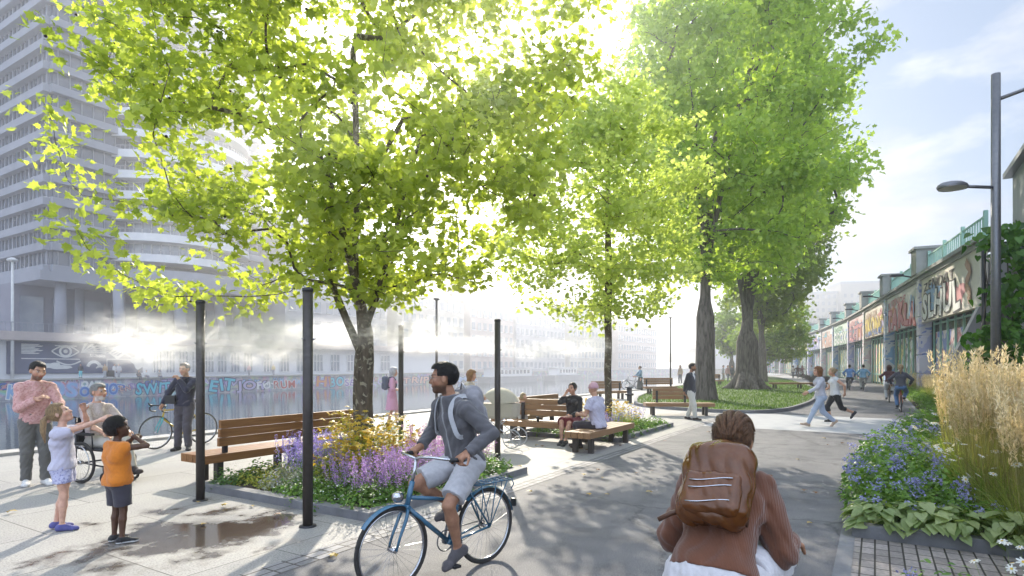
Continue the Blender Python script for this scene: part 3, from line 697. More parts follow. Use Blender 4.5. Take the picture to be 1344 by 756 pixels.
for k in range(4):
    art.add([(X0(109)+k*.2, y, Z0(450+k*2.5)), (X0(132), y, Z0(449+k*3)), (X0(132), y, Z0(451+k*3)), (X0(109)+k*.2, y, Z0(451.2+k*2.5))], [(3, 2, 1, 0)], 0)
d0 = (X0(148), Z0(459))
art.add([(d0[0]-1.15, y, d0[1]), (d0[0], y, d0[1]-.95), (d0[0]+1.15, y, d0[1]), (d0[0], y, d0[1]+.95)], [(0, 1, 2, 3)], 0)
for k in (-.35, 0, .35):
    art.add([(d0[0]-.5+k, y-.01, d0[1]-.2-k*.5), (d0[0]-.38+k, y-.01, d0[1]-.28-k*.5), (d0[0]+.5+k*.6, y-.01, d0[1]+.3-k*.6), (d0[0]+.38+k*.6, y-.01, d0[1]+.4-k*.6)], [(0, 1, 2, 3)], 1)
strokes(art, [(X0(165)+.22*math.cos(a*.2618), Z0(453)+.22*math.sin(a*.2618)) for a in range(25)], .06, y, 0)
word(art, 'Si-holo', X0(109), Z0(465.5), .42, y, None, 0, fat=.02, wob=.05, width=X0(131)-X0(109))
strokes(art, [(X0(66)+i*.2, Z0(471)-.5*math.sin(math.pi*i/14)) for i in range(15)], .09, y, 0)
strokes(art, [(X0(115)+.8*math.cos(a*.2), Z0(482)+1.0*math.sin(a*.2)) for a in range(2, 15)], .2, y, 0)
for k in range(5): strokes(art, [(X0(118+k*2), Z0(481-k)), (X0(124+k*1.6), Z0(474+k*2.5))], .08, y, 0)
strokes(art, [(X0(24), Z0(468)), (X0(96), Z0(468.5))], .06, y, 0); strokes(art, [(X0(133), Z0(468)), (X0(133), Z0(486))], .05, y, 0); strokes(art, [(X0(133), Z0(468)), (X0(168), Z0(468))], .06, y, 0); strokes(art, [(X0(160), Z0(460)), (X0(170), Z0(466))], .06, y, 0)
blob(art, X0(180), Z0(468), 1.0, 1.2, y, 0, 5, jag=.5); blob(art, X0(60), Z0(478), 1.6, .5, y, 0, 8, jag=.6)
ao = art.build('painting', [M_chalk, M_slate]); ao.parent = mural
k = 0
for px in list(range(200, 330, 17))+list(range(345, 520, 22)):
    u0, u1 = u_at(px, 92), u_at(px+12, 92); mb = MB(); mb.box(((u0+u1)/2, -.03, 2.3), (u1-u0, .12, 3.3)); w = mb.build('window', M_glass2, pb)
    mb = MB(); n = 3
    for i in range(n+1): mb.box((u0+(u1-u0)*i/n, -.12, 2.3), (.12, .08, 3.4))
    for z in (.65, 2.6, 3.95): mb.box(((u0+u1)/2, -.13, z), (u1-u0, .08, .1))
    f = mb.build('frame', M_white); f.parent = w
mb = MB(); word(mb, 'OVAWU', u_at(203, 92), 3.9, .8, -.2, None, 0, width=5.5, seed=3); mb.build('graffiti', [PC['white']], pb)

# ---- tower with sweeping balconies
tw = empty('office_tower', W(0, 0), ROT, 'tall concrete office tower with curved white balconies on columns across the canal', 'building')
U0, U1, W0, W1 = 37.8, 72, 100, 132
mb = MB(); mb.box(((U0+U1)/2+.6, (W0+W1)/2+.6, 37.5), (U1-U0-1.4, W1-W0-1.4, 45)); mb.build('core', M_conc_d, tw)
cu, cw, cr_ = 57.5, 105.5, 12.8
def arc(r, a0, a1, n): return [(cu+r*math.cos(a0+(a1-a0)*i/n), cw+r*math.sin(a0+(a1-a0)*i/n)) for i in range(n+1)]
def ring(mb, r, th, z0, z1, a0=R(180), a1=R(360), n=30, mi=0):
    A = arc(r, a0, a1, n); B = arc(r-th, a0, a1, n); vs = []
    for (a, b), (c, d) in zip(A, B): vs += [(a, b, z0), (a, b, z1), (c, d, z1), (c, d, z0)]
    fs = []
    for i in range(n):
        p = 4*i
        for k in range(4): fs.append((p+k, p+(k+1) % 4, p+4+(k+1) % 4, p+4+k))
    mb.add(vs, fs, mi)
FH = 3.2
for i in range(15):
    z = 15.0+i*FH
    # end face (looking along the canal): spandrel and window band with mullions
    mb = MB(); mb.box((U0, (W0+W1)/2, z+.5), (1.6, W1-W0, 1.1)); mb.box(((U0+U1)/2, W0, z+.5), (U1-U0, 1.6, 1.1)); mb.build('spandrel', M_conc, tw)
    mb = MB(); mb.box((U0+.4, (W0+W1)/2, z+2.1), (.5, W1-W0-1, 2.2)); mb.box(((U0+U1)/2, W0+.4, z+2.1), (U1-U0-1, .5, 2.2)); wd = mb.build('window', M_glass, tw)
    mb = MB()
    for k in range(22):
        mb.box((U0+.12, W0+1+k*1.45, z+2.1), (.3, .34 if k % 4 == 0 else .14, 2.2))
    for k in range(9): mb.box((U0+1.0+k*1.5, W0+.12, z+2.1), (.14, .3, 2.2))
    for zz in (1.02, 3.18):
        mb.box((U0+.1, (W0+W1)/2, z+zz), (.2, W1-W0-.5, .08)); mb.box((U0+7, W0+.1, z+zz), (13.8, .2, .08))
    f = mb.build('mullion', M_conc); f.parent = wd
    if i:
        mb = MB(); ring(mb, cr_, .5, z-.35, z+.85); ring(mb, cr_-.5, 4.5, z-.35, z-.1); mb.build('balcony', M_white, tw)
        mb = MB(); ring(mb, cr_-2.2, .3, z-.1, z+2.9); b = mb.build('window', M_glass2, tw)
        mb = MB()
        for k in range(27):
            a = R(180)+math.pi*k/26; mb.box((cu+(cr_-2.1)*math.cos(a), cw+(cr_-2.1)*math.sin(a), z+1.4), (.16, .16, 2.9))
        ring(mb, cr_-2.0, .2, z+2.7, z+2.85)
        m_ = mb.build('mullion', M_white); m_.parent = b
        mb = MB(); ring(mb, cr_-.1, .08, z+1.45, z+1.53)
        for k in range(60):
            a = R(180)+math.pi*k/59; mb.box((cu+(cr_-.14)*math.cos(a), cw+(cr_-.14)*math.sin(a), z+1.15), (.06, .06, .65))
        mb.build('railing', M_conc, tw)
mb = MB(); ring(mb, cr_+1.2, 9, 13.8, 15.6, n=36); ring(mb, cr_+.2, 9, 15.6, 16.6, n=36); mb.box(((U0+U1)/2, 116, 14.4), (U1-U0+3, 34, 1.3)); mb.build('soffit_slab', M_conc, tw)
for k, (u, w, r, ln) in enumerate([(39.5, 101, .8, 0), (45.5, 97.5, .8, .4), (53, 95.2, .9, 1.2), (61, 97, .8, 1.5), (67.5, 101.5, .8, .8), (44, 106, .7, 0), (50, 106, .7, 0), (60, 108, .7, 0)]):
    mb = MB(); mb.tube([(u+ln, w, 5.3), (u, w, 14.0)], [r, r*.85], 12); mb.build('column', M_conc, tw)
mb = MB(); mb.box((56, 112, 9.6), (40, 8, 8.6)); rw = mb.build('wall', M_conc_d, tw)
for k in range(9):
    mb = MB(); mb.box((38.5+k*4.1, 107.9, 9.0), (2.9, .3, 6.2)); f = mb.build('window', M_glass2); f.parent = rw
st = empty('street_lamp', W(u_at(11, 92), 90.8), ROT, 'slim pale lamp post on the far promenade before the tower', 'street lamp')
mb = MB(); mb.tube([(0, 0, 0), (0, 0, 14.6)], [.2, .13], 8); mb.build('post', M_chalk, st)
mb = MB(); mb.lathe([(.1, 0), (.55, .15), (.6, .3), (.2, .55)], (0, 0, 14.5), 10); mb.build('lamp_head', M_chalk, st)

# ---- hazy city blocks along the far bank
def block(u0, u1, w, d, h, label, wallm, roofm, fl, nw, seed=0, roof='hip'):
    b = empty('city_block', W((u0+u1)/2, w), ROT, label, 'building', 'city buildings along the far bank'); lw = u1-u0
    mb = MB(); mb.box((0, d/2, h/2), (lw, d, h)); mb.build('wall', wallm, b)
    mb = MB()
    if roof == 'hip':
        mb.add([(-lw/2-.4, -.4, h), (lw/2+.4, -.4, h), (lw/2+.4, d+.4, h), (-lw/2-.4, d+.4, h), (-lw/2+3, d/2-2, h+3.4), (lw/2-3, d/2-2, h+3.4), (lw/2-3, d/2+2, h+3.4), (-lw/2+3, d/2+2, h+3.4)], [(0, 1, 5, 4), (1, 2, 6, 5), (2, 3, 7, 6), (3, 0, 4, 7), (4, 5, 6, 7)])
    else:
        mb.box((0, d/2, h+.3), (lw+.6, d+.6, .6)); mb.box((lw*.1, d/2, h+1.6), (lw*.4, d*.5, 2))
    mb.build('roof', roofm, b)
    fh = h/fl; wm_ = None
    for f in range(fl):
        for k in range(nw):
            x = -lw/2+lw*(k+.5)/nw; z = f*fh+fh*.52; ww = lw/nw*.5
            if wm_ is None:
                m1 = MB(); m1.box((0, 0, 0), (ww, .16, fh*.55)); wm_ = m1.build('window', M_glass2, b); o = wm_
                m2 = MB(); m2.box((0, -.08, -fh*.3), (ww*1.25, .3, .16)); sm_ = m2.build('sill', M_white, o)
            else:
                o = wm_.copy(); COL.objects.link(o); s_ = sm_.copy(); COL.objects.link(s_); s_.parent = o
            o.location = (x, -.02, z)
M_bl = [mat('facade_cream', (.45, .42, .37), (.39, .36, .32), .3), mat('facade_grey', (.38, .38, .4), (.32, .32, .34), .3), mat('facade_rose', (.43, .36, .34), (.37, .31, .29), .3)]
M_roof = mat('roof_tiles', (.2, .12, .09), (.15, .1, .08), .8); M_roofg = mat('roof_zinc', (.25, .27, .29), (.2, .22, .24), .5)
block(75, 103, 97, 16, 31, 'grey hotel block with flat roof close beside the curved tower', M_bl[1], M_roofg, 8, 9, 1, 'flat')
block(107, 132, 96, 16, 19, 'cream apartment house with a tiled hip roof on the far bank', M_bl[0], M_roof, 5, 9)
block(135, 158, 96, 16, 22, 'rose coloured apartment house between cream and grey neighbours on the far bank', M_bl[2], M_roof, 6, 8)
block(161, 196, 97, 16, 18, 'wide grey office block with flat roof on the far bank', M_bl[1], M_roofg, 5, 12, 3, 'flat')
block(200, 240, 97, 18, 24, 'tall cream block near the bend of the canal', M_bl[0], M_roofg, 6, 12, 4, 'flat')
block(246, 300, 96, 18, 20, 'rose block far along the canal, pale in the haze', M_bl[2], M_roof, 5, 16)
block(330, 400, 60, 20, 22, 'pale block closing the view at the canal bend', M_bl[1], M_roof, 6, 18)
# ---- moored boats
M_hull = mat('boat_hull', (.3, .31, .34), (.24, .25, .28), .6, .5)
def boat(px, w, ln, label):
    b = empty('moored_boat', W(u_at(px, w), w, -2.4), ROT, label, 'boat', 'boats moored along the canal')
    P = [(-ln/2, -1.9), (ln/2-3, -1.9), (ln/2, 0), (ln/2-3, 1.9), (-ln/2, 1.9)]
    mb = MB(); n = len(P); vs = [(x*.96, y*.9, -.1) for x, y in P]+[(x, y, 1.5) for x, y in P]
    mb.add(vs, [tuple(range(n-1, -1, -1)), tuple(range(n, 2*n))]+[(i, (i+1) % n, n+(i+1) % n, n+i) for i in range(n)]); mb.build('hull', M_hull, b)
    mb = MB(); mb.box((-1.5, 0, 2.5), (ln-8, 3.0, 2.0), bev=.1); c = mb.build('cabin', M_white, b)
    for k in range(int((ln-9)/1.8)):
        m2 = MB(); m2.box((-ln/2+4.2+k*1.8, -1.5, 2.6), (1.1, .1, .9)); f = m2.build('window', M_glass); f.parent = c
    mb = MB(); mb.box((-1.5, 0, 3.58), (ln-7, 3.4, .14)); mb.build('roof', M_white, b)
    mb = MB(); mb.tube([(ln/2-4, 0, 1.5), (ln/2-4, 0, 5)], .05, 6); mb.build('mast', M_hull, b)
boat(672, 78, 26, 'long pale houseboat moored at the far quay'); boat(742, 76, 20, 'shorter houseboat moored farther along the far quay')

# ---- arcade viaduct on the right
AP = [np.array(p) for p in [(21.7, 27.2), (30.4, 47.2), (35.3, 58.5), (40.7, 71), (51.4, 99.3), (56.2, 115.6), (60, 134), (62.5, 160)]]
def along(s):
    for a, b in zip(AP, AP[1:]):
        l = np.linalg.norm(b-a)
        if s <= l: return a+(b-a)*s/l
        s -= l
    return AP[-1]
av = empty('arcade_viaduct', (0, 0, 0), 0, 'curving stone viaduct with graffiti panels, mint green windows and railings beyond the tall grass', 'viaduct')
PITCH = 12.4
M_board = [mat('panel_cream', (.74, .68, .6), (.64, .59, .52), .6, .8), mat('panel_pale', (.76, .73, .7), (.66, .64, .61), .6, .8), mat('panel_white', (.78, .78, .75), (.68, .68, .66), .7, .8), mat('panel_pink', (.76, .6, .59), (.68, .53, .53), .6, .8), mat('panel_mint', (.66, .74, .67), (.58, .66, .6), .6, .8)]
def stripes_mat(name, cols, sc):
    m, nt, out = new_mat(name); b = N(nt, 'BsdfPrincipled', i_Roughness=.7); L(nt, b.outputs[0], out.inputs[0])
    tc = N(nt, 'TexCoord'); n = N(nt, 'TexNoise', i_Scale=sc, i_Detail=2, i_Distortion=2.2); L(nt, tc.outputs['Object'], n.inputs['Vector'])
    r = ramp(nt, n.outputs['Fac'], [(.3+.4*i/(len(cols)-1), c) for i, c in enumerate(cols)]); r.color_ramp.interpolation = 'CONSTANT'
    L(nt, r.outputs[0], b.inputs['Base Color']); return m
M_pil = [stripes_mat('pilaster_paint_a', [(.45, .45, .66), (.66, .62, .7), (.25, .3, .58), (.74, .7, .7)], .55), stripes_mat('pilaster_paint_b', [(.25, .42, .68), (.64, .64, .7), (.18, .26, .5), (.68, .55, .6)], .6), stripes_mat('pilaster_paint_c', [(.64, .5, .55), (.7, .67, .65), (.3, .42, .62), (.55, .55, .64)], .6)]
M_mur = [stripes_mat('window_mural_a', [(.25, .3, .6), (.7, .66, .66), (.62, .28, .32), (.75, .7, .7), (.2, .45, .68)], .5), stripes_mat('window_mural_b', [(.7, .62, .2), (.2, .2, .2), (.72, .72, .72), (.35, .5, .2), (.45, .45, .6)], .6), stripes_mat('window_mural_c', [(.7, .4, .45), (.75, .66, .3), (.35, .45, .65), (.66, .66, .66)], .6)]
M_dkgl = mat('viaduct_glass', (.05, .045, .04), (.1, .085, .075), .4, .25)
WORDS = [('SLHUL', 'black', 'white'), ('TAKLR', 'red', 'pink'), ('SKONC', 'brown', 'yellow'), ('ELETT', 'navy', 'pink'), ('GGOX', 'green', 'white'), ('FORE', 'brown', 'salmon'), ('OKAY', 'sky', 'lilac'), ('NEON', 'green', 'yellow'), ('ROLL', 'sky', 'white'), ('UHU', 'pink', 'white')]
for i in range(11):
    a, b = along(i*PITCH), along((i+1)*PITCH); d = a-b; ln = np.linalg.norm(d); rz = math.atan2(d[1], d[0])
    def put(mb, name, m, parent=av):
        o = mb.build(name, m, parent); o.location = (b[0], b[1], 0); o.rotation_euler = (0, 0, rz); return o
    pn = MB(); pn.box((ln/2, .02, 5.85), (ln-.8, .3, 2.75)); po = put(pn, 'panel', M_board[[0, 1, 0, 3, 4, 1, 2, 4, 3, 2, 1][i]])
    if i < 10:
        t, co_, ci = WORDS[i]; g = MB()
        rg = random.Random(i*7+1); BG = ['sky', 'salmon', 'pink', 'orange', 'lilac', 'cyan']
        for q in range(5): blob(g, 1.4+rg.random()*(ln-2.8), 5.85+rg.uniform(-.4, .4), rg.uniform(.5, 1.3), rg.uniform(.35, .75), -.135-.003*q, 2+q % 2, q+i*5, jag=.55)
        for q in range(7): x_ = 1.0+rg.random()*(ln-2.6); strokes(g, [(x_+rg.uniform(-.1, .1)+.25*math.sin(k+q), 4.9+k*.25) for k in range(rg.randint(3, 8))], .05, -.155, q % 2)
        word(g, TAGS[(i*3) % 10]+TAGS[(i*7+2) % 10], 1.2, 6.35, .55, -.16, None, i % 2, fat=.02, seed=i+40, width=(ln-2.6)*.7, wob=.2)
        word(g, t, .9, 4.7, 1.5, -.165, 0, 1, fat=.04, outl=.045, seed=i+3, width=(ln-1.9)*(.78 if i == 0 else 1), wob=.16)
        ms = [PC[co_], PC[ci], PC[BG[i % 6]], PC[BG[(i+2) % 6]]]
        if i == 0:
            ms.append(PC['brown'])
            strokes(g, [(ln-2.0+.35*math.sin(k*1.1), 4.9+k*.2) for k in range(11)], .22, -.19, 4)
        if i == 1:
            ms.append(PC['sky']); strokes(g, [(1.0, 5.0), (1.3, 6.8)], .2, -.19, 4); strokes(g, [(ln-3, 5.2), (ln-2.4, 6.6)], .2, -.19, 4); strokes(g, [(ln-1.6, 5.0), (ln-1.7, 6.4)], .15, -.19, 4)
        if i == 2:
            ms.append(PC['blue']); word(g, 'ALMAFHIL.ME', 1.1, 4.62, .5, -.2, None, 4, fat=.02, width=ln-2.6, wob=.02)
        go = g.build('graffiti', ms); go.parent = po
    wl = MB(); wl.box((ln/2, .75, 2.25), (ln-1.0, .3, 4.6)); wo_ = put(wl, 'window', M_dkgl)
    ml = MB(); nm = 7
    for k in range(nm+1): ml.box((.6+(ln-1.2)*k/nm, .5, 2.25), (.11, .1, 4.6))
    for z in (.9, 4.35): ml.box((ln/2, .52, z), (ln-1.1, .08, .1))
    m_ = ml.build('mullion', M_mint); m_.parent = wo_
    mm = MB(); mm.box((3.6, .575, 2.0), (5.6, .05, 3.7)); m_ = mm.build('mural', M_mur[i % 3]); m_.parent = wo_
    pl = MB()
    for k in range(6): pl.box((0, .05, .6+k*1.22), (.84, .62, 1.16), bev=.03)
    pl.box((0, .15, 3.6), (.76, .56, 7.2)); put(pl, 'pilaster', M_pil[i % 3])
    cn = MB(); cn.box((ln/2, .2, 7.32), (ln, .9, .22)); cn.box((ln/2, .15, 7.53), (ln, 1.15, .2)); put(cn, 'cornice', M_pier)
    pr = MB(); pr.box((0, .25, 8.4), (1.5, 1.5, 1.6), bev=.05); pr.box((0, .25, 9.26), (1.75, 1.75, .16)); put(pr, 'pier', M_pier)
    rl = MB()
    for z in (7.9, 8.75): rl.box((ln/2, .2, z), (ln-1.5, .08, .08))
    for k in range(28):
        x = .8+(ln-1.6)*k/27; big = k % 9 == 0; rl.box((x, .2, 8.25), (.16 if big else .06, .16 if big else .06, 1.5 if big else 1.1))
    put(rl, 'railing', M_mint)
    lm = MB(); lm.tube([(1.6, -.9, 7.3), (1.6, -1.5, 7.45)], .05, 6); lm.box((1.6, -1.7, 7.45), (.5, .7, .12), bev=.03); put(lm, 'lamp', MT['steel_dark'])
bk = MB()
for i in range(11):
    a, b = along(i*PITCH), along((i+1)*PITCH); d = unit(a-b); nrm = np.array([-d[1], d[0]])
    q = [(b[0]+nrm[0]*1.2, b[1]+nrm[1]*1.2), (a[0]+nrm[0]*1.2, a[1]+nrm[1]*1.2), (a[0]+nrm[0]*9, a[1]+nrm[1]*9), (b[0]+nrm[0]*9, b[1]+nrm[1]*9)]
    bk.prism(q, 0, 7.35)
bk.build('deck', M_pier, av)

# ---- modern clad building at the near end
nb = empty('clad_building', W(27, -5.2), ROT, 'grey clad building with dark framed glazing and a leaning strut beside the viaduct', 'building')
M_clad = mat('grey_cladding', (.36, .36, .38), (.3, .3, .32), 1, .6, stretch=(4, 1, .2))
mb = MB(); mb.box((-4, -6, 8.6), (22, 12, 3.0)); mb.box((-4, -6.3, 4.4), (21.4, 11.4, 5.4)); mb.build('wall', M_clad, nb)
mb = MB(); mb.box((-4, -6, 10.2), (22.6, 12.6, .22)); mb.build('roof', MT['grey_metal'], nb)
for k in range(9):
    mb = MB(); mb.box((6.2-k*2.4, -.55, 5.9), (2.1, .1, 2.0)); g_ = mb.build('window', mat('warm_glass', (.12, .08, .06), (.28, .18, .12), .8, .2) if k == 0 else bpy.data.materials['warm_glass'], nb)
    mb = MB()
    for x in (-1.1, 1.1): mb.box((6.2-k*2.4+x, -.45, 5.9), (.16, .2, 2.3))
    for z in (4.8, 7.0): mb.box((6.2-k*2.4, -.45, z), (2.3, .2, .16))
    f = mb.build('frame', MT['steel_dark']); f.parent = g_
mb = MB(); mb.box((4, -.5, 3.2), (5, .12, 2.2)); mb.build('panel', paint('panel_red', (.3, .03, .03)), nb)
mb = MB(); mb.tube([(9.6, 2.6, 0), (7.4, -.2, 7.2)], .3, 4, smooth=False); mb.build('strut', M_clad, nb)

# ---- hill with the long pale building
hm_ = MB(); vs = []; fs = []; nx, ny = 60, 14
for j in range(ny+1):
    for i in range(nx+1):
        x = 110+i*6.0; t = j/ny; y = 330+t*220; hgt = 40*min(1, t*1.7)*math.exp(-((x-265)/120)**2)+3*mnoise.noise(Vector((x*.03, y*.03, 1)))*t
        vs.append((x, y, hgt-.6))
for j in range(ny):
    for i in range(nx): a = j*(nx+1)+i; fs.append((a, a+1, a+nx+2, a+nx+1))
hm_.add(vs, fs, 0, True); tag(hm_.build('hill', mat('wooded_slope', (.1, .1, .05), (.16, .13, .08), .06, .95)), kind='structure')
n = 5200; x = rng.uniform(130, 430, n); t = rng.uniform(.02, .62, n); y = 330+t*220; z = 40*np.minimum(1, t*1.7)*np.exp(-((x-265)/120)**2)
P = np.stack([x, y, z+rng.uniform(-.5, 5.5, n)], 1)
wv = leaves(P, rng.uniform(2.5, 4.5, n), rng.normal(size=(n, 3))+np.array([0, -.6, .8]), rng.normal(size=(n, 3)), CLUMP, .3)
tag(part('woodland', [wv], leaf_mat('far_wood', (.09, .09, .04), (.2, .16, .09), .3), None), 'brownish woodland covering the hill below the long pale building', 'woodland', kind='stuff')
hb = empty('hilltop_building', (238, 455, 36), R(-8), 'long pale palace with rows of windows on the wooded hill', 'building')
mb = MB(); mb.box((0, 10, 10), (110, 20, 22)); mb.box((34, 8, 13), (46, 26, 29)); mb.build('wall', mat('palace_stone', (.3, .27, .23), (.25, .23, .2), .3), hb)
mb = MB(); mb.box((-20, 10, 21.8), (72, 21, 1.6)); mb.box((34, 8, 28.3), (47, 27, 1.6)); mb.build('roof', M_roofg, hb)
m1 = MB(); m1.box((0, 0, 0), (1.9, .3, 2.8)); w0 = m1.build('window', M_glass, hb); w0.location = (-53, -.05, 3)
for f in range(4):
    for k in range(25):
        if f+k == 0: continue
        o = w0.copy(); COL.objects.link(o); o.location = (-53+k*4.1 if k < 16 else 14+(k-16)*4.8, -.05 if k < 16 else -5.1, 3+f*5.2)
# ================================================================== street furniture
def bench(label, loc, rz, ln, depth=.62, back=None, group='wooden benches', wood='wood', seat_h=.43, legs=2):
    """local x along the bench, backrest on the +y side, sitter faces -y"""
    b = empty('bench', loc, rz, label, 'bench', group); mb = MB(); n = 4; pw = depth/n
    for k in range(n): mb.box((0, -depth/2+pw*(k+.5), seat_h-.06), (ln, pw-.012, .12), bev=.006)
    mb.build('seat', MT[wood], b)
    xs = [-ln/2+.28+(ln-.56)*k/(legs-1) for k in range(legs)]
    for x in xs:
        for y in (-depth*.3, depth*.3):
            mb = MB(); mb.box((x, y, (seat_h-.13)/2), (.1, .1, seat_h-.13), bev=.006); mb.build('leg', MT['pole'], b)
    if back:
        x0, x1 = back; mb = MB()
        for k in range(3): mb.box(((x0+x1)/2, depth/2-.045+.02*k, seat_h+.17+k*.132), (x1-x0, .06, .122), bev=.006)
        mb.build('backrest', MT[wood], b)
        nb_ = max(2, int((x1-x0)/1.1)+1)
        for k in range(nb_):
            x = x0+.14+(x1-x0-.28)*k/(nb_-1); mb = MB(); mb.box((x, depth/2-.1, seat_h+.2), (.07, .05, .42), bev=.005); mb.build('back_bracket', MT['steel_dark'], b)
    return b
B180 = ROT+math.pi
bench('long brown bench backing onto the flower planter, its seat towards the canal', W(6.52, 8.45), B180, 3.15, back=(-1.55, 1.35), legs=3)
bench('backless slatted bench carrying the man in the pink cap', W(11.7, 4.92), ROT, 2.45, .56, wood='wood_pale')
bench('pale bench with a backrest under the woman in the dark red skirt', W(12.15, 6.42), ROT-math.pi/2, 2.2, .6, back=(-.95, .55), wood='wood_pale')
bench('bench with a long plain back behind the child, turned towards the canal', W(13.9, 8.0), B180, 2.7, .6, back=(-1.2, 1.3), wood='wood_pale')
bench('bench with a short backrest beside the man in the dark jacket', (5.8, 20.7, 0), R(-4), 2.35, .6, back=(-.85, .4), wood='wood_pale')
bench('bench with a plain back beside the round bollard at the lawn edge', (5.0, 30.5, 0), R(24), 1.9, .6, back=(-.9, .9), wood='wood_pale')
bench('small bench on the lawn by the tall straight trunk', (8.6, 34.5, .085), R(10), 1.9, .6, back=(-.9, .9), wood='wood_pale')
bench('distant bench beyond the flared trunk', (17.2, 51.5, .06), R(5), 2.2, .6, back=(-1, 1), wood='wood_pale')
bench('long backless bench on the lawn beside the flared trunk', (20.6, 42.6, .085), R(3), 4.2, .6, wood='wood_pale', legs=3)

def planter(label, u0, u1, w0, w1):
    p = empty('planter', W((u0+u1)/2, (w0+w1)/2), ROT, label, 'planter'); a, b = (u1-u0)/2, (w1-w0)/2; t = .16
    mb = MB()
    mb.box((0, -b+t/2, .035), (2*a, t, .13), bev=.008); mb.box((0, b-t/2, .035), (2*a, t, .13), bev=.008)
    mb.box((-a+t/2, 0, .034), (t, 2*(b-t)-.004, .13), bev=.008); mb.box((a-t/2, 0, .034), (t, 2*(b-t)-.004, .13), bev=.008); mb.build('kerb', MT['stone'], p)
    mb = MB(); nx = 24
    vs = [(-a+t+(2*a-2*t)*i/nx, -b+t+(2*b-2*t)*j/nx, .06+.05*mnoise.noise(Vector((i*.4, j*.4, u0)))) for j in range(nx+1) for i in range(nx+1)]
    mb.add(vs, [(j*(nx+1)+i, j*(nx+1)+i+1, (j+1)*(nx+1)+i+1, (j+1)*(nx+1)+i) for j in range(nx) for i in range(nx)], 0, True); mb.build('soil', MT['soil'], p)
    return p
planter('kerbed flower planter around the multi stemmed plane tree', 4.75, 8.25, 4.75, 7.98)
planter('kerbed flower planter behind the bench with the seated pair', 12.62, 16.85, 4.9, 7.62)
# bed along the path on the right
bd = empty('flower_bed', W(7, -1), ROT, 'long stone edged flower bed beside the asphalt path', 'flower bed')
mb = MB(); mb.box((-.04, -.75, .045), (.14, 3.9, .17), bev=.008); mb.build('kerb', MT['stone'], bd)
mb = MB(); nx = 40
vs = [(.03+26*i/nx, 1.16+edge_out(7.03+26*i/nx)-(4.6+edge_out(7.03+26*i/nx)*.5)*j/12, .06+.06*mnoise.noise(Vector((i*.5, j*.5, 3)))) for j in range(13) for i in range(nx+1)]
mb.add(vs, [(j*(nx+1)+i, (j+1)*(nx+1)+i, (j+1)*(nx+1)+i+1, j*(nx+1)+i+1) for j in range(12) for i in range(nx)], 0, True); mb.build('soil', MT['soil'], bd)
bd = empty('flower_bed', W(2, -1), ROT, 'near flower bed ending at the patch of small stone setts', 'flower bed')
mb = MB(); mb.box((2.86, -.75, .045), (.12, 3.9, .15), bev=.008); mb.build('kerb', MT['stone'], bd)
mb = MB(); mb.box((.4, -.75, .0), (4.76, 3.8, .1)); mb.build('soil', MT['soil'], bd)

def mist_pole(label, p, h=2.53, jets=()):
    o = empty('mist_pole', p, 0, label, 'misting pole', 'dark misting poles on the plaza')
    mb = MB(); mb.tube([(0, 0, .0), (0, 0, h)], .053, 20); mb.build('post', MT['pole'], o)
    mb = MB(); mb.lathe([(.053, h-.02), (.058, h-.015), (.058, h+.015), (.03, h+.03), (.001, h+.032)], n=20); mb.build('cap', MT['steel_dark'], o)
    mb = MB(); mb.lathe([(.001, .018), (.085, .018), (.09, .01), (.09, -.01)], n=20); mb.build('base_plate', MT['steel_dark'], o)
    for a in (0, 2.1, 4.2):
        mb = MB(); d = Vector((math.cos(a), math.sin(a), 0)); mb.tube([d*.05+Vector((0, 0, 2.0)), d*.085+Vector((0, 0, 2.01))], [.012, .006], 8); mb.build('nozzle', MT['steel'], o)
    return o
PO = [G(263, 657), G(404, 691), Vector((-2.28, 12.2, 0)), G(653, 606)]
for p, l in zip(PO, ['dark misting pole standing by the wet paving near the bench end', 'dark misting pole in front of the lavender by the planter kerb', 'dark misting pole behind the flowers next to the woman in pink', 'dark misting pole behind the cyclist, by the pram']): mist_pole(l, p)

def street_lamp_small(label, p, h):
    o = empty('street_lamp', p, 0, label, 'street lamp', 'slim distant lamp posts')
    mb = MB(); mb.tube([(0, 0, 0), (0, 0, h)], [.06, .045], 10); mb.build('post', MT['pole'], o)
    mb = MB(); mb.lathe([(.045, h), (.12, h+.05), (.12, h+.1), (.001, h+.13)], n=12); mb.build('lamp_head', MT['steel_dark'], o)
street_lamp_small('slim lamp post beyond the plaza near the quay edge', at(573, 24.5), 4.4)
street_lamp_small('slim lamp post behind the tall straight trunk', at(880, 44), 5.2)
street_lamp_small('slim lamp post between the two big trunks', at(938, 62), 5.6)
# tall lamp at the grasses
lp = empty('street_lamp', at(1307, 13), 0, 'tall grey lamp post with a hooded lamp rising from the straw grass', 'street lamp')
mb = MB(); mb.tube([(0, 0, 0), (0, 0, 8.1)], [.095, .085], 20); mb.build('post', MT['grey_metal'], lp)
mb = MB(); mb.tube([(-.05, 0, 5.62), (-.75, -.05, 5.63)], .035, 10); mb.tube([(.06, 0, 7.55), (1.9, -.3, 8.2)], .04, 10); mb.build('arm', MT['grey_metal'], lp)
for c in ((-1.0, -.07, 5.6), (2.1, -.33, 8.22)):
    mb = MB(); s_ = MB(); prof = [(.001, .13), (.1, .125), (.2, .1), (.26, .06), (.285, .01), (.27, -.03)]
    mb.lathe(prof, (0, 0, 0), 20); mb.v = [(x*1.12, y*.8, z) for x, y, z in mb.v]; h_ = mb.build('lamp_head', MT['grey_metal'], lp); h_.location = c
    s_.lathe([(.001, -.05), (.2, -.045), (.265, -.028)], n=20); g_ = s_.build('diffuser', mat('lamp_glass', (.6, .6, .58), rough=.3), h_)
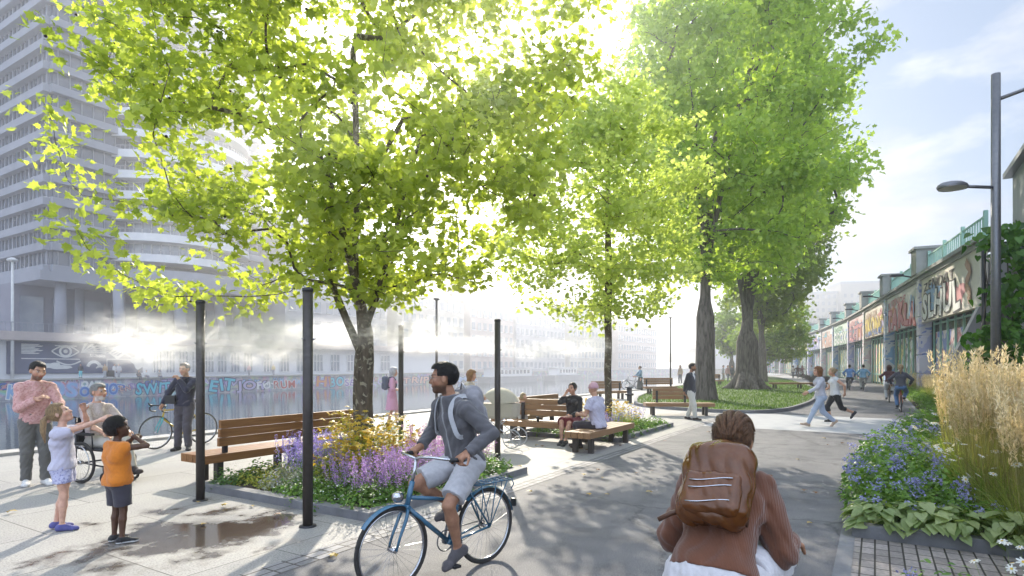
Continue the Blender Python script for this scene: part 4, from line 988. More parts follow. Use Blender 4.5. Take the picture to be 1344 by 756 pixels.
bo = empty('drinking_bollard', at(826, 27.2), 0, 'short round steel bollard with a ring by the lawn', 'bollard')
mb = MB(); mb.lathe([(.12, 0), (.12, .72), (.001, .72)], n=16); mb.build('post', MT['steel_dark'], bo)
mb = MB(); mb.lathe([(.13, .36), (.2, .37), (.2, .45), (.13, .46)], n=16); mb.build('ring', MT['steel_dark'], bo)
mb = MB(); mb.lathe([(.001, .79), (.2, .78), (.2, .72), (.1, .7)], n=16); mb.build('cap', MT['grey_metal'], bo)

# ---- bicycles: forward +y, origin on the ground between the wheels
def bicycle(label, p, d, frame, style='city', crank=0.6, group=None, tyre='rubber', wb=.97, wr=.325, lean=0.0, fork_c=None, detail=True, bar=(0, 0, 1), drop=0.0):
    o = empty('bicycle', p, math.atan2(-d[0], d[1]), label, 'bicycle', group); o.rotation_euler[1] = lean
    ra, fa = Vector((0, -wb/2, wr)), Vector((0, wb/2, wr)); bb = Vector((0, -.07, .27))
    race = style == 'race'
    stp = Vector((0, -.235, .80 if not race else .83)); sd_ = Vector((0, -.25, .93-drop)); stp.z -= drop; hb_, ht = Vector((0, wb/2-.125, .60)), Vector((0, wb/2-.185, .82))
    tr = .02 if race else .0225
    for ax, nm in ((fa, 'front'), (ra, 'rear')):
        mb = MB(); mb.tube([ax+Vector((-.045, 0, 0)), ax+Vector((.045, 0, 0))], .02, 10)
        ns = 28 if detail else 14
        for k in range(ns):
            a = 2*math.pi*k/ns; a2 = a+(.35 if k % 2 else -.35); s = .03 if (k//2) % 2 else -.03
            mb.tube([ax+Vector((s, math.cos(a2)*.018, math.sin(a2)*.018)), ax+Vector((0, math.cos(a)*(wr-.03), math.sin(a)*(wr-.03)))], .0014, 3, cap=False)
        wheel = mb.build('wheel', MT['steel'], o)
        mb = MB(); mb.torus(ax, (1, 0, 0), wr-.012, .017 if not race else .012, 48 if detail else 28, 8); mb.build('tyre', MT[tyre], wheel)
        mb = MB(); mb.torus(ax, (1, 0, 0), wr-.034, .009, 48 if detail else 28, 6, flat=1.3); mb.build('rim', MT['steel'], wheel)
    mb = MB()
    mb.tube([bb, stp], tr*.8, 10); mb.tube([hb_, ht], tr*.95, 10)
    if race: mb.tube([stp-Vector((0, 0, .03)), ht-Vector((0, 0, .03))], tr*.75, 10)
    elif style == 'city': mb.tube([bb+(stp-bb)*.62, hb_+(ht-hb_)*.45], tr*.75, 10)
    mb.tube([bb, hb_+(ht-hb_)*.12], tr*.9, 10)
    for s in (-1, 1):
        mb.tube([bb+Vector((s*.03, 0, 0)), ra+Vector((s*.055, 0, 0))], tr*.45, 8); mb.tube([stp-(stp-bb)*.1+Vector((s*.015, 0, 0)), ra+Vector((s*.055, 0, 0))], tr*.4, 8)
    mb.tube([bb+Vector((-.04, 0, 0)), bb+Vector((.04, 0, 0))], .024, 10)
    fr = mb.build('frame', frame, o)
    mb = MB()
    for s in (-1, 1):
        mb.tube([hb_+Vector((s*.03, .0, .03)), hb_+Vector((s*.048, .03, -.05)), fa+Vector((s*.05, -.035, .1)), fa+Vector((s*.05, 0, 0))], [.014, .014, .011, .009], 8)
    mb.tube([hb_+Vector((-.045, 0, .03)), hb_+Vector((.045, 0, .03))], .017, 8); mb.build('fork', fork_c or frame, o)
    st = ht+Vector((0, -.035+bar[0], .17+bar[1])) if not race else ht+Vector((0, .09, .07))
    mb = MB(); mb.tube([ht, ht+(ht-hb_).normalized()*.08, st], .014, 8)
    if race:
        for s in (-1, 1):
            c = [st, st+Vector((s*.2, 0, .0)), st+Vector((s*.215, .05, -.005)), st+Vector((s*.22, .1, -.04)), st+Vector((s*.22, .09, -.1)), st+Vector((s*.22, .03, -.125)), st+Vector((s*.22, -.03, -.125))]
            mb.tube(c, .014, 8)
        grips = [st+Vector((s*.21, .05, .0)) for s in (-1, 1)]
    else:
        grips = []
        for s in (-1, 1):
            k = s*bar[2]; mb.tube([st, st+Vector((k*.06, .02, .02)), st+Vector((k*.18, 0, .03)), st+Vector((k*.27, -.08, .015)), st+Vector((k*.295, -.2, .0))], .012, 8)
            grips.append(st+Vector((k*.295, -.19, .0)))
    mb.build('handlebar', MT['steel'] if not race else MT['black'], o)
    for s, g in zip((-1, 1), grips):
        mb = MB()
        if race:
            mb.tube([g, g+Vector((0, .06, .02)), g+Vector((0, .08, .06))], [.016, .018, .01], 8); mb.build('brake_hood', MT['black'], o)
        else:
            mb.tube([g+Vector((-s*.012, .08, .006)), g+Vector((0, -.05, -.003))], .018, 10); mb.build('grip', MT['black'], o)
    mb = MB(); mb.tube([stp, sd_-Vector((0, 0, .03))], .013, 8); mb.build('seat_post', MT['steel'], o)
    mb = MB(); n = 12; vs = []; fs = []
    prof = [(-.13, .085, .0), (-.11, .105, .012), (-.04, .085, .012), (.03, .04, .006), (.12, .024, .0), (.15, .012, -.008)]
    for y, w_, z in prof:
        for k in range(n):
            a = 2*math.pi*k/n; vs.append((math.cos(a)*w_, sd_.y+y, sd_.z+z+max(-.55, math.sin(a))*.045*(1 if w_ > .05 else .7)))
    for i in range(len(prof)-1):
        for k in range(n): fs.append((i*n+k, i*n+(k+1) % n, (i+1)*n+(k+1) % n, (i+1)*n+k))
    fs += [tuple(range(n-1, -1, -1)), tuple(range((len(prof)-1)*n, len(prof)*n))]
    mb.add(vs, fs, 0, True); mb.build('saddle', MT['leather'] if style == 'city' else MT['black'], o)
    mb = MB(); mb.torus(bb+Vector((.045, 0, 0)), (1, 0, 0), .085, .006, 28, 6); mb.tube([bb+Vector((.03, 0, 0)), bb+Vector((.06, 0, 0))], .03, 10)
    ped = []
    for s, a in ((1, crank), (-1, crank+math.pi)):
        e = bb+Vector((s*.085, math.cos(a)*.165, math.sin(a)*.165)); mb.tube([bb+Vector((s*.06, 0, 0)), e], [.013, .009], 8); ped.append(e)
    for y in (-.05, .05):
        pass
    ca = bb+Vector((.045, 0, .086)); cb = ra+Vector((.045, 0, .036)); mb.tube([ca, cb], .005, 4); mb.tube([bb+Vector((.045, 0, -.086)), ra+Vector((.045, 0, -.036))], .005, 4)
    mb.torus(ra+Vector((.045, 0, 0)), (1, 0, 0), .036, .006, 16, 5); mb.build('crankset', MT['grey_metal'], o)
    for s, e in zip((1, -1), ped):
        mb = MB(); mb.box(e+Vector((s*.055, 0, 0)), (.09, .07, .022), bev=.004); mb.build('pedal', MT['black'], o)
    if style == 'city':
        for ax, a0, a1 in ((fa, R(-52), R(28)), (ra, R(-42), R(78))):
            mb = MB(); k = 22; vs = []; fs = []
            for i in range(k+1):
                a = math.pi/2+(a0+(a1-a0)*i/k) if ax is ra else math.pi/2-(-a0+(-a1+a0)*0)+(a1-a0)*i/k*1.0+0
                for j in range(5):
                    x = (j-2)*.014; rr = wr+.022-.006*abs(j-2)**1.6*.8; vs.append(ax+Vector((x, math.cos(a)*rr, math.sin(a)*rr)))
            for i in range(k):
                for j in range(4): fs.append((i*5+j, i*5+j+1, i*5+j+6, i*5+j+5))
            mb.add(vs, fs, 0, True); mb.build('mudguard', frame, o)
        mb = MB(); z = wr*2+.055; y0, y1 = -wb/2-.26, -wb/2+.17
        for s in (-1, 1):
            mb.tube([(s*.07, y1, z), (s*.075, y0, z), ], .006, 6); mb.tube([ra+Vector((s*.06, 0, 0)), (s*.075, y0+.06, z)], .005, 6); mb.tube([ra+Vector((s*.06, 0, 0)), (s*.075, y0+.2, z)], .005, 6); mb.tube([ra+Vector((s*.06, 0, 0)), (s*.075, y1-.05, z)], .005, 6)
            mb.tube([(s*.075, y0, z), (s*.075, y0-.02, z-.05), (s*.06, y0+.0, z-.09)], .005, 6)
        mb.tube([(-.025, y0, z), (-.025, y1, z)], .005, 6); mb.tube([(.025, y0, z), (.025, y1, z)], .005, 6)
        for t in (0, .25, .5, .75, 1): mb.tube([(-.075, y0+(y1-y0)*t, z), (.075, y0+(y1-y0)*t, z)], .005, 6)
        mb.build('rack', frame, o)
        mb = MB(); mb.lathe([(.001, .03), (.03, .025), (.042, 0), (.04, -.04), (.001, -.05)], hb_+Vector((0, .09, .12)), 14, ax=(0, 1, .1)); mb.build('headlight', MT['steel'], o)
        mb = MB(); mb.box((0, -wb/2-wr-.03, wr*1.45), (.045, .03, .07), bev=.006); mb.build('rear_light', MT['black'], o)
    return o, dict(grips=grips, pedals=[e+Vector((s*.05, 0, .012)) for s, e in zip((1, -1), ped)], saddle=sd_, wb=wb)
M_bike_blue = mat('bike_blue', (.035, .12, .2), (.045, .14, .23), 8, .25, coat=.5)
M_bike_teal = mat('bike_teal', (.05, .42, .45), rough=.3, coat=.5); M_bike_yel = mat('bike_yellow', (.6, .42, .04), rough=.3, coat=.5)
M_bike_red = mat('bike_red', (.5, .1, .03), rough=.3, coat=.5); M_bike_grey = mat('bike_grey', (.18, .19, .2), rough=.35, coat=.4); M_bike_brown = mat('bike_brown', (.16, .08, .04), rough=.35, coat=.4)
# ================================================================== plants
M_fgreen = leaf_mat('flower_bed_leaf', (.06, .15, .02), (.2, .34, .06), .4)
M_fdark = leaf_mat('dark_bed_leaf', (.04, .1, .02), (.13, .24, .05), .4)
M_silver = leaf_mat('silver_leaf', (.2, .22, .17), (.36, .38, .3), .35)
M_ylw_leaf = leaf_mat('yellow_green_leaf', (.18, .24, .03), (.42, .42, .07), .4)
M_heart = leaf_mat('heart_leaf', (.2, .28, .1), (.38, .44, .2), .4)
M_straw = leaf_mat('straw_plume', (.55, .46, .27), (.88, .78, .55), .45, (1.1, 1.0, .8))
M_stem = leaf_mat('straw_stem', (.2, .19, .07), (.42, .38, .17), .3)
M_blade = leaf_mat('grass_leaf', (.14, .2, .04), (.36, .4, .12), .45)
M_purple = leaf_mat('purple_floret', (.34, .18, .46), (.62, .42, .72), .4, (1.1, 1, 1.1))
M_lav = leaf_mat('lavender_floret', (.26, .2, .55), (.5, .42, .8), .4, (1.1, 1, 1.1))
M_bluef = leaf_mat('blue_floret', (.22, .22, .48), (.46, .46, .74), .35, (1, 1, 1.1))
M_yellow = leaf_mat('yellow_petal', (.55, .36, .03), (.8, .6, .1), .4, (1.1, 1, .6))
M_wpet = leaf_mat('white_petal', (.65, .65, .6), (.85, .85, .82), .35, (1, 1, 1))
M_core = leaf_mat('flower_centre', (.05, .03, .01), (.16, .1, .02), .1)
M_rose = leaf_mat('pinkish_floret', (.45, .2, .45), (.7, .45, .68), .4, (1.1, 1, 1.1))
def ribbon(P0, P1, w, bend=None, seg=4, tint=None):
    """thin bent blades from P0 to P1"""
    n = len(P0); d = P1-P0; side = unit(np.cross(d, rng.normal(size=(n, 3)))); bend = np.zeros((n, 3)) if bend is None else bend
    t = np.linspace(0, 1, seg+1); C = P0[:, None]+d[:, None]*t[None, :, None]+bend[:, None]*(4*t*(1-t))[None, :, None]
    ww = (np.asarray(w)*np.ones(n))[:, None]*(1-.8*t)[None, :]
    A = C+side[:, None]*ww[..., None]; B = C-side[:, None]*ww[..., None]
    V = np.stack([A, B], 2).reshape(n, -1, 3); k = 2*(seg+1)
    q = np.concatenate([[2*i, 2*i+1, 2*i+3, 2*i+2] for i in range(seg)])
    l = (np.arange(n)[:, None]*k+q[None]).ravel()
    tt = rng.uniform(0, 1, n) if tint is None else tint
    return V.reshape(-1, 3), l, np.arange(0, len(l), 4), np.repeat(tt, k)
def mound(n, rx, ry, h, size, shape=OVAL, up=.8, fold=.2, inner=.35):
    a = rng.uniform(0, 2*np.pi, n); r = np.sqrt(rng.uniform(0, 1, n)); z = np.sqrt(np.maximum(0, 1-r**2))*rng.uniform(inner, 1, n)*(1+.25*np.sin(3*a))
    P = np.stack([np.cos(a)*r*rx, np.sin(a)*r*ry, z*h], 1)
    O = P*np.array([1/rx, 1/ry, 1/h]); Nn = O*.8+rng.normal(size=(n, 3))*.5; Nn[:, 2] += up
    D = O+rng.normal(size=(n, 3))*.7
    return leaves(P, size*rng.uniform(.6, 1.25, n), Nn, D, shape, fold)
def spikes(n, rx, ry, h0, h1, per=34, size=.022, wid=.02, length=.3, lean=.12):
    a = rng.uniform(0, 2*np.pi, n); r = np.sqrt(rng.uniform(0, 1, n)); B = np.stack([np.cos(a)*r*rx*.8, np.sin(a)*r*ry*.8, np.full(n, .1)], 1)
    H = rng.uniform(h0, h1, n); T = B+np.stack([np.cos(a)*r*lean*2+rng.normal(size=n)*lean*.4, np.sin(a)*r*lean*2+rng.normal(size=n)*lean*.4, H-.1], 1)
    st = ribbon(B, T, .004, seg=2)
    t = rng.uniform(0, 1, (n, per)); L_ = np.minimum(length, H*.6)[:, None]; ax = unit(T-B)
    P = T[:, None]-ax[:, None]*(t*L_)[..., None]+rng.normal(size=(n, per, 3))*wid*(.25+t)[..., None]
    P = P.reshape(-1, 3); Nn = rng.normal(size=P.shape); D = rng.normal(size=P.shape)+np.array([0, 0, .5])
    return st, leaves(P, size*rng.uniform(.7, 1.3, len(P)), Nn, D, OVAL, .3)
def daisies(C, size, Nn, petals=9, drop=.0):
    n = len(C); Nn = unit(Nn); X = unit(np.cross(Nn, np.array([.3, .2, 1.]))+1e-6); Y = np.cross(Nn, X)
    a = np.linspace(0, 2*np.pi, petals, endpoint=False)
    D = (X[:, None]*np.cos(a)[None, :, None]+Y[:, None]*np.sin(a)[None, :, None]); D = D-Nn[:, None]*drop
    P = np.repeat(C[:, None], petals, 1).reshape(-1, 3); D = D.reshape(-1, 3); NN = np.repeat(Nn[:, None], petals, 1).reshape(-1, 3)
    pet = leaves(P, np.repeat(size, petals), NN+D*drop, D, np.array([(.12, -.05), (.5, -.2), (.95, -.13), (1, 0), (.95, .13), (.5, .2), (.12, .05)]), .1)
    ctr = leaves(C+Nn*.004-X*(size*.25)[:, None], size*.5, Nn, X, np.array([(0, 0), (.15, .4), (.5, .5), (.85, .4), (1, 0), (.85, -.4), (.5, -.5), (.15, -.4)]), 0)
    return pet, ctr
def plant(name, label, cat, group, parts_):
    o = empty(name, (0, 0, -50), 0, label, cat, group)
    for nm, ps, m in parts_: part(nm, ps, m, o)
    o['kind'] = 'thing'
    return o
def sow(protos, places):
    kids = {}
    for x in bpy.data.objects:
        if x.parent: kids.setdefault(x.parent.name, []).append(x)
    used = set()
    for i, pl in enumerate(places):
        p = pl[0]; s = pl[1] if len(pl) > 1 else 1.0; src = protos[pl[3] if len(pl) > 3 else i % len(protos)]
        if src.name not in used: o = src; used.add(src.name)
        else: o = copy_tree(src, None, kids)
        o.location = p; o.rotation_euler = (0, 0, random.uniform(0, 6.28)); o.scale = (s, s, s*(pl[2] if len(pl) > 2 else 1))
    for q in protos:
        if q.name not in used:
            for c in kids.get(q.name, []): bpy.data.objects.remove(c)
            bpy.data.objects.remove(q)
# -- first planter
def salvia(h, label, group, m, per=44, n=30, rx=.34):
    st, fl = spikes(n, rx, rx, h*.72, h, per, .022, .015, .36, .06)
    return plant('salvia_plant', label, 'flower', group, [('foliage', [mound(300, rx, rx, h*.5, .07, OVAL)], M_fgreen), ('blossom', [fl, st+(1,)], [m, M_fgreen])])
sv = [salvia(.66, 'upright purple sage spikes in the planter before the yellow coneflowers', 'purple sage plants by the cyclist', M_purple) for _ in range(2)]
sow(sv, [(W(5.55, 5.15), 1), (W(5.35, 5.5), .95), (W(5.5, 5.85), .95), (W(5.95, 5.2), 1.05), (W(6.4, 5.3), 1.05), (W(5.85, 5.6), 1.0), (W(6.25, 5.75), 1.0)])
sv = [salvia(.78, 'pinkish purple sage spikes at the back of the planter behind the trunk', 'pinkish sage plants behind the trunk', M_rose) for _ in range(2)]
sow(sv, [(W(7.2, 5.4), 1), (W(7.6, 5.9), 1.05), (W(7.1, 5.9), 1.0), (W(7.75, 6.5), 1.0), (W(7.6, 5.3), .95), (W(6.75, 5.55), 1.0)])
sv = [salvia(.72, 'pale lavender blue flower spikes between the bench and the wider pole', 'lavender blue spikes by the pole', M_lav, 44, 40) for _ in range(2)]
sow(sv, [(W(5.85, 7.25), 1), (W(6.05, 6.85), 1.08), (W(5.75, 6.8), 1), (W(6.35, 7.3), 1.05), (W(6.4, 7.75), 1.0)])
def rudbeckia(label, h=.85):
    n = 62; a = rng.uniform(0, 2*np.pi, n); r = np.sqrt(rng.uniform(0, 1, n))*.42; zz = h*(1-.5*(r/.42)**2)*rng.uniform(.72, 1.05, n)
    C = np.stack([np.cos(a)*r, np.sin(a)*r, zz], 1); B = C*np.array([.45, .45, 0])+np.array([0, 0, .05])
    pet, ctr = daisies(C, rng.uniform(.035, .052, n), rng.normal(size=(n, 3))*.35+np.array([0, 0, 1]), 9, .25)
    return plant('coneflower_plant', label, 'flower', 'yellow coneflowers round the trunk', [('foliage', [mound(420, .4, .4, h*.8, .075, LANCE)], M_ylw_leaf), ('blossom', [pet, ctr+(1,), ribbon(B, C, .004, seg=2)+(2,)], [M_yellow, M_core, M_ylw_leaf])])
rb = [rudbeckia('bushy yellow coneflower in front of the plane tree trunk') for _ in range(2)]
sow(rb, [(W(6.15, 6.4), 1.25), (W(6.45, 6.85), 1.3), (W(6.0, 6.05), 1.1), (W(6.6, 6.2), 1.2), (W(7.2, 6.7), 1.25), (W(5.65, 6.3), .95), (W(6.35, 5.95), 1.05), (W(6.75, 7.35), 1.2)])
def groundcover(label, m, h, size, n=520, rx=.36, fl=None, shape=OVAL, group=None, name='bedding_plant'):
    ps = [('foliage', [mound(n, rx, rx, h, size, shape)], m)]
    if fl:
        k = fl[1]; a = rng.uniform(0, 6.28, k); r = np.sqrt(rng.uniform(0, 1, k))*.95; P = np.stack([np.cos(a)*r*rx, np.sin(a)*r*rx, h*np.sqrt(1-r**2*.9)+.015], 1)
        ps.append(('blossom', [leaves(P, fl[2], rng.normal(size=(k, 3))*.4+np.array([0, 0, 1]), rng.normal(size=(k, 3)), MAPLE if fl[3] else OVAL, .1)], fl[0]))
    return plant(name, label, 'plant', group, ps)
gc = [groundcover('low fresh green edging plant with tiny white flowers along the planter kerb', M_fgreen, .27, .06, fl=(M_wpet, 46, .028, 0), group='green edging plants at the near corner') for _ in range(2)]
sow(gc, [(W(5.12, 5.15), 1), (W(5.1, 5.6), .95), (W(5.12, 6.05), 1), (W(5.18, 6.45), .95), (W(5.45, 4.98+.2), .9), (W(5.95, 5.02), .8), (W(6.6, 5.05), .9), (W(7.1, 5.08), .95), (W(7.6, 5.1), 1.05), (W(7.95, 5.3), 1.1), (W(7.95, 5.75), 1.1), (W(5.4, 5.85), .85), (W(5.45, 6.6), .9)])
gc = [groundcover('pinch of yellow green stonecrop at the bench side of the planter', M_ylw_leaf, .24, .05, 600, fl=(M_yellow, 60, .026, 0), group='yellow green stonecrop at the bench side') for _ in range(2)]
sow(gc, [(W(5.3, 7.5), 1), (W(5.35, 7.15), .95), (W(5.75, 7.6), 1), (W(6.2, 7.65), .9)])
gc = [groundcover('dark leafy green shrublet at the planter corner below the bench', M_fdark, .33, .08, 420, group='dark leafy shrublets below the bench') for _ in range(1)]
sow(gc, [(W(5.05, 7.72), .8), (W(5.55, 7.78), .9), (W(6.4, 7.72), .9), (W(7.1, 7.6), 1.0)])
gc = [groundcover('silvery grey catmint mound at the foot of the wider pole', M_silver, .34, .045, 700, .34, fl=(M_lav, 60, .025, 0), group='silvery catmint mounds') for _ in range(2)]
sow(gc, [(W(5.25, 6.8), 1), (W(5.6, 7.05), .95), (W(5.55, 6.6), .9)])
# -- second planter
gc = [groundcover('low green edging plant round the second planter', M_fgreen, .26, .06, 420, group='green edging plants of the second planter') for _ in range(1)]
sow(gc, [(W(u, w), 1.05) for u in (12.95, 13.5, 14.05, 14.6, 15.2, 15.8, 16.4) for w in (5.25,)]+[(W(12.95, w), 1) for w in (5.8, 6.4, 7.0)]+[(W(16.5, 5.8), 1), (W(16.4, 6.4), 1)])
sv = [salvia(.6, 'lavender blue flower spikes beside the man in the pink cap', 'lavender spikes of the second planter', M_lav, 30, 36)]
sow(sv, [(W(13.3, 5.7), 1), (W(13.8, 5.6), 1), (W(13.6, 6.1), 1), (W(15.9, 5.8), 1.05)])
rb = [rudbeckia('yellowish coneflower bush in the second planter near the bollard')]
rb[0]['group'] = 'coneflowers of the second planter'
sow(rb, [(W(14.5, 5.7), .95), (W(15.1, 5.6), .95), (W(14.9, 6.8), 1), (W(15.6, 6.3), 1), (W(14.2, 6.5), .9)])
# -- bed along the path: blue shrubs, heart leaves, daisies
def blueshrub(label, h=.5, rx=.36):
    n = 6; C = []
    for i in range(n):
        a = rng.uniform(0, 6.28); r = rx*math.sqrt(rng.uniform(0, 1)); c = np.array([math.cos(a)*r, math.sin(a)*r, h*(1-.45*(r/rx)**2)+rng.uniform(.0, .09)])
        k = 34; C.append(c+rng.normal(size=(k, 3))*np.array([.036, .036, .028]))
    P = np.concatenate(C); st = np.array([c.mean(0) for c in C])
    return plant('blue_flower_shrub', label, 'flower', 'blue flowering shrubs along the path', [('foliage', [mound(760, rx, rx, h*1.08, .065, OVAL), ], M_fgreen), ('blossom', [leaves(P, rng.uniform(.016, .032, len(P)), rng.normal(size=P.shape), rng.normal(size=P.shape), MAPLE, .2), ribbon(st*np.array([.4, .4, 0]), st, .004, seg=2)+(1,)], [M_bluef, M_fgreen])])
bs = [blueshrub('leafy shrub with blue flower heads at the path side of the bed') for _ in range(3)]
pl_ = []
for u, w, s in [(7.45, -.15, .9), (7.75, -.55, 1.0), (8.1, -.05, 1.05), (8.5, -.5, 1.1), (8.9, -.02, 1.1), (9.4, -.4, 1.15), (9.9, .0, 1.1), (10.5, -.35, 1.15), (11.2, -.05, 1.15), (12.0, -.35, 1.1), (12.9, -.2, 1.1), (11.6, -.6, 1.0), (12.6, -.75, 1.0), (10.9, -.7, 1.0), (15.2, -.75, 1.1), (7.4, -.85, .85), (4.45, -.35, .8), (4.3, -.8, .9), (14, -.45, 1.1)]:
    pl_.append((W(u, w), s, rng.uniform(.9, 1.2)))
sow(bs, pl_)
def heart(label):
    n = 72; a = rng.uniform(0, 6.28, n); r = np.sqrt(rng.uniform(.05, 1, n))*.3; P = np.stack([np.cos(a)*r, np.sin(a)*r, .12+.2*(1-(r/.3)**2)+rng.uniform(-.03, .04, n)], 1)
    Nn = np.stack([np.cos(a)*r*2.4, np.sin(a)*r*2.4, np.ones(n)], 1)+rng.normal(size=(n, 3))*.25; D = np.stack([np.cos(a), np.sin(a), -.3*np.ones(n)], 1)+rng.normal(size=(n, 3))*.25
    return plant('heart_leaf_plant', label, 'plant', 'heart leaved plants at the setts', [('foliage', [leaves(P, rng.uniform(.085, .145, n), Nn, D, HEART, .18), ribbon(P*np.array([.3, .3, 0]), P, .004, seg=2)], M_heart)])
ht_ = [heart('pale green heart leaved plant edging the bed above the setts') for _ in range(2)]
sow(ht_, [(W(7.12, -.02), 1), (W(7.15, -.38), 1.05), (W(7.1, -.7), 1), (W(7.12, -1.05), 1.05), (W(7.35, -.55), 1), (W(7.4, .02), .85), (W(9.0, .02), .8), (W(4.55, -.6), .8)])
def cosmos(label, h=.8):
    n = 7; a = rng.uniform(0, 6.28, n); r = rng.uniform(.05, .4, n); C = np.stack([np.cos(a)*r, np.sin(a)*r, h*rng.uniform(.7, 1.1, n)], 1)
    pet, ctr = daisies(C, rng.uniform(.036, .058, n), rng.normal(size=(n, 3))*.35+np.array([-.2, -.2, 1]), 8, .02)
    return plant('white_daisy_plant', label, 'flower', 'white daisies among the grass', [('foliage', [mound(160, .3, .3, h*.45, .08, LANCE)], M_fgreen), ('blossom', [pet, ctr+(1,), ribbon(C*np.array([.3, .3, 0]), C, .004, seg=3)+(2,)], [M_wpet, M_yellow, M_fgreen])])
cs = [cosmos('tall thin daisy plant with open white flowers before the straw grass') for _ in range(3)]
sow(cs, [(W(u, w), s) for u, w, s in [(4.6, -.75, .75), (4.7, -1.0, .7), (5.2, -.95, .6), (7.9, -.95, .9), (8.6, -.9, 1), (9.3, -.85, 1), (10.2, -.8, 1), (11.0, -.75, 1.05), (12.2, -.75, 1.05), (13.8, -.8, 1.0), (4.5, -1.15, .8)]])
# -- straw coloured feather grass
def reed(label, n=72, h=1.62, group=None, plume=26, hb=.75):
    a = rng.uniform(0, 6.28, n); r = np.sqrt(rng.uniform(0, 1, n)); B = np.stack([np.cos(a)*r*.16, np.sin(a)*r*.16, np.zeros(n)], 1)
    H = h*rng.uniform(.78, 1.08, n); ln = rng.uniform(.03, .3, n)*r; T = B+np.stack([np.cos(a)*ln*h*.75+rng.normal(size=n)*.05, np.sin(a)*ln*h*.75+rng.normal(size=n)*.05, H], 1)
    st = ribbon(B, T, .0035, seg=3)
    L_ = rng.uniform(.3, .46, n); t = rng.uniform(0, 1, (n, plume)); ax = unit(T-B)
    P = (T[:, None]-ax[:, None]*(t*L_[:, None])[..., None]+rng.normal(size=(n, plume, 3))*.009*(np.sin(np.pi*np.clip(t+.1, 0, 1)))[..., None]).reshape(-1, 3)
    D = np.repeat(ax[:, None], plume, 1).reshape(-1, 3)+rng.normal(size=(n*plume, 3))*.17
    pm = leaves(P, rng.uniform(.04, .075, n*plume), rng.normal(size=P.shape), D, np.array([(0, 0), (.4, .13), (1, 0), (.4, -.13)]), .1, np.repeat(rng.uniform(0, 1, n), plume))
    m = 150; a = rng.uniform(0, 6.28, m); B2_ = np.stack([np.cos(a)*.12, np.sin(a)*.12, np.zeros(m)], 1); o_ = rng.uniform(.15, .6, m); T2 = B2_+np.stack([np.cos(a)*o_, np.sin(a)*o_, rng.uniform(.15, hb, m)], 1)
    bl = ribbon(B2_, T2, .005, seg=5, bend=np.stack([np.zeros(m), np.zeros(m), rng.uniform(.08, .3, m)], 1))
    return plant('feather_grass', label, 'ornamental grass', group, [('blade', [bl], M_blade), ('stalk', [st], M_stem), ('plume', [pm], M_straw)])
G1 = 'straw coloured feather grasses close by the bed'
rd = [reed('tall feather grass with dense straw plumes behind the blue shrubs', group=G1) for _ in range(4)]
pl_ = []
for u in np.arange(6.7, 20, .42):
    for w in (-1.15, -1.6, -2.1, -2.7):
        if w > -1.3 and (u < 7.0 or u > 11.5): continue
        if w > -1.8 and u > 14: continue
        pl_.append((W(u+rng.uniform(-.15, .15), w+rng.uniform(-.18, .18)-(.12 if u < 8.5 else 0)+edge_out(u)*.9), rng.uniform(.86, 1.1)*(1 if u < 12 else .86), rng.uniform(.9, 1.08)))
for u in (5.4, 5.9, 6.3):
    for w in (-1.55, -2.0): pl_.append((W(u, w), .95))
sow(rd, pl_)
G2 = 'straw grasses farther along the path'
rd = [reed('shorter straw grass farther along the viaduct side of the path', 46, 1.25, G2, 14, .6) for _ in range(3)]
pl_ = []
for u in np.arange(21.5, 70, 1.05):
    for k in range(3):
        w = -.6-k*.8-rng.uniform(0, .6)+pathc(u)+edge_out(u); pl_.append((W(u+rng.uniform(-.5, .5), w), rng.uniform(.6, 1.0)))
sow(rd, pl_)
# green tufts between path and grasses
tf = [groundcover('fresh green fern like tuft between the asphalt and the straw grass', M_fgreen, .5, .16, 160, .4, shape=LANCE, group='green tufts along the path edge', name='green_tuft') for _ in range(2)]
sow(tf, [(W(u, -.15+rng.uniform(-.3, .05)+pathc(u)+edge_out(u)), rng.uniform(.6, 1.05)) for u in np.arange(13.6, 46, .75)])
# ivy over the trellis by the lamp
tr_ = empty('trellis', at(1345, 13.6), 0, 'dark steel trellis frame carrying the ivy near the lamp post', 'trellis')
mb = MB()
for x in (-.7, .5, 1.7): mb.tube([(x, .3, 0), (x, .3, 4.6)], .045, 8)
for z in (1.2, 2.4, 3.6, 4.6): mb.tube([(-.7, .3, z), (1.7, .3, z)], .03, 8)
mb.build('frame', MT['steel_dark'], tr_)
iv = empty('ivy', at(1345, 13.5), 0, 'dense green climbing ivy hanging over the trellis beside the lamp post', 'climbing plant')
n = 2600; x = rng.uniform(-1.15, 2.0, n); z = rng.uniform(0, 1, n)**.8*4.9; edge = -1.05+.45*np.sin(z*2.3)+.3*np.sin(z*5.1)+np.maximum(0, z-3.3)*.45
k = (x > edge); x, z = x[k], z[k]; n = len(x); P = np.stack([x, rng.normal(size=n)*.28+.1*np.sin(x*4+z*3), z], 1)
mb = MB()
for k in range(9):
    xs = -.8+.3*k; mb.tube([(xs+.15*math.sin(j*1.3+k), .15+.1*math.cos(j+k), j*.6) for j in range(8)], .015, 5)
mb.build('stem', M_bark_old, iv)
part('foliage', [leaves(P, rng.uniform(.1, .2, n), rng.normal(size=(n, 3))*.5+np.array([-.2, -.9, .4]), rng.normal(size=(n, 3))*.5+np.array([0, -.2, -.8]), HEART, .2)], leaf_mat('ivy_leaf', (.03, .1, .015), (.11, .25, .03), .4), iv)
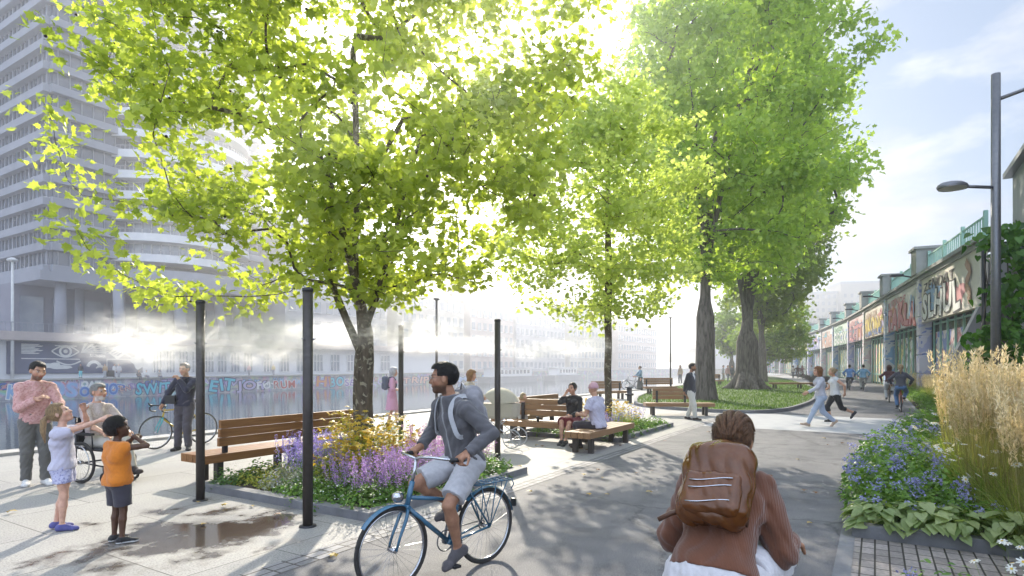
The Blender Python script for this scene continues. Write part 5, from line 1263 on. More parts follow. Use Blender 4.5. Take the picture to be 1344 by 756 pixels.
# fallen leaves
M_fall = [mat('fallen_leaf_brown', (.22, .1, .03), (.14, .06, .02), 30), mat('fallen_leaf_yellow', (.42, .3, .06), (.34, .2, .04), 30)]
fm = []
for m in M_fall:
    mb = MB(); mb.add([(x*.1, y*.1, .012+.02*abs(math.sin(5*y))+.012*x) for x, y in MAPLE], [tuple(range(13, -1, -1))]); fm.append((mb, m))
src = {}
for grp, lab, n, f in (('fallen leaves on the paving', 'dry fallen leaf lying on the pale paving slabs', 46, lambda: W(rng.uniform(2.5, 14), rng.uniform(4.6, 9.5))), ('fallen leaves on the asphalt', 'dry fallen leaf lying on the asphalt path', 34, lambda: W(rng.uniform(3, 16), rng.uniform(.5, 4.1)))):
    for i in range(n):
        k = i % 2; p = f()
        if 4.7 < (p.x*PU[0]+p.y*PU[1]) < 8.3 and 4.7 < (p.x*PW[0]+p.y*PW[1]) < 8.9: continue
        if k not in src: o = fm[k][0].build('fallen_leaf', fm[k][1]); src[k] = o
        else: o = src[k].copy(); COL.objects.link(o)
        s = rng.uniform(.6, 1.1); o.location = p+Vector((0, 0, .005)); o.rotation_euler = (0, 0, rng.uniform(0, 6.28)); o.scale = (s, s, s); tag(o, lab, 'leaf', grp)
# ================================================================== people: one smooth body surface each, clothes and hair as its children
def snets(D, org, h):
    """surface nets: the zero surface of D as quads"""
    s = D < 0; nx, ny, nz = D.shape
    c = np.zeros((nx-1, ny-1, nz-1), np.int8)
    for i in (0, 1):
        for j in (0, 1):
            for k in (0, 1): c += s[i:nx-1+i, j:ny-1+j, k:nz-1+k]
    m = (c > 0) & (c < 8); ids = np.full(m.shape, -1, np.int32); I = np.argwhere(m); ids[m] = np.arange(len(I))
    acc = np.zeros((len(I), 3)); cnt = np.zeros(len(I)); a, b, e = I.T
    for ax in range(3):
        for p in (0, 1):
            for q in (0, 1):
                o0 = [0, 0, 0]; o1 = [0, 0, 0]; ot = [x for x in range(3) if x != ax]
                o0[ot[0]] = o1[ot[0]] = p; o0[ot[1]] = o1[ot[1]] = q; o1[ax] = 1
                d0 = D[a+o0[0], b+o0[1], e+o0[2]]; d1 = D[a+o1[0], b+o1[1], e+o1[2]]
                x = (d0 < 0) != (d1 < 0); t = np.where(x, d0/np.where(x, d0-d1, 1), 0)
                pt = np.zeros((len(I), 3)); pt[:, ot[0]] = p; pt[:, ot[1]] = q; pt[:, ax] = t
                acc += pt*x[:, None]; cnt += x
    V = (I+acc/np.maximum(cnt, 1)[:, None])*h+org; F = []
    for ax in range(3):
        sl0 = [slice(1, -1)]*3; sl1 = [slice(1, -1)]*3; sl0[ax] = slice(0, -1); sl1[ax] = slice(1, None)
        A = s[tuple(sl0)]; B = s[tuple(sl1)]
        for fl, msk in ((0, A & ~B), (1, ~A & B)):
            E_ = np.argwhere(msk)
            if not len(E_): continue
            E_ = E_+np.array([0 if i == ax else 1 for i in range(3)])
            u, v = (ax+1) % 3, (ax+2) % 3
            def cid(du, dv):
                q = E_.copy(); q[:, u] -= du; q[:, v] -= dv; return ids[q[:, 0], q[:, 1], q[:, 2]]
            q = np.stack([cid(1, 1), cid(0, 1), cid(0, 0), cid(1, 0)], 1)
            F.append(q if fl == 0 else q[:, ::-1])
    F = np.concatenate(F); F = F[(F >= 0).all(1)]
    return V, F
def v3(*a): return np.array(a, float)
def nrm(v): return v/(np.linalg.norm(v)+1e-12)
def cap(a, b, ra, rb, g, k=None, flat=False, fa=False): return ('c', np.array(a, float), np.array(b, float), ra, rb, g, k, flat, fa)
def ell(c, r, M, g, k=None): return ('e', np.array(c, float), np.array(r, float), M, None, g, k)
def bxp(c, r, M, rd, g, k=None): return ('b', np.array(c, float), np.array(r, float), M, rd, g, k)
def field(prims, org, shp, h, k0, off=0.0):
    D = np.full(shp, .5, np.float32); org = np.array(org)
    for p in prims:
        if p[0] == 'c': lo = np.minimum(p[1]-max(p[3], p[4]), p[2]-max(p[3], p[4])); hi = np.maximum(p[1]+max(p[3], p[4]), p[2]+max(p[3], p[4]))
        else: rm = np.linalg.norm(p[2]) if p[0] == 'b' else max(p[2]); lo = p[1]-rm; hi = p[1]+rm
        k = p[6] if p[6] is not None else k0; mg = .02+off+k*1.2+2*h
        i0 = np.maximum(0, np.floor((lo-mg-org)/h).astype(int)); i1 = np.minimum(shp, np.ceil((hi+mg-org)/h).astype(int)+1)
        if (i1 <= i0).any(): continue
        X, Y, Z = [np.arange(i0[i], i1[i])*h+org[i] for i in range(3)]
        P = np.stack(np.meshgrid(X, Y, Z, indexing='ij'), -1)
        if p[0] == 'c':
            a, b = p[1], p[2]; ba = b-a; L2 = ba@ba+1e-12; tt = ((P-a)@ba)/L2; t = np.clip(tt, 0, 1)
            d = np.linalg.norm(P-a-t[..., None]*ba, axis=-1)-(p[3]+(p[4]-p[3])*t)-off
            if p[7]: d = np.maximum(d, (tt-1)*math.sqrt(L2))
            if p[8]: d = np.maximum(d, -tt*math.sqrt(L2))
        elif p[0] == 'e':
            q = (P-p[1])@p[3].T; r = p[2]+off; k1 = np.linalg.norm(q/r, axis=-1); k2 = np.linalg.norm(q/(r*r), axis=-1); d = k1*(k1-1)/np.maximum(k2, 1e-6)
        else:
            q = np.abs((P-p[1])@p[3].T)-(p[2]-p[4]); d = np.linalg.norm(np.maximum(q, 0), axis=-1)+np.minimum(q.max(-1), 0)-p[4]-off
        S = tuple(slice(i0[i], i1[i]) for i in range(3)); o = D[S]
        hh = np.clip(.5+.5*(d-o)/k, 0, 1); D[S] = d*(1-hh)+o*hh-k*hh*(1-hh)
    return D
def gridof(prims, h, pad):
    lo, hi = v3(9, 9, 9), -v3(9, 9, 9)
    for p in prims:
        if p[0] == 'c': r = max(p[3], p[4]); lo = np.minimum(lo, np.minimum(p[1], p[2])-r); hi = np.maximum(hi, np.maximum(p[1], p[2])+r)
        else: r = np.linalg.norm(p[2]) if p[0] == 'b' else max(p[2]); lo = np.minimum(lo, p[1]-r); hi = np.maximum(hi, p[1]+r)
    lo = lo-pad; hi = hi+pad; return lo, tuple(np.ceil((hi-lo)/h).astype(int)+1)
def coords(org, shp, h): return np.stack(np.meshgrid(*[np.arange(shp[i])*h+org[i] for i in range(3)], indexing='ij'), -1)
def mesh_of(name, V, F, mats, parent=None, mi=None, col=None):
    o = np_obj(name, V, F.ravel(), np.arange(0, F.size, 4), mats, parent, True, mi)
    if col is not None:
        a = o.data.color_attributes.new('col', 'FLOAT_COLOR', 'POINT'); a.data.foreach_set('color', np.concatenate([col, np.ones((len(col), 1))], 1).astype(np.float32).ravel())
    return o
def folds(P, amp, seed=0, wl=.16):
    q = P*2*np.pi/wl; s = seed*1.7
    return amp*(np.sin(q[..., 0]*.8+q[..., 2]*.6+1.3*np.sin(q[..., 1]*.7+s)+s)+.7*np.sin(q[..., 1]*.9-q[..., 2]*.8+1.1*np.sin(q[..., 0]*.6)+2*s)+.5*np.sin(q[..., 2]*1.7+q[..., 0]*.9+s))*.45+amp*.7*(.45-np.abs(np.sin(q[..., 2]*.9+q[..., 0]*1.1-q[..., 1]*.8+1.4*np.sin(q[..., 1]*.5+q[..., 0]*.4+s)+2.1*s)))
def ik(a, t, l1, l2, pole):
    a, t, pole = map(lambda x: np.array(x, float), (a, t, pole)); d = t-a; L_ = np.linalg.norm(d); mx_ = (l1+l2)*.998
    if L_ > mx_: t = a+d/L_*mx_; d = t-a; L_ = mx_
    x = (l1*l1-l2*l2+L_*L_)/(2*L_); y = math.sqrt(max(l1*l1-x*x, 0)); dn = d/L_
    pp = pole-dn*(pole@dn); return a+dn*x+nrm(pp)*y, t
def skin_mat():
    m, nt, out = new_mat('skin'); b = N(nt, 'BsdfPrincipled', i_Roughness=.5); L(nt, b.outputs[0], out.inputs[0])
    a = N(nt, 'VertexColor', layer_name='col'); tc = N(nt, 'TexCoord'); n = N(nt, 'TexNoise', i_Scale=22, i_Detail=5); L(nt, tc.outputs['Object'], n.inputs['Vector'])
    r = ramp(nt, n.outputs['Fac'], [(.35, (.84, .78, .78)), (.65, (1.1, 1.08, 1.06))]); mx = N(nt, 'Mix', data_type='RGBA', blend_type='MULTIPLY'); mx.inputs['Factor'].default_value = 1; L(nt, a.outputs[0], mx.inputs['A']); L(nt, r.outputs[0], mx.inputs['B']); L(nt, mx.outputs['Result'], b.inputs['Base Color'])
    n2 = N(nt, 'TexNoise', i_Scale=240, i_Detail=2); L(nt, tc.outputs['Object'], n2.inputs['Vector']); bp = N(nt, 'Bump', i_Strength=.2, i_Distance=.002); L(nt, n2.outputs['Fac'], bp.inputs['Height']); L(nt, bp.outputs[0], b.inputs['Normal'])
    b.inputs['Subsurface Weight'].default_value = .0; b.inputs['Specular IOR Level'].default_value = .4
    return m
M_skin = skin_mat()
SK = {'pale': (.62, .38, .28), 'light': (.55, .32, .22), 'tan': (.36, .19, .115), 'brown': (.2, .1, .06), 'dark': (.1, .05, .03)}
_cl = {}
def cloth(c, c2=None, scale=40, rough=.85, pattern=None):
    k = (c, c2, scale, pattern)
    if k not in _cl:
        m = mat('cloth', c, c2 or tuple(x*.86 for x in c), scale, rough, .25, bscale=260, sheen=.2)
        if pattern == 'dots': m.node_tree.nodes['Color Ramp'].color_ramp.elements[0].position = .5; m.node_tree.nodes['Color Ramp'].color_ramp.elements[1].position = .58
        _cl[k] = m
    return _cl[k]
_hm = {}
def hair_mat(c):
    if c not in _hm: _hm[c] = mat('hair', tuple(x*1.25 for x in c), tuple(x*.3 for x in c), 22, .42, .9, stretch=(6, 6, .7), bscale=70)
    return _hm[c]

def person(label, loc, rz, H, pel, up=(0, 0, 1), yaw=0, head=(0, 0), R_=None, L_=None, Rp=(.6, -.6, -.5), Lp=(-.6, -.6, -.5), Rf=None, Lf=None, Rk=(.1, 1, .1), Lk=(-.1, 1, .1), fy=(0, 0), fp=(0, 0),
           sex='m', skin='light', vox=.012, hair=('short', (.03, .02, .015)), top=None, bottom=None, shoes=None, shoe_c=(.6, .6, .6), curl=(.35, .35), beard=None, hn=None, extra=(), group=None, hipyaw=None, wide=1.0, tiltroll=0.0, hd=None):
    s = H; up = nrm(np.array(up, float)); pel = np.array(pel, float); cy_, sy_ = math.cos(R(-yaw)), math.sin(R(-yaw))
    r = v3(cy_, sy_, 0); r = nrm(r-up*(r@up)); f = np.cross(up, r)
    hy = R(-(yaw*.4 if hipyaw is None else hipyaw)); hr = v3(math.cos(hy), math.sin(hy), 0); hfw = np.cross(v3(0, 0, 1), hr)
    fem = sex == 'f'; kid = sex == 'k'; w = wide
    C = pel+up*.2*s; Nk = pel+up*.305*s+f*.004*s; sw = (.1 if not fem else .087)*w*s; SR, SL = pel+up*.272*s+r*sw, pel+up*.272*s-r*sw
    ua, fa_, th, sh = .172*s, .148*s, .245*s, .238*s
    hipR, hipL = pel-up*.0*s+hr*.05*s-v3(0, 0, .02*s), pel+hr*-.05*s-v3(0, 0, .02*s)
    hy2, hp = R(-(yaw+head[0])), R(head[1]); q = v3(math.cos(hy2), math.sin(hy2), 0); hfx = v3(-math.sin(hy2), math.cos(hy2), 0)
    Hf = hfx*math.cos(hp)+v3(0, 0, 1)*math.sin(hp); Hu = np.cross(q, Hf)
    Hu, q = nrm(Hu+q*tiltroll), nrm(q-Hu*tiltroll)
    nd = nrm(up*.6+v3(0, 0, .6)+f*.12); Hc = Nk+nd*.058*s+Hu*.052*s+Hf*.018*s
    hs = 1.07 if not kid else 1.3
    if kid: Hc = Hc+Hu*.02*s
    hz = s*hs
    Rf = v3(.06*s, 0, .045*s) if Rf is None else np.array(Rf, float); Lf = v3(-.06*s, 0, .045*s) if Lf is None else np.array(Lf, float)
    R_ = SR+v3(.05*s, .03*s, -.31*s) if R_ is None else np.array(R_, float); L_ = SL+v3(-.05*s, .03*s, -.31*s) if L_ is None else np.array(L_, float)
    eR, R_ = ik(SR, R_, ua, fa_, Rp); eL, L_ = ik(SL, L_, ua, fa_, Lp); kR, Rf = ik(hipR, Rf, th, sh, Rk); kL, Lf = ik(hipL, Lf, th, sh, Lk)
    mf = .94 if fem else (.95 if kid else 1.0); P = []
    # trunk
    cw = .047 if not fem else .041
    P += [cap(pel+up*.03*s+f*.002*s, C+f*.004*s+up*.03*s, .058*s*w*mf, .055*s*w*mf, 'torso')]
    P += [cap(pel-hr*.036*s, pel+hr*.036*s, .062*s*w, .062*s*w, 'hips')]
    for e in (1, -1):
        P += [cap(pel+hr*e*.036*s*w, pel+up*.1*s+r*e*(.034 if not fem else .026)*s*w, .058*s*w, .052*s*w*mf, 'torso'), cap(pel+up*.1*s+r*e*(.034 if not fem else .026)*s*w, C+r*e*cw*s*w-f*.004*s, .052*s*w*mf, .056*s*w*mf, 'torso'),
              cap(C+r*e*cw*s*w-f*.004*s, pel+up*.262*s+r*e*.058*s, .056*s*w*mf, .034*s*mf, 'torso'), cap(pel+up*.268*s+r*e*.05*s, (SR if e > 0 else SL)-up*.004*s, .033*s*mf, .03*s*mf, 'torso'),
              cap(Nk+up*.012*s+r*e*.012*s-f*.006*s, (SR if e > 0 else SL)*.7+Nk*.3+up*.0*s, .024*s, .02*s, 'torso')]
    P += [cap(Nk-up*.02*s, Nk+nd*.05*s, .036*s*mf, .03*s if not fem else .026*s, 'neck')]
    P += [cap(pel-hr*.042*s-f*.024*s-v3(0, 0, .025*s), pel+hr*.042*s-f*.024*s-v3(0, 0, .025*s), .054*s, .054*s, 'hips')]
    if fem: P += [ell(C+up*.03*s+f*.05*s+r*.036*s*e, v3(.034, .034, .034)*s, np.eye(3), 'torso') for e in (1, -1)]
    # head
    A = np.stack([q, Hf, Hu]); k_ = .012*hz
    P += [ell(Hc+Hu*.014*hz-Hf*.008*hz, v3(.0445, .056, .053)*hz, A, 'head', k_), ell(Hc-Hu*.012*hz+Hf*.012*hz, v3(.038, .042, .052)*hz, A, 'head', k_),
          cap(Hc-Hu*.036*hz+Hf*.012*hz, Hc-Hu*.051*hz+Hf*.035*hz, .03*hz, .0175*hz, 'head', k_), cap(Hc+Hf*.049*hz+Hu*.004*hz, Hc+Hf*.0605*hz-Hu*.0165*hz, .0048*hz, .0072*hz, 'head', .006*hz),
          cap(Hc+Hf*.054*hz-Hu*.017*hz-q*.008*hz, Hc+Hf*.054*hz-Hu*.017*hz+q*.008*hz, .0065*hz, .0065*hz, 'head', .006*hz),
          cap(Hc+Hf*.047*hz+Hu*.0145*hz-q*.022*hz, Hc+Hf*.047*hz+Hu*.0145*hz+q*.022*hz, .0065*hz, .0065*hz, 'head', .008*hz),
          cap(Hc+Hf*.049*hz-Hu*.0335*hz-q*.011*hz, Hc+Hf*.049*hz-Hu*.0335*hz+q*.011*hz, .0065*hz, .0065*hz, 'head', .006*hz)]
    for e in (1, -1):
        P += [ell(Hc+q*e*.0465*hz-Hf*.004*hz-Hu*.004*hz, v3(.006, .012, .018)*hz, A, 'head', .004*hz), cap(Hc+q*e*.028*hz+Hf*.034*hz-Hu*.012*hz, Hc+q*e*.026*hz+Hf*.03*hz-Hu*.02*hz, .012*hz, .012*hz, 'head', k_)]
    # limbs
    for S_, E_, W_, sd2, cu_, hi in ((SR, eR, R_, 'R', curl[0], 0), (SL, eL, L_, 'L', curl[1], 1)):
        e = 1 if sd2 == 'R' else -1
        P += [cap(S_, S_*.4+E_*.6, .031*s*mf, .0265*s*mf, 'ua'+sd2), cap(S_*.4+E_*.6, E_, .0265*s*mf, .0215*s*mf, 'ua'+sd2), cap(E_, E_*.65+W_*.35, .0215*s*mf, .0225*s*mf, 'fa'+sd2), cap(E_*.65+W_*.35, W_, .0225*s*mf, .0145*s*mf, 'fa'+sd2)]
        fd = nrm(W_-E_) if hd is None else nrm(np.array(hd, float)); pn = np.array(hn[hi], float) if hn and hn[hi] is not None else v3(-e*.8, .2, -.3); pn = nrm(pn-fd*(pn@fd)); sdv = np.cross(fd, pn); g = 'hand'+sd2; kk = .006*s
        if (sdv@f) < 0 and not hn: sdv = -sdv
        elif hn: sdv = sdv*(-e)
        P += [cap(W_, W_+fd*.05*s+sdv*.013*s, .0145*s, .0125*s, g, .01*s), cap(W_, W_+fd*.05*s-sdv*.014*s, .0145*s, .0115*s, g, .01*s), cap(W_+fd*.01*s, W_+fd*.048*s, .0135*s, .0135*s, g, .01*s)]
        for j, (o_, ln) in enumerate(((.0195, .043), (.0065, .048), (-.0065, .045), (-.0185, .036))):
            c0 = W_+fd*.052*s+sdv*o_*s; a1, a2 = cu_*1.0+.06*j, cu_*2.1+.06*j
            d1 = fd*math.cos(a1)+pn*math.sin(a1)+sdv*o_*2.5; d2 = fd*math.cos(a2)+pn*math.sin(a2); c1 = c0+d1*ln*.55*s; c2 = c1+d2*ln*.55*s
            P += [cap(c0, c1, .0062*s, .0056*s, g, .003*s), cap(c1, c2, .0056*s, .0046*s, g, .003*s)]
        tb = W_+fd*.012*s+sdv*.016*s; t1 = tb+(sdv*.75+fd*.6+pn*.3*cu_)*.026*s; t2 = t1+(fd*.9+sdv*.2+pn*.6*cu_)*.026*s
        P += [cap(tb, t1, .0085*s, .007*s, g, .006*s), cap(t1, t2, .0068*s, .0052*s, g, .003*s)]
    feet = {}
    for Hp, K_, F_, sd2, yw, pt in ((hipR, kR, Rf, 'R', fy[0], fp[0]), (hipL, kL, Lf, 'L', fy[1], fp[1])):
        P += [cap(Hp, Hp*.4+K_*.6, .053*s*(1.04 if fem else 1)*w, .04*s*w, 'th'+sd2), cap(Hp*.4+K_*.6, K_, .04*s*w, .029*s, 'th'+sd2), cap(K_, K_*.68+F_*.32+nrm(np.cross(hr, K_-F_))*.004*s, .0285*s, .031*s, 'sh'+sd2), cap(K_*.68+F_*.32+nrm(np.cross(hr, K_-F_))*.004*s, F_, .031*s, .0175*s, 'sh'+sd2)]
        a = R(-yw); fd = v3(math.sin(-a)*-1 if False else -math.sin(a), math.cos(a), 0); fd = fd*math.cos(R(pt))+v3(0, 0, 1)*math.sin(R(pt)); fu = nrm(np.cross(np.cross(fd, v3(0, 0, 1)), fd)); fs = np.cross(fd, fu)
        heel = F_-fu*.022*s-fd*.02*s; toe = F_-fu*.030*s+fd*.085*s; tip_ = F_-fu*.032*s+fd*.105*s
        P += [cap(F_, heel, .019*s, .02*s, 'ft'+sd2), cap(heel, toe, .02*s, .0135*s, 'ft'+sd2), cap(toe-fs*.012*s, tip_+fs*-.004*s, .0125*s, .0105*s, 'ft'+sd2), cap(toe+fs*.012*s, tip_+fs*.0*s, .0125*s, .0105*s, 'ft'+sd2), cap(F_, F_+fd*.045*s-fu*.018*s, .02*s, .018*s, 'ft'+sd2)]
        feet[sd2] = (F_, fd, fu, fs, heel, toe, tip_)
    org, shp = gridof(P, vox, .04); D = field(P, org, shp, vox, .012*s); V, F = snets(D, org, vox)
    # colours of the skin surface
    base = np.array(SK[skin] if isinstance(skin, str) else skin); col = np.tile(base, (len(V), 1)); Lh = (V-Hc)@A.T/hz
    hd = (np.abs(Lh) < .075).all(1)
    def spot(c, rx, ry, colr, amt=1.0, sharp=3.0, front=.02):
        d2 = ((Lh[:, 0]-c[0])/rx)**2+((Lh[:, 2]-c[1])/ry)**2; mk = np.clip((1.0-d2)*sharp, 0, 1)*amt*(hd & (Lh[:, 1] > front)); col[:] = col*(1-mk[:, None])+np.array(colr)*mk[:, None]
    if beard:
        bc, ba_ = beard
        mk = np.clip((-.024-Lh[:, 2]-np.maximum(0, .02-np.abs(Lh[:, 0]))*.2)*75, 0, 1)*np.clip((.078+Lh[:, 2])*120, 0, 1)*(hd & (Lh[:, 1] > -.012))*ba_; mk *= 1-np.clip((1-(((Lh[:, 0])/.014)**2+((Lh[:, 2]+.034)/.006)**2))*3, 0, 1)*(Lh[:, 1] > .04)
        col = col*(1-mk[:, None])+np.array(bc)*mk[:, None]
    spot((0, -.034), .017, .0055, base*np.array([.85, .5, .5]) if skin not in ('dark',) else base*.8)
    hc = np.array(hair[1]) if hair else np.array((.05, .04, .03))
    for e in (1, -1):
        spot((e*.02, .0035), .0105, .006, base*.5, .7); spot((e*.02, .003), .008, .004, (.6, .57, .54)); spot((e*.02, .003), .0042, .0046, (.03, .02, .015)); spot((e*.021, .0165), .0135, .0034, hc*.8, .9)
        spot((e*.008, -.0195), .004, .0025, base*.35, .7); spot((e*.03, -.02), .014, .012, base*np.array([1.08, .85, .85]), .5)
    o = mesh_of('person', V, F, M_skin, None, None, col); o.location = loc; o.rotation_euler = (0, 0, rz); tag(o, label, 'person', group)
    # clothes
    def garment(name, prims, m, off, cuts=(), k=.018, amp=.004, seed=1, paint=None, vx=None, wl=.16):
        vx = vx or vox; og, sp = gridof(prims, vx, off+.03); D = field(prims, og, sp, vx, k, off); Q = coords(og, sp, vx)
        if amp: D = D+folds(Q, amp, seed, wl)
        for c in cuts:
            pd_ = (Q-c[0])@c[1]
            if len(c) > 2: pd_ = np.minimum(pd_, c[2]-(Q-c[0])@c[3])
            D = np.maximum(D, pd_)
        Vg, Fg = snets(D, og, vx)
        if not len(Fg): return None
        mi = None
        if paint: mi = paint(Vg[Fg].mean(1)).astype(np.int32)
        return mesh_of(name, Vg, Fg, m, o, mi)
    g_ = lambda *n: [p for p in P if any(p[5].startswith(x) for x in n)]
    tf = (C, r, f, up)
    if top:
        t = dict(sleeve='long', off=.016, hem=-.035, m=None, name='shirt', amp=.004, neck=.0, paint=None); t.update(top); pr = g_('torso')+[p for p in g_('hips')]
        for S_, E_, W_ in ((SR, eR, R_), (SL, eL, L_)):
            if t['sleeve'] == 'long': pr += [cap(S_, E_, .031*s*mf, .0245*s*mf, 'x'), cap(E_, E_+(W_-E_)*.97, .0245*s*mf, .017*s*mf, 'x', flat=True)]
            elif t['sleeve'] == 'short': pr += [cap(S_, S_+(E_-S_)*.62, .032*s*mf, .034*s*mf, 'x', flat=True)]
            elif t['sleeve'] == 'rolled': pr += [cap(S_, E_, .032*s*mf, .028*s*mf, 'x'), cap(E_, E_+(W_-E_)*.3, .027*s*mf, .026*s*mf, 'x', flat=True)]
            else: pr += [cap(S_-nrm(S_-Nk)*.03*s, S_+nrm(S_-Nk)*.0*s, .031*s*mf, .03*s*mf, 'x', flat=True)]
        pr += [cap(Nk-up*.03*s, Nk+nd*(.022+t['neck'])*s, .043*s, (.036 if not fem else .033)*s, 'x', flat=True)]
        if t.get('long'):     # a dress or long coat: flared body below the hips
            ln = t['long']; dn = -v3(0, 0, 1)*.9-up*.1; dn = nrm(dn)
            pr += [cap(pel+r*.02*s, pel+dn*ln*s+r*.03*s, .068*s, (t.get('flare', .1))*s, 'x', flat=True), cap(pel-r*.02*s, pel+dn*ln*s-r*.03*s, .068*s, t.get('flare', .1)*s, 'x', flat=True)]
            cuts = []
        else: cuts = [(pel+up*t['hem']*s, -nrm(up*.8+v3(0, 0, .2)))]
        cuts.append((Nk+nd*(.02+t['neck'])*s, nd))
        pt = t['paint']
        pf = None
        if pt == 'vneck': pf = lambda c: (((c-C)@f > .02*s) & (np.abs((c-C)@r) < np.clip(((c-C)@up+.02*s)*.42, 0, .035*s)))
        if pt == 'zip': pf = lambda c: (((c-C)@f > .02*s) & (np.abs((c-C)@r) < .006*s))
        ob = garment(t['name'], pr, t['m'], t['off'], cuts, amp=t['amp'], seed=len(label), paint=pf)
    if bottom:
        t = dict(kind='trousers', off=.010, m=None, ln=1.0, waist=.06, amp=.003); t.update(bottom); wc = (pel+up*t['waist']*s, up, .03*s, v3(0, 1, 0)) if abs(up[1]) > .3 or t.get('seated') else (pel+up*t['waist']*s, up)
        if t['kind'] in ('trousers', 'shorts'):
            pr = g_('hips')+[cap(pel+hr*e*.036*s*w, pel+up*.1*s+r*e*(.034 if not fem else .026)*s*w, .058*s*w, .052*s*w*mf, 'x') for e in (1, -1)]
            for Hp, K_, F_ in ((hipR, kR, Rf), (hipL, kL, Lf)):
                if t['kind'] == 'shorts': pr += [cap(Hp, Hp+(K_-Hp)*t['ln'], .057*s*w, t.get('cuff', .046)*s, 'x', flat=True)]
                else:
                    kt = min(1, max(0, t['ln']))
                    pr += [cap(Hp, K_, .056*s*w, .038*s, 'x'), cap(K_, K_+(F_-K_)*kt, .038*s, t.get('cuff', .029)*s, 'x', flat=True)]
            garment('trousers' if t['kind'] == 'trousers' else 'shorts', pr, t['m'], t['off'], [wc], k=.02, amp=t['amp'], seed=len(label)+3)
        else:
            ln = t['ln']; b0 = pel+up*.06*s
            if t.get('seated'):
                pr = g_('hips')+[cap(hipR, hipR+(kR-hipR)*ln, .064*s, .055*s, 'x', flat=True), cap(hipL, hipL+(kL-hipL)*ln, .064*s, .055*s, 'x', flat=True), cap((hipR+hipL)/2+v3(0, 0, .01*s), (hipR+hipL)/2+((kR+kL)/2-(hipR+hipL)/2)*ln, .06*s, .05*s, 'x', flat=True)]
            else:
                dn = v3(0, 0, -1); c1 = b0*.3+((kR+kL)/2)*.7; c1 = v3(c1[0], c1[1], pel[2]-ln*s)
                pr = g_('hips')+[cap(b0, c1, .06*s, t.get('flare', .11)*s, 'x', flat=True)]
            garment('skirt', pr, t['m'], t['off'], [wc], k=.03, amp=t.get('amp', .006), seed=5, wl=.09)
    if shoes:
        for sd2 in 'RL':
            F_, fd, fu, fs, heel, toe, tip_ = feet[sd2]
            pr = [cap(F_+fu*.008*s, heel, .021*s, .025*s, 'x'), cap(heel, toe, .0245*s, .0185*s, 'x'), cap(toe-fs*.012*s, tip_-fs*.004*s, .0175*s, .0145*s, 'x'), cap(toe+fs*.012*s, tip_, .0175*s, .0145*s, 'x'), cap(F_, F_+fd*.045*s-fu*.018*s, .022*s, .021*s, 'x')]
            zb = heel-fu*.0225*s; cuts = [(zb, -fu), (F_+fu*(.012 if shoes == 'low' else .05)*s, fu)]
            garment('shoe', pr, [shoe_c[0], shoe_c[1]] if isinstance(shoe_c, list) else shoe_c, .004, cuts, k=.012, amp=0, vx=min(vox, .009), paint=(lambda c: ((c-zb)@fu < .014*s)) if isinstance(shoe_c, list) else None)
    # hair
    if hair:
        st_, hcol = hair[0], hair[1]; hm_ = hair_mat(tuple(hcol)); k_ = .012*hz
        vol = {'short': .0045, 'bald': .003, 'long': .012, 'tail': .007, 'bun': .007, 'curly': .017, 'bob': .015, 'cap': .009, 'braid': .009}[st_]
        pr = [ell(Hc+Hu*.016*hz-Hf*.009*hz, v3(.0445, .056, .053)*hz+vol*hz, A, 'x')]
        if st_ == 'short': pr += [ell(Hc+Hu*.048*hz+Hf*.016*hz, v3(.034, .036, .022)*hz, A, 'x')]
        if st_ in ('long', 'bob'):
            ln = .1 if st_ == 'bob' else .19
            pr += [cap(Hc-Hf*.02*hz+q*e*.026*hz, Hc-Hf*.022*hz+q*e*.03*hz-Hu*(ln-.03)*hz, .038*hz, .026*hz, 'x') for e in (1, -1)]+[cap(Hc-Hf*.035*hz, Hc-Hf*.04*hz-v3(0, 0, 1)*ln*hz, .036*hz, .03*hz, 'x')]
        og, sp = gridof(pr, min(vox, .009), .03); vx = min(vox, .009); D = field(pr, og, sp, vx, .02*hz); Q = coords(og, sp, vx); LQ = (Q-Hc)@A.T/hz
        D = D+folds(Q, (.003 if st_ not in ('curly', 'bob', 'braid') else .0055)*hz/1.7, 2, .05 if st_ == 'curly' else .07)
        front = {'short': .026, 'bald': -.03, 'cap': .05, 'curly': .03, 'bun': .03, 'tail': .032, 'long': .03, 'bob': .026, 'braid': .03}[st_]; hl = {'short': .043, 'bald': .2, 'cap': .018, 'curly': .04, 'bun': .045, 'tail': .045, 'long': .045, 'bob': .044, 'braid': .045}[st_]
        low = {'short': -.03, 'bald': -.03, 'cap': -.0, 'curly': -.04, 'bun': -.042, 'tail': -.042, 'long': -.4, 'bob': -.4, 'braid': -.05}[st_]
        cut = np.minimum(LQ[..., 1]-front+.35*np.maximum(0, -LQ[..., 2]-.0)*(1 if st_ not in ('long', 'bob') else .3), hl-LQ[..., 2]); D = np.maximum(D, cut*hz)
        ear = .012 if st_ in ('short', 'bald', 'curly', 'cap') else -9
        side = np.minimum(-(LQ[..., 1]+.022), -(LQ[..., 2]-.012)) if ear > 0 else -9
        if ear > 0: D = np.maximum(D, np.minimum(np.minimum(.012-LQ[..., 2], LQ[..., 1]+.02), .0+np.abs(LQ[..., 0])-.03)*hz)
        D = np.maximum(D, (low-LQ[..., 2])*hz)
        Vh, Fh = snets(D, og, vx)
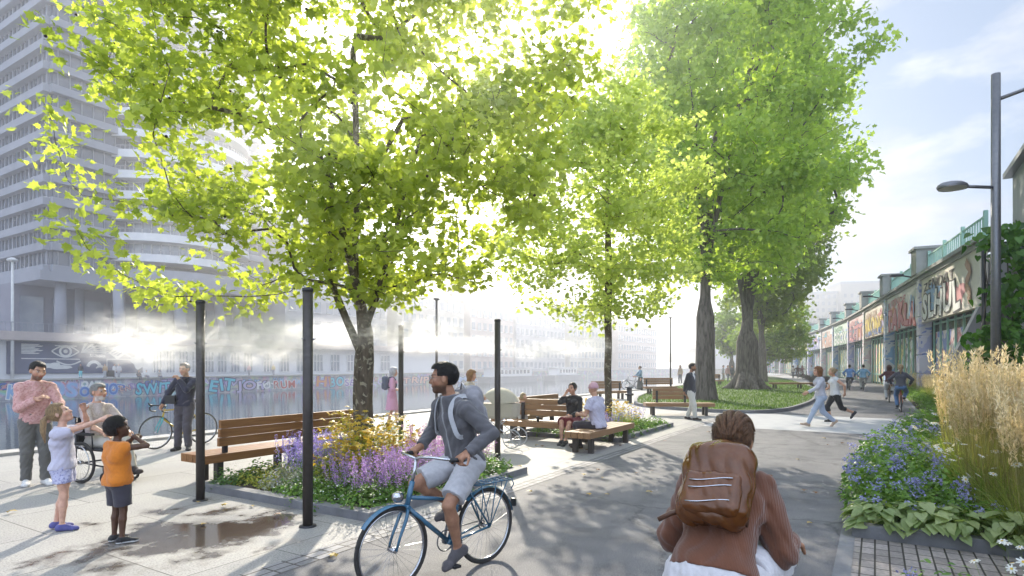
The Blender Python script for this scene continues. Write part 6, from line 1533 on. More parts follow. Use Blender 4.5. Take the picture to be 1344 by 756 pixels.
        if len(Fh) and vox < .0096 and st_ != 'cap':
            rg = np.random.default_rng(len(label)); kk = {'short': 1500, 'curly': 1300, 'braid': 1500}.get(st_, 1200); fi = rg.integers(0, len(Fh), kk); q4 = Vh[Fh[fi]]; cN = np.cross(q4[:, 2]-q4[:, 0], q4[:, 3]-q4[:, 1]); cN = unit(cN)
            c = q4.mean(1); cN *= np.sign(np.sum(cN*(c-Hc), 1))[:, None]; fl = -Hf*.75-Hu*.45+rg.normal(size=(kk, 3))*(.35 if st_ != 'curly' else .9); T = unit(fl-cN*np.sum(fl*cN, 1)[:, None]); sd4 = np.cross(cN, T); l = rg.uniform(.012, .03, kk)[:, None]; wv = .0013
            rows = [(c, wv), (c+T*l*.5+cN*.0035, wv), (c+T*l+cN*rg.uniform(.0, .005, kk)[:, None], wv*.3)]
            S_ = np.stack([p+sd4*w_*e_ for p, w_ in rows for e_ in (1, -1)], 1).reshape(-1, 3); b0 = len(Vh)+np.arange(kk)[:, None]*6
            Fh = np.concatenate([Fh, b0+np.array([[0, 1, 3, 2]]), b0+np.array([[2, 3, 5, 4]])]); Vh = np.concatenate([Vh, S_])
        if len(Fh): mesh_of('hair' if st_ != 'cap' else 'cap', Vh, Fh, hm_ if st_ != 'cap' else cloth(tuple(hcol)), o)
        b = Hc-Hf*.06*hz+Hu*.02*hz
        if st_ == 'tail':
            mb = MB(); mb.tube([b, b-Hf*.03*hz-v3(0, 0, .02*hz), b-Hf*.035*hz-v3(0, 0, .08*hz), b-Hf*.02*hz-v3(0, 0, .17*hz)], [.012*hz, .019*hz, .017*hz, .004*hz], 10); mb.build('ponytail', hm_, o)
        if st_ == 'bun':
            mb = MB(); mb.lathe([(.001, -.024*hz), (.02*hz, -.014*hz), (.026*hz, 0), (.02*hz, .016*hz), (.001, .024*hz)], b-Hf*.012*hz, 12); mb.build('hair_bun', hm_, o)
        if st_ == 'cap':
            mb = MB(); vs = []; fs = []; nn_ = 12
            for i in range(nn_+1):
                a = math.pi*i/nn_; e_ = q*math.cos(a)*.046*hz+Hf*(.03+.025*math.sin(a)*1.0)*hz+Hu*.022*hz; vs += [Hc+e_, Hc+e_+Hf*math.sin(a)*.035*hz-Hu*.008*hz*math.sin(a)]
            for i in range(nn_): fs.append((2*i, 2*i+1, 2*i+3, 2*i+2))
            mb.add(vs, fs, 0, True); mb.build('cap_peak', cloth(tuple(hcol)), o)
    return o, dict(C=C, r=r, f=f, up=up, pel=pel, Nk=Nk, SR=SR, SL=SL, Hc=Hc, Hf=Hf, Hu=Hu, q=q, hz=hz, s=s, R=R_, L=L_, eR=eR, eL=eL, K=(kR, kL), loc=Vector(loc), rz=rz)
def backpack(label, I, m, m2, size=(.3, .16, .42), vox=.009, drop=.0, tags=(), straps=True, off=.0):
    """worn on the back: body, flap pocket, straps - in the wearer's frame"""
    s = I['s']/1.75; r, f, up = I['r'], I['f'], I['up']; A = np.stack([r, f, up]); c = I['C']+up*(.03-drop)*s-f*(.085*s*1.25+size[1]*.5+off)
    h = v3(*size)/2
    o = empty('backpack', I['loc'], I['rz'], label, 'backpack')
    pr = [bxp(c, h, A, min(h)*.97, 'x'), bxp(c+up*h[2]*.45, h*v3(.86, .85, .55), A, min(h)*.7, 'x'), bxp(c+up*h[2]*.5-f*h[1]*.25, h*v3(.7, .9, .42), A, min(h)*.8, 'x')]
    og, sp = gridof(pr, vox, .03); D = field(pr, og, sp, vox, .04); D = D+folds(coords(og, sp, vox), .01, 3, .17); V, F = snets(D, og, vox); mesh_of('pack_body', V, F, m, o)
    pr = [bxp(c-f*h[1]*.75-up*h[2]*.38, h*v3(.8, .55, .5), A, min(h)*.5, 'x')]
    og, sp = gridof(pr, vox, .03); D = field(pr, og, sp, vox, .02); D = D+folds(coords(og, sp, vox), .006, 5, .1); V, F = snets(D, og, vox); mesh_of('pocket', V, F, m, o)
    for z in ((-.16, -.34, -.7) if vox < .0088 else (-.1,)):
        mb = MB(); mb.tube([c-f*h[1]*1.33+r*h[0]*x+up*(h[2]*z+.012*math.sin(x*3)) for x in np.linspace(-.62, .55, 8)], .0028, 6); mb.build('zip', MT['steel'] if vox < .01 else m2, o)
    mb = MB(); mb.tube([c+up*h[2]*.95-r*.04+f*.03, c+up*(h[2]+.05)+f*.03, c+up*h[2]*.95+r*.04+f*.03], .009, 8); mb.build('handle', m2, o)
    if straps:
        for e in (1, -1):
            S_ = I['C']+up*.083*I['s']+r*e*.058*I['s']; bk = c+r*e*h[0]*.55+up*h[2]*.7+f*h[1]*.8
            pts = [bk, S_+up*.036*I['s']-f*.03*I['s'], S_+up*.034*I['s']+f*.015*I['s'], S_+f*.054*I['s']-up*.005*I['s'], S_+r*e*.012*I['s']+f*.066*I['s']-up*.07*I['s'], S_+r*e*.028*I['s']+f*.052*I['s']-up*.14*I['s'], c+r*e*h[0]*.8-up*h[2]*.6+f*h[1]*.6]
            mb = MB(); vs = []; fs = []
            P = smooth_open(pts, 5)
            for i, p in enumerate(P):
                t = nrm(P[min(i+1, len(P)-1)]-P[max(0, i-1)]); out = nrm(p-(I['C']+up*((p-I['C'])@up)*.85)); sd3 = nrm(np.cross(t, out))
                for a_, b_ in ((-1, 0), (1, 0), (1, .008), (-1, .008)): vs.append(p+sd3*a_*.019*s+out*b_)
            for i in range(len(P)-1):
                for k in range(4): fs.append((4*i+k, 4*i+(k+1) % 4, 4*i+4+(k+1) % 4, 4*i+4+k))
            mb.add(vs, fs, 0, False); mb.build('strap', m2, o)
    return o
def smooth_open(P, n):
    P = [np.array(p, float) for p in P]; P = [2*P[0]-P[1]]+P+[2*P[-1]-P[-2]]; out = []
    for i in range(1, len(P)-2):
        for k in range(n):
            t = k/n; p0, p1, p2, p3 = P[i-1:i+3]; out.append(.5*((2*p1)+(p2-p0)*t+(2*p0-5*p1+4*p2-p3)*t*t+(3*p1-p0-3*p2+p3)*t**3))
    out.append(P[-2]); return out
def face(dx, dy): return math.atan2(-dx, dy)
# ================================================================== who is there
C_ = cloth
def knit(c):
    m, nt, out = new_mat('knit_cloth'); b = N(nt, 'BsdfPrincipled', i_Roughness=.9); L(nt, b.outputs[0], out.inputs[0]); b.inputs['Sheen Weight'].default_value = .3
    tc = N(nt, 'TexCoord'); w = N(nt, 'TexWave', i_Scale=58, i_Distortion=2.5, i_Detail=2); w.bands_direction = 'X'; L(nt, tc.outputs['Object'], w.inputs['Vector']); n = N(nt, 'TexNoise', i_Scale=9, i_Detail=5); L(nt, tc.outputs['Object'], n.inputs['Vector'])
    a = N(nt, 'Math', operation='MULTIPLY_ADD'); L(nt, w.outputs['Fac'], a.inputs[0]); a.inputs[1].default_value = .22; L(nt, n.outputs['Fac'], a.inputs[2])
    r = ramp(nt, a.outputs[0], [(.35, tuple(x*.68 for x in c)), (.85, tuple(x*1.15 for x in c))]); L(nt, r.outputs[0], b.inputs['Base Color']); bp = N(nt, 'Bump', i_Strength=.5, i_Distance=.004); L(nt, w.outputs['Fac'], bp.inputs['Height']); L(nt, bp.outputs[0], b.inputs['Normal']); return m
def G2(px, py): return G(px, py)
# standing man in the pink patterned shirt
person('bearded man standing in a pink patterned shirt, grey trousers and white shoes', G(46, 636), face(.72, -.69), 1.74, (0, 0, .94), up=(.0, .05, 1), yaw=-8, head=(-10, -14), skin='light', vox=.0085, hair=('short', (.025, .018, .012)),
       R_=(.02, .25, 1.24), Rp=(.7, -.5, -.7), L_=(-.2, .38, 1.08), Lp=(-.6, -.5, -.5), Rf=(.1, -.02, .078), Lf=(-.11, .08, .078), fy=(8, -14), beard=((.035, .022, .016), .7), curl=(.5, .4),
       top=dict(sleeve='long', m=C_((.62, .36, .34), (.5, .24, .23), 38, pattern='dots'), hem=-.03, off=.02, amp=.007), bottom=dict(m=C_((.13, .125, .115)), off=.014, amp=.006), shoes='low', shoe_c=C_((.7, .68, .66)))
# girl reaching up
person('blonde girl in a lilac shirt and patterned shorts reaching up into the mist', G(84, 695), face(.9, .32), 1.24, (0, 0, .68), up=(.0, -.06, 1), head=(0, 28), sex='k', skin='pale', vox=.0075, hair=('tail', (.52, .34, .17)),
       R_=(.1, .5, 1.2), Rp=(.5, .1, -.8), L_=(-.13, .14, 1.24), Lp=(-.6, .1, -.6), Rf=(.06, .0, .058), Lf=(-.06, -.09, .058), fy=(0, -8), curl=(.25, .2),
       top=dict(sleeve='short', m=C_((.56, .54, .66)), hem=-.03, off=.024, amp=.006), bottom=dict(kind='shorts', ln=.5, cuff=.066, m=C_((.5, .5, .68), (.24, .25, .45), 55, pattern='dots'), off=.013, amp=.005), shoes='low', shoe_c=C_((.1, .1, .3)))
# boy
person('small boy in an orange sleeveless shirt with hands raised to his face', G(155, 712), face(.52, .85), 1.13, (0, 0, .62), up=(0, -.04, 1), head=(14, 12), sex='k', skin='dark', vox=.0075, hair=('curly', (.016, .012, .011)),
       R_=(.05, .15, 1.0), Rp=(1, -.1, -.45), L_=(-.05, .17, 1.0), Lp=(-1, 0, -.5), Rf=(.075, 0, .052), Lf=(-.075, 0, .052), fy=(22, -8), curl=(.9, .9), wide=1.1,
       top=dict(sleeve='none', m=C_((.66, .2, .012)), hem=-.045, off=.028, amp=.006), bottom=dict(kind='shorts', ln=.84, cuff=.057, m=C_((.045, .04, .055)), off=.012, amp=.003), shoes='low', shoe_c=[C_((.02, .02, .022)), C_((.75, .75, .75))])
# wheelchair with the old man
def wheelchair(label, p, d):
    o = empty('wheelchair', p, face(*d), label, 'wheelchair')
    for e in (-1, 1):
        ax = Vector((e*.29, -.02, .305)); mb = MB(); mb.tube([ax-Vector((.03, 0, 0)), ax+Vector((.03, 0, 0))], .028, 10)
        for k in range(20): a = 6.283*k/20; mb.tube([ax+Vector((e*.015, 0, 0)), ax+Vector((0, math.cos(a)*.27, math.sin(a)*.27))], .0018, 3, cap=False)
        w = mb.build('wheel', MT['steel'], o); mb = MB(); mb.torus(ax, (1, 0, 0), .287, .02, 44, 8); mb.build('tyre', MT['rubber'], w); mb = MB(); mb.torus(ax, (1, 0, 0), .265, .009, 44, 6); mb.build('rim', MT['steel_dark'], w)
        mb = MB(); mb.torus(ax+Vector((e*.045, 0, 0)), (1, 0, 0), .25, .008, 40, 6); mb.build('hand_rim', MT['steel'], w)
        ca = Vector((e*.23, .4, .09)); mb = MB(); mb.torus(ca, (1, 0, 0), .07, .02, 20, 8); mb.tube([ca, ca+Vector((0, -.03, .16))], .012, 8); mb.build('caster', MT['black'], o)
        mb = MB(); mb.box((e*.26, .02, .72), (.05, .36, .035), bev=.012); mb.build('armrest', MT['black'], o)
        mb = MB(); mb.box((e*.09, .56, .12), (.14, .16, .02), bev=.006); mb.tube([(e*.2, .32, .48), (e*.2, .46, .36), (e*.16, .5, .13)], .011, 8); mb.build('footrest', MT['steel_dark'], o)
    mb = MB()
    for e in (-1, 1):
        mb.tube([(e*.24, -.2, .95), (e*.24, -.2, .3), (e*.24, .38, .26)], .013, 8); mb.tube([(e*.24, -.2, .5), (e*.24, .34, .5), (e*.2, .36, .46)], .013, 8); mb.tube([(e*.25, -.15, .5), (e*.25, -.15, .7), (e*.25, .16, .7), (e*.25, .18, .5)], .011, 8); mb.tube([(e*.24, -.2, .95), (e*.24, -.33, .96)], .014, 8)
    mb.tube([(-.24, 0, .3), (.24, 0, .3)], .013, 8); mb.build('frame', MT['steel_dark'], o)
    mb = MB(); mb.box((0, .09, .49), (.44, .44, .05), bev=.02); mb.build('seat', MT['black'], o)
    mb = MB(); mb.box((0, -.21, .74), (.44, .03, .42), bev=.012); mb.build('backrest', MT['black'], o)
wp = Vector((-6.18, 8.95, 0)); wd = (.93, -.36)
wheelchair('black wheelchair with large spoked wheels carrying the old man', wp, wd)
person('grey bearded old man in a pale checked shirt sitting in the wheelchair', wp, face(*wd), 1.74, (0, -.06, .6), up=(0, -.1, 1), head=(-10, 2), skin='light', vox=.0095, hair=('short', (.45, .44, .43)), beard=((.6, .59, .57), .95),
       R_=(.17, .3, .74), Rp=(.8, -.5, -.2), L_=(-.17, .3, .74), Lp=(-.8, -.5, -.2), Rf=(.1, .52, .21), Lf=(-.1, .52, .21), Rk=(.1, .6, 1), Lk=(-.1, .6, 1), hn=((0, 0, -1), (0, 0, -1)),
       top=dict(sleeve='rolled', m=C_((.55, .46, .44), (.42, .33, .32), 60, pattern='dots'), hem=.03, off=.018, amp=.006), bottom=dict(m=C_((.5, .46, .4)), off=.013, waist=.07), shoes='low', shoe_c=C_((.05, .035, .03)))
# man with the racing bicycle
bp, bd_ = Vector((-7.08, 12.68, 0)), (-.5, -.866)
bicycle('racing bicycle with teal fork and yellow frame leaning behind the man in navy', bp, bd_, M_bike_yel, 'race', .3, wb=1.02, wr=.345, fork_c=M_bike_teal)
mo, I = person('man in a navy sweater leaning on a racing bicycle with his hand to his face', Vector((-6.78, 12.2, 0)), face(.06, -1), 1.73, (-.05, -.02, .935), up=(-.03, -.06, 1), head=(14, -6), skin='light', vox=.0105, hair=('short', (.02, .018, .02)),
       R_=(.36, .04, .93), Rp=(.9, -.5, .1), L_=(-.03, .17, 1.44), Lp=(-.5, .3, -.9), Rf=(.02, .12, .078), Lf=(-.16, .06, .078), Rk=(.1, 1, .1), Lk=(.05, 1, .1), fy=(10, -25), curl=(.9, .9),
       top=dict(m=C_((.03, .03, .055)), hem=-.03, off=.02, amp=.007), bottom=dict(m=C_((.075, .065, .08)), off=.016, amp=.007), shoes='low', shoe_c=C_((.025, .02, .02)))
sb = empty('shoulder_bag', mo.location, mo.rotation_euler[2], 'small black shoulder bag hanging across the man in navy', 'bag')
mb = MB(); mb.box((.16, .13, 1.03), (.2, .07, .17), bev=.02); mb.build('bag_body', MT['black'], sb)
mb = MB(); mb.tube([Vector(p) for p in smooth_open([(.2, .13, 1.1), (.09, .175, 1.24), (-.08, .13, 1.42), (-.12, -.03, 1.47), (-.02, -.14, 1.35), (.17, -.12, 1.12), (.22, .06, 1.08)], 4)], .009, 6); mb.build('strap', MT['black'], sb)
# lady in pink
lo, I = person('elderly woman in a pink dress walking past the dark pole', Vector((-3.45, 17.1, 0)), face(.97, .25), 1.62, (0, 0, .87), head=(0, -5), sex='f', skin='pale', vox=.012, hair=('bob', (.62, .58, .6)),
       R_=(.16, .2, 1.02), L_=(-.16, .22, 1.02), Rf=(.07, .12, .075), Lf=(-.06, -.12, .075), top=dict(sleeve='rolled', m=C_((.6, .3, .42)), off=.02, long=.26, flare=.105, name='dress'), shoes='low', shoe_c=C_((.03, .03, .035)))
backpack('dark blue grey rucksack on the back of the woman in pink', I, C_((.09, .1, .15)), C_((.05, .05, .08)), (.29, .17, .4), .014)
# the cyclist
ca, cb = Vector((-.233, 5.2, 0)), Vector((-.905, 4.5, 0)); cd = (cb-ca).normalized(); cm = (ca+cb)/2
bo_, BI = bicycle('blue city bicycle with mudguards and rear rack ridden by the bearded cyclist', cm, cd, M_bike_blue, 'city', crank=math.pi*.62, wb=(cb-ca).length)
pd = BI['pedals']; gr = BI['grips']
cyc, I = person('bearded cyclist with glasses in a grey zip jacket and pale shorts riding a blue bicycle', cm, face(cd.x, cd.y), 1.71, (0, -.24, .935), up=(0, .3, 1), yaw=4, head=(40, -2), skin='tan', vox=.0068, hair=('short', (.018, .014, .012)), beard=((.022, .014, .01), .72),
       R_=(gr[1].x, gr[1].y-.085, gr[1].z+.045), L_=(gr[0].x, gr[0].y-.085, gr[0].z+.045), Rp=(.7, -.5, -.6), Lp=(-.7, -.5, -.6), Rf=(.105, pd[0].y-.07, pd[0].z+.105), Lf=(-.105, pd[1].y-.07, pd[1].z+.105), Rk=(.25, 1, .4), Lk=(-.25, 1, .4), fp=(-12, -26), curl=(1.15, 1.15), hd=(0, .85, -.35), hn=((0, -.3, -1), (0, -.3, -1)),
       top=dict(m=[C_((.115, .11, .118)), C_((.3, .3, .31))], hem=-.015, off=.017, amp=.007, neck=.012, paint='zip', name='jacket'), bottom=dict(kind='shorts', ln=.82, cuff=.05, m=C_((.5, .49, .51)), off=.012, amp=.006), shoes='low', shoe_c=C_((.09, .08, .085)))
gl = MB(); Hc, Hf, Hu, q, hz = I['Hc'], I['Hf'], I['Hu'], I['q'], I['hz']
for e in (1, -1):
    gl.torus(Hc+Hf*.061*hz+q*e*.0205*hz+Hu*.001*hz, Hf, .0155*hz, .0013, 22, 6); gl.tube([Hc+Hf*.06*hz+q*e*.036*hz+Hu*.004*hz, Hc+Hf*.03*hz+q*e*.049*hz+Hu*.004*hz, Hc-Hf*.012*hz+q*e*.049*hz+Hu*.003*hz], .0013, 6)
gl.tube([Hc+Hf*.064*hz+q*.006*hz+Hu*.003*hz, Hc+Hf*.064*hz-q*.006*hz+Hu*.003*hz], .0015, 6)
o = gl.build('glasses', MT['steel_dark'], cyc)
backpack('light grey rucksack with pale straps on the cyclist', I, C_((.3, .29, .31)), C_((.5, .5, .52)), (.28, .15, .4), .009)
# woman in brown in front, seen from behind
hd_ = Vector((PU[0], PU[1], 0)).normalized(); hp_ = Vector((.84, 2.5, 0))+hd_*.27
b2, B2I = bicycle('bicycle ridden by the woman with the brown leather backpack', hp_, hd_, M_bike_brown, 'city', crank=math.pi*.5, wb=1.0, bar=(.2, -.12, .8), drop=.12)
pd = B2I['pedals']; gr = B2I['grips']
wo2, I = person('woman with braided hair in russet sweater and white skirt cycling with leather backpack', hp_, face(hd_.x, hd_.y), 1.63, (0, -.27, .835), up=(0, .92, 1), yaw=0, head=(2, -14), sex='f', skin='tan', vox=.0075, hair=('braid', (.2, .1, .05)),
       R_=(gr[1].x, gr[1].y-.075, gr[1].z+.035), L_=(gr[0].x, gr[0].y-.075, gr[0].z+.035), Rp=(.3, -.4, -.8), Lp=(-.3, -.4, -.8), Rf=(.105, pd[0].y-.07, pd[0].z+.1), Lf=(-.105, pd[1].y-.07, pd[1].z+.1), Rk=(.25, 1, .4), Lk=(-.25, 1, .4), curl=(1.15, 1.15), hd=(0, .85, -.35), hn=((0, -.3, -1), (0, -.3, -1)), wide=1.0,
       top=dict(m=knit((.145, .05, .022)), hem=.0, off=.026, amp=.01, name='sweater'), bottom=dict(kind='skirt', seated=True, ln=1.06, m=C_((.62, .6, .62)), off=.016, waist=.05, amp=.005), shoes='low', shoe_c=C_((.3, .2, .12)))
# her braid: twisted strands gathered at the nape
Hc, Hf, Hu, q, hz = I['Hc'], I['Hf'], I['Hu'], I['q'], I['hz']; mb = MB()
for k in range(9):
    lat = -1+k*.25; pts = []
    for t in np.linspace(0, 1, 12):
        ph = R(28+172*t); d = Hf*math.cos(ph)+Hu*math.sin(ph)*.95+q*lat*(1.25*(1-t)**.8+.1)+q*.1*math.sin(7*t+k*2); d = nrm(d); e_ = v3(d@q, d@Hf, d@Hu)
        pts.append(Hc+Hu*.016*hz-Hf*.009*hz+(q*e_[0]*.0535+Hf*e_[1]*.0655+Hu*e_[2]*.0625)*hz)
    mb.tube(pts, [.0105*hz*(1-.55*t) for t in np.linspace(0, 1, 12)], 7)
b = Hc-Hf*.066*hz-Hu*.03*hz
for k in range(5):
    for e in (-1, 1):
        c = b-Hf*.006*hz*k*.4-v3(0, 0, 1)*.02*hz*k+q*e*.008*hz; mb.tube([c+q*e*.008*hz+v3(0, 0, .012)*hz, c-q*e*.004*hz-Hf*.008*hz, c-q*e*.01*hz-v3(0, 0, .016)*hz], [.008*hz, .0135*hz, .007*hz], 8)
mb.build('braid', hair_mat((.22, .11, .055)), wo2)
M_lthr = mat('glossy_brown_leather', (.15, .05, .012), (.08, .026, .006), 7, .24, .25, bscale=22, coat=.12)
pk = backpack('glossy brown leather backpack on the woman cycling away', I, M_lthr, mat('dark_strap', (.05, .022, .012), rough=.5), (.3, .15, .39), .0085, drop=.02)
mb = MB(); c = I['C']-I['f']*.17-I['r']*.12-I['up']*.13; mb.tube([c, c-I['r']*.05-I['up']*.02, c-I['r']*.1-I['up']*.06], [.011, .012, .011], 6); mb.build('strap_end', MT['leather'], pk)
# pram and the woman behind it
pp = Vector((-.28, 12.65, 0)); pr_ = empty('pram', pp, face(.95, -.3), 'beige pram with thin spoked wheels parked beside the dark pole', 'pram')
for e in (-1, 1):
    for y in (-.36, .36):
        ax = Vector((e*.24, y, .2)); mb = MB()
        for k in range(12): a = 6.283*k/12; mb.tube([ax, ax+Vector((0, math.cos(a)*.18, math.sin(a)*.18))], .0025, 3, cap=False)
        w = mb.build('wheel', MT['steel'], pr_); mb = MB(); mb.torus(ax, (1, 0, 0), .19, .012, 28, 6); mb.build('tyre', C_((.5, .5, .5)), w)
mb = MB()
for e in (-1, 1): mb.tube([(e*.22, -.36, .2), (e*.2, .2, .62)], .011, 6); mb.tube([(e*.22, .36, .2), (e*.2, -.2, .62)], .011, 6); mb.tube([(e*.2, -.2, .62), (e*.2, -.62, .98)], .011, 6)
mb.tube([(-.2, -.62, .98), (.2, -.62, .98)], .014, 8); mb.tube([(-.24, .36, .2), (.24, .36, .2)], .01, 6); mb.tube([(-.24, -.36, .2), (.24, -.36, .2)], .01, 6); mb.build('frame', MT['steel'], pr_)
mb = MB(); vs = []; fs = []; n = 9
for i, (z, k) in enumerate(((.6, .8), (.66, .94), (.92, 1))):
    vs += [(x*.21*k, y*.42*k, z) for x, y in ((-1, -1), (1, -1), (1.0, .9), (.6, 1.08), (-.6, 1.08), (-1, .9))]
for i in range(2):
    for k in range(6): fs.append((i*6+k, i*6+(k+1) % 6, i*6+6+(k+1) % 6, i*6+6+k))
fs += [tuple(range(5, -1, -1)), tuple(range(12, 18))]; mb.add(vs, fs); mb.build('bassinet', C_((.52, .46, .36)), pr_)
mb = MB(); vs = []; fs = []
for i in range(8):
    a = R(8+i*18); y = .05+math.cos(a)*.38; z = .92+math.sin(a)*.34
    for x, zz in ((-.215, 0), (-.2, .7), (0, 1.0), (.2, .7), (.215, 0)): vs.append((x, .02+math.cos(a)*.4*(.35 if zz == 0 else 1), .92+math.sin(a)*.34*zz))
for i in range(7):
    for k in range(4): fs.append((i*5+k, i*5+k+1, i*5+k+6, i*5+k+5))
mb.add(vs, fs, 0, True); mb.build('hood', C_((.55, .49, .38)), pr_)
person('red haired woman in a beige jumper standing behind the pram', Vector((-.98, 13.7, 0)), face(.9, -.35), 1.6, (0, 0, .84), head=(-10, -10), sex='f', skin='light', vox=.012, hair=('bob', (.42, .2, .07)), R_=(.14, .34, 1.0), L_=(-.14, .34, 1.0), top=dict(m=C_((.6, .52, .42)), hem=-.05, off=.02), bottom=dict(m=C_((.45, .42, .4))), shoes='low', shoe_c=C_((.4, .38, .36)))
# child by the bench
person('small child in a pale dress shading the eyes beside the bench', Vector((.27, 14.55, 0)), face(.75, -.65), 1.0, (0, 0, .52), head=(0, 5), sex='k', skin='pale', vox=.011, hair=('bob', (.5, .36, .18)), R_=(.09, .16, .86), Rp=(1, .1, .2), L_=(-.07, .17, .86), Lp=(-1, .1, .2), Rf=(.05, .1, .046), Lf=(-.05, -.08, .046), top=dict(sleeve='short', m=C_((.62, .6, .58)), off=.016, long=.14, flare=.1, name='dress'), shoes='low', shoe_c=C_((.06, .05, .06)))
# seated pair
wp_ = W(12.02, 5.75); person('dark haired woman in a black jacket and dark red skirt phoning on the bench', wp_, face(-.5, -.85), 1.68, (0, -.02, .52), up=(0, -.02, 1), head=(6, -3), sex='f', skin='light', vox=.01, hair=('bun', (.025, .018, .015)),
       R_=(.1, .13, 1.12), Rp=(.4, -.1, -1), L_=(-.08, .26, .62), Rf=(.06, .46, .1), Lf=(-.06, .52, .1), Rk=(.1, .6, 1), Lk=(-.1, .6, 1), fp=(-15, -15), curl=(.9, .5), top=dict(m=C_((.025, .022, .022)), hem=-.02, off=.02, name='jacket'), bottom=dict(kind='skirt', seated=True, ln=.95, m=C_((.16, .015, .022)), off=.018, waist=.05), shoes='low', shoe_c=C_((.02, .02, .02)))
person('man in pink cap and pale lilac shirt sitting on the backless bench', W(11.35, 4.88), face(-.82, .57), 1.76, (0, -.02, .52), up=(0, .12, 1), yaw=6, head=(30, -8), skin='light', vox=.01, hair=('cap', (.62, .36, .42)),
       R_=(.16, .34, .72), L_=(-.16, .34, .72), Rf=(.1, .5, .08), Lf=(-.1, .36, .08), Rk=(.1, .6, 1), Lk=(-.1, .6, 1), wide=1.06, top=dict(sleeve='short', m=C_((.55, .52, .64)), hem=-.045, off=.022, amp=.008), bottom=dict(m=C_((.05, .04, .05)), off=.013), shoes='low', shoe_c=C_((.04, .02, .02)))
# man in the dark jacket
person('bearded man in a navy jacket and white trousers walking with hands behind his back', G(907, 551), face(.75, -.66), 1.76, (0, 0, .94), head=(-30, 2), skin='tan', vox=.0115, hair=('short', (.03, .02, .014)), beard=((.03, .02, .015), .7), R_=(.08, -.18, .9), Rp=(.9, -.5, 0), L_=(-.08, -.18, .9), Lp=(-.9, -.5, 0), Rf=(.06, .16, .078), Lf=(-.06, -.16, .085), fp=(0, -8),
       top=dict(m=[C_((.035, .035, .05)), C_((.7, .7, .7))], hem=-.1, off=.02, paint='vneck', name='jacket'), bottom=dict(m=C_((.62, .6, .56)), off=.012), shoes='low', shoe_c=C_((.03, .02, .02)))
# woman with bicycle by the quay
bx = Vector((9.0, 42.5, 0)); bicycle('dark bicycle pushed by the woman in a long skirt near the water', bx+Vector((-.35, .25, 0)), (-1, -.1), M_bike_grey, 'city', .4, detail=False)
person('woman in a blue blouse and long dark skirt pushing a bicycle near the water', bx+Vector((.1, -.35, 0)), face(-.95, -.2), 1.66, (0, 0, .89), sex='f', skin='light', vox=.016, hair=('bun', (.1, .06, .03)), R_=(.2, .36, .98), L_=(-.12, .34, .98), top=dict(m=C_((.2, .32, .42)), hem=.0, off=.02), bottom=dict(kind='skirt', ln=.62, flare=.15, m=C_((.06, .06, .05)), off=.02), shoes='low', shoe_c=C_((.04, .03, .03)))
# the two walkers
person('auburn haired woman in a pale sweater and light jeans striding across the path', G(1077, 560), face(-1, .05), 1.7, (0, 0, .86), up=(0, .05, 1), head=(0, -4), sex='f', skin='light', vox=.0105, hair=('bob', (.3, .12, .04)), R_=(.2, -.12, .88), L_=(-.18, .42, .98), Rf=(.05, -.4, .16), Lf=(-.05, .38, .085), Rk=(.05, 1, -.2), fp=(-42, 12), fy=(0, 0), top=dict(m=C_((.52, .52, .58)), hem=.01, off=.018), bottom=dict(m=C_((.42, .49, .62)), off=.01, cuff=.026), shoes='low', shoe_c=C_((.5, .36, .27)))
person('fair haired woman in a white top and black capri leggings walking behind her friend', G(1096, 554), face(-1, .05), 1.66, (0, 0, .85), up=(0, .06, 1), head=(0, -6), sex='f', skin='light', vox=.0105, hair=('bun', (.48, .34, .18)), R_=(.2, .26, .95), L_=(-.18, -.2, .9), Rf=(.05, .1, .08), Lf=(-.05, -.52, .3), Lk=(-.05, 1, -.6), fp=(0, -50), top=dict(sleeve='none', m=C_((.66, .66, .66)), hem=-.02, off=.018), bottom=dict(m=C_((.012, .012, .014)), ln=.35, cuff=.036, off=.01), shoes='low', shoe_c=C_((.03, .03, .035)))
# riders farther along
def rider(plabel, blabel, p, d, H, sex, top, bottom, hair, bike, skin='light', vox=.015):
    d = Vector((d[0], d[1], 0)).normalized(); o, B = bicycle(blabel, p, d, bike, 'plain', crank=random.uniform(.8, 2.2), group='bicycles of distant riders', detail=False); pd, gr = B['pedals'], B['grips']
    k = H/1.75
    person(plabel, p, face(d.x, d.y), H, (0, -.24, .95), up=(0, .22, 1), sex=sex, skin=skin, vox=vox, hair=hair, hd=(0, .85, -.35), R_=(gr[1].x, gr[1].y-.08, gr[1].z+.04), L_=(gr[0].x, gr[0].y-.08, gr[0].z+.04), Rp=(.9, -.5, -.3), Lp=(-.9, -.5, -.3), Rf=(.105, pd[0].y-.07, pd[0].z+.1), Lf=(-.105, pd[1].y-.07, pd[1].z+.1), Rk=(.25, 1, .4), Lk=(-.25, 1, .4), hn=((0, 0, -1), (0, 0, -1)), top=top, bottom=bottom, shoes='low', shoe_c=C_((.05, .05, .05)))
PD = (.52, .85)
rider('blonde rider in a dark grey top and blue jeans cycling away', 'orange red bicycle under the blonde rider', G(1182, 540), PD, 1.72, 'f', dict(m=C_((.07, .07, .085)), hem=.0, off=.018), dict(m=C_((.1, .2, .38))), ('tail', (.5, .34, .18)), M_bike_red, vox=.013)
rider('long haired rider in a maroon top and white trousers cycling away', 'brown bicycle under the rider in maroon', G(1167, 528), PD, 1.68, 'f', dict(m=C_((.09, .03, .03)), hem=.0, off=.018), dict(m=C_((.6, .6, .6))), ('long', (.09, .03, .02)), M_bike_brown, vox=.014)
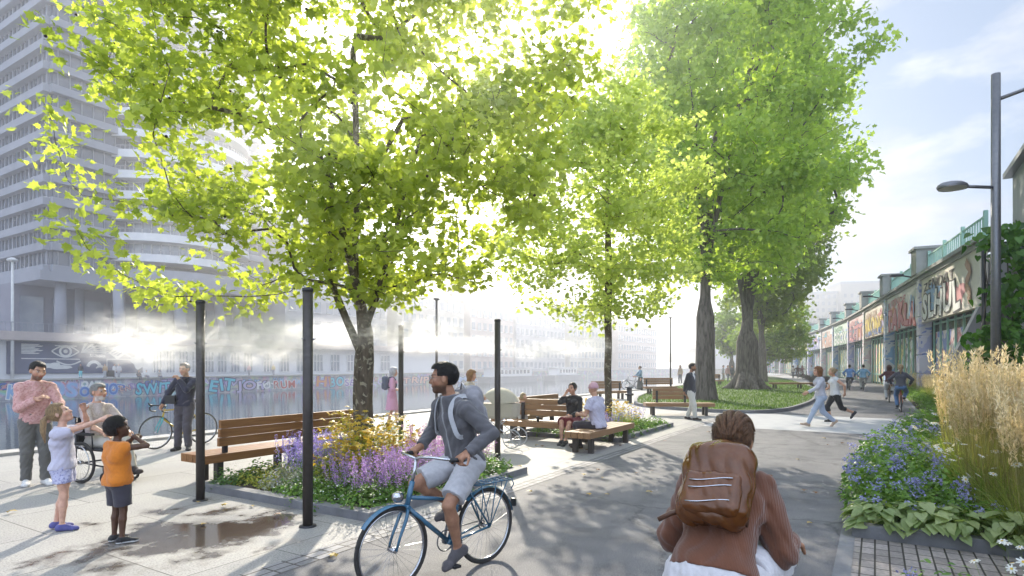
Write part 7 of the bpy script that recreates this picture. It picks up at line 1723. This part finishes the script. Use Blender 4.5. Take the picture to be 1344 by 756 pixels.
rider('rider in a blue shirt and dark trousers cycling away on the inner side', 'grey bicycle under the rider in dark trousers', G(1115, 512), PD, 1.78, 'm', dict(m=C_((.14, .28, .55)), off=.02), dict(m=C_((.06, .07, .1))), ('short', (.06, .04, .03)), M_bike_grey)
rider('rider in a light blue shirt and pale trousers cycling beside the other blue shirt', 'grey bicycle under the rider in pale trousers', G(1133, 513), PD, 1.78, 'm', dict(m=C_((.2, .38, .55)), off=.02), dict(m=C_((.45, .45, .42))), ('short', (.04, .03, .02)), M_bike_grey)
rider('distant rider in a brown top coming along the path', 'bicycle of the distant rider in brown', G(1047, 497), (-.4, -.9), 1.72, 'm', dict(m=C_((.2, .12, .1))), dict(m=C_((.25, .18, .16))), ('short', (.05, .03, .02)), M_bike_grey, vox=.02)
rider('distant rider in a dusky pink top beside the one in brown', 'bicycle of the distant rider in dusky pink', G(1053, 497.5), (-.4, -.9), 1.68, 'f', dict(m=C_((.35, .2, .2))), dict(m=C_((.3, .2, .2))), ('bob', (.1, .06, .04)), M_bike_brown, vox=.02)
FARP = [('distant walker in white and light blue on the path near the viaduct', G(1065, 495), (-.5, -.8), (.6, .6, .6), (.4, .5, .65)), ('distant walker in a pale shirt at the far bend of the path', G(1041, 496), (.4, .9), (.55, .5, .45), (.2, .2, .25)),
        ('figure in pink standing on the far side of the lawn', at(955, 62), (.3, -.9), (.5, .3, .3), (.15, .15, .18)), ('figure in dark grey standing on the far side of the lawn', at(961, 64), (-.5, -.8), (.1, .1, .12), (.1, .1, .1)), ('figure in light grey near the flared trunk', at(949, 66), (.8, -.5), (.4, .4, .42), (.3, .28, .25)),
        ('figure in tan on the quay promenade beside the tall straight trunk', at(893, 58), (-.7, -.6), (.45, .33, .22), (.1, .1, .12))]
for i, (l, p, d, c1, c2) in enumerate(FARP):
    person(l, p, face(*d), 1.72, (0, 0, .925), sex='f' if i % 2 else 'm', vox=.022, hair=('short' if i % 2 == 0 else 'bob', (.06, .04, .03)), Rf=(.06, .12, .08), Lf=(-.06, -.12, .08), top=dict(m=C_(c1), off=.02), bottom=dict(m=C_(c2)), shoes='low', shoe_c=C_((.05, .05, .05)))
# people on the far quay
FQ = [('person in black and turquoise walking on the far quay before the mural', 109, (.02, .02, .03), (.15, .5, .55), 0), ('person in a tan coat standing on the far quay by a dark box', 141, (.4, .26, .14), (.4, .4, .42), 0), ('person in white standing on the far quay beside the one in tan', 153, (.6, .6, .62), (.5, .52, .6), 0), ('second person in pale grey on the far quay', 159, (.45, .45, .5), (.3, .3, .35), 0),
      ('person in dark clothes sitting on the edge of the far quay', 180, (.06, .06, .07), (.08, .08, .1), 1), ('small person in white sitting on the far quay beside the dark one', 190, (.6, .6, .6), (.2, .2, .25), 1), ('person in grey sitting on the far quay behind the man with the racing bicycle', 207, (.35, .33, .33), (.15, .15, .2), 1), ('person in rose standing far along the quay', 330, (.5, .3, .3), (.2, .2, .25), 0), ('person in ochre standing on the far quay near the pale doors', 362, (.5, .38, .15), (.15, .15, .2), 0)]
for l, px, c1, c2, sit in FQ:
    p = W(u_at(px, 85.6), 85.25 if sit else 86.2, .18)
    if sit: person(l, p, face(*(-PW)), 1.72, (0, .02, .1), vox=.024, hair=('short', (.05, .03, .02)), R_=(.15, .3, .25), L_=(-.15, .3, .25), Rf=(.1, .5, -.28), Lf=(-.1, .5, -.28), Rk=(.1, .6, 1), Lk=(-.1, .6, 1), top=dict(m=C_(c1), off=.02), bottom=dict(m=C_(c2)), shoes='low', shoe_c=C_((.05, .05, .05)))
    else: person(l, p, face(*(-PW))+random.uniform(-1, 1), 1.74, (0, 0, .93), vox=.024, hair=('short', (.05, .03, .02)), Rf=(.06, .1, .08), Lf=(-.06, -.1, .08), top=dict(m=C_(c1), off=.02), bottom=dict(m=C_(c2)), shoes='low', shoe_c=C_((.05, .05, .05)))
bx_ = empty('trolley_case', W(u_at(148, 85.6), 86.2, .18), ROT, 'dark wheeled case standing on the far quay', 'case')
mb = MB(); mb.box((0, 0, .5), (.8, .5, .85), bev=.06); mb.build('body', MT['black'], bx_); mb = MB(); mb.tube([(-.3, .2, .9), (-.3, .2, 1.2), (.3, .2, 1.2), (.3, .2, .9)], .02, 6); mb.build('handle', MT['steel_dark'], bx_)
# snacks on the pale bench
cu_ = empty('takeaway_cup', W(11.98, 6.62, .43), 0, 'dark takeaway cup standing on the bench next to the phoning woman', 'cup')
mb = MB(); mb.lathe([(.001, 0), (.028, 0), (.038, .11)], n=14); mb.build('cup_body', MT['black'], cu_); mb = MB(); mb.lathe([(.04, .11), (.04, .12), (.001, .125)], n=14); mb.build('lid', MT['grey_metal'], cu_)

# ---- drifting mist from the poles
def mist_mat(name, dens, seed, ax=(1, 1, 1)):
    m = bpy.data.materials.new(name); m.use_nodes = True; nt = m.node_tree; nt.nodes.clear(); out = nt.nodes.new('ShaderNodeOutputMaterial')
    pv = N(nt, 'VolumePrincipled'); pv.inputs['Color'].default_value = (1, 1, 1, 1); pv.inputs['Anisotropy'].default_value = .7; L(nt, pv.outputs[0], out.inputs['Volume'])
    tc = N(nt, 'TexCoord'); n = N(nt, 'TexNoise', i_Scale=3.4, i_Detail=6, i_Roughness=.65, i_Distortion=1.2); mp = N(nt, 'Mapping'); mp.inputs['Location'].default_value = (seed, seed*.7, 0); mp.inputs['Scale'].default_value = (.8, 1.2, 2.0); L(nt, tc.outputs['Object'], mp.inputs[0]); L(nt, mp.outputs[0], n.inputs['Vector'])
    g = N(nt, 'TexCoord'); ms = N(nt, 'Mapping', vector_type='POINT'); ms.inputs['Location'].default_value = (-1, -1, -1); ms.inputs['Scale'].default_value = (2, 2, 2); L(nt, g.outputs['Generated'], ms.inputs[0])
    ln = N(nt, 'VectorMath', operation='LENGTH'); L(nt, ms.outputs[0], ln.inputs[0])
    fo = N(nt, 'MapRange', interpolation_type='SMOOTHSTEP'); fo.inputs['From Min'].default_value = 1.0; fo.inputs['From Max'].default_value = .15; L(nt, ln.outputs['Value'], fo.inputs[0])
    th = N(nt, 'MapRange'); th.inputs['From Min'].default_value = .44; th.inputs['From Max'].default_value = .72; L(nt, n.outputs['Fac'], th.inputs[0])
    a = N(nt, 'Math', operation='MULTIPLY'); L(nt, fo.outputs[0], a.inputs[0]); L(nt, th.outputs[0], a.inputs[1]); b = N(nt, 'Math', operation='MULTIPLY'); L(nt, a.outputs[0], b.inputs[0]); b.inputs[1].default_value = dens
    L(nt, b.outputs[0], pv.inputs['Density']); return m
MIST = [((-4.5, 7.6, 2.0), (1.2, .6, .5), .2), ((-3.2, 7.6, 2.05), (1.15, .6, .46), -.1), ((-2.6, 6.5, 1.95), (.9, .5, .36), .15), ((-5.4, 8.4, 2.1), (1.0, .6, .5), .3), ((-1.8, 12.3, 2.15), (1.1, .5, .28), 0.05), ((-.6, 11, 2.1), (1.0, .45, .24), -.15), ((.5, 11.4, 2.0), (.9, .45, .26), .1), ((-1.6, 8.2, 2.2), (1.2, .5, .34), .2), ((-3.4, 10.8, 2.3), (1.3, .6, .36), -.1), ((1.4, 12.6, 2.15), (1.1, .5, .3), .15)]
for i, (c, d, rz) in enumerate(MIST):
    mb = MB(); prof = [(max(.001, math.sin(math.pi*k/10)), -math.cos(math.pi*k/10)) for k in range(11)]; mb.lathe(prof, n=16); mb.v = [(x*d[0], y*d[1], z*d[2]) for x, y, z in mb.v]
    o = mb.build('mist', mist_mat('mist_air', 4.2, i*3.1)); o.location = c; o.rotation_euler = (0, 0, rz); tag(o, 'thin white mist drifting from the misting poles', 'mist', 'mist puffs drifting from the poles', kind='stuff')
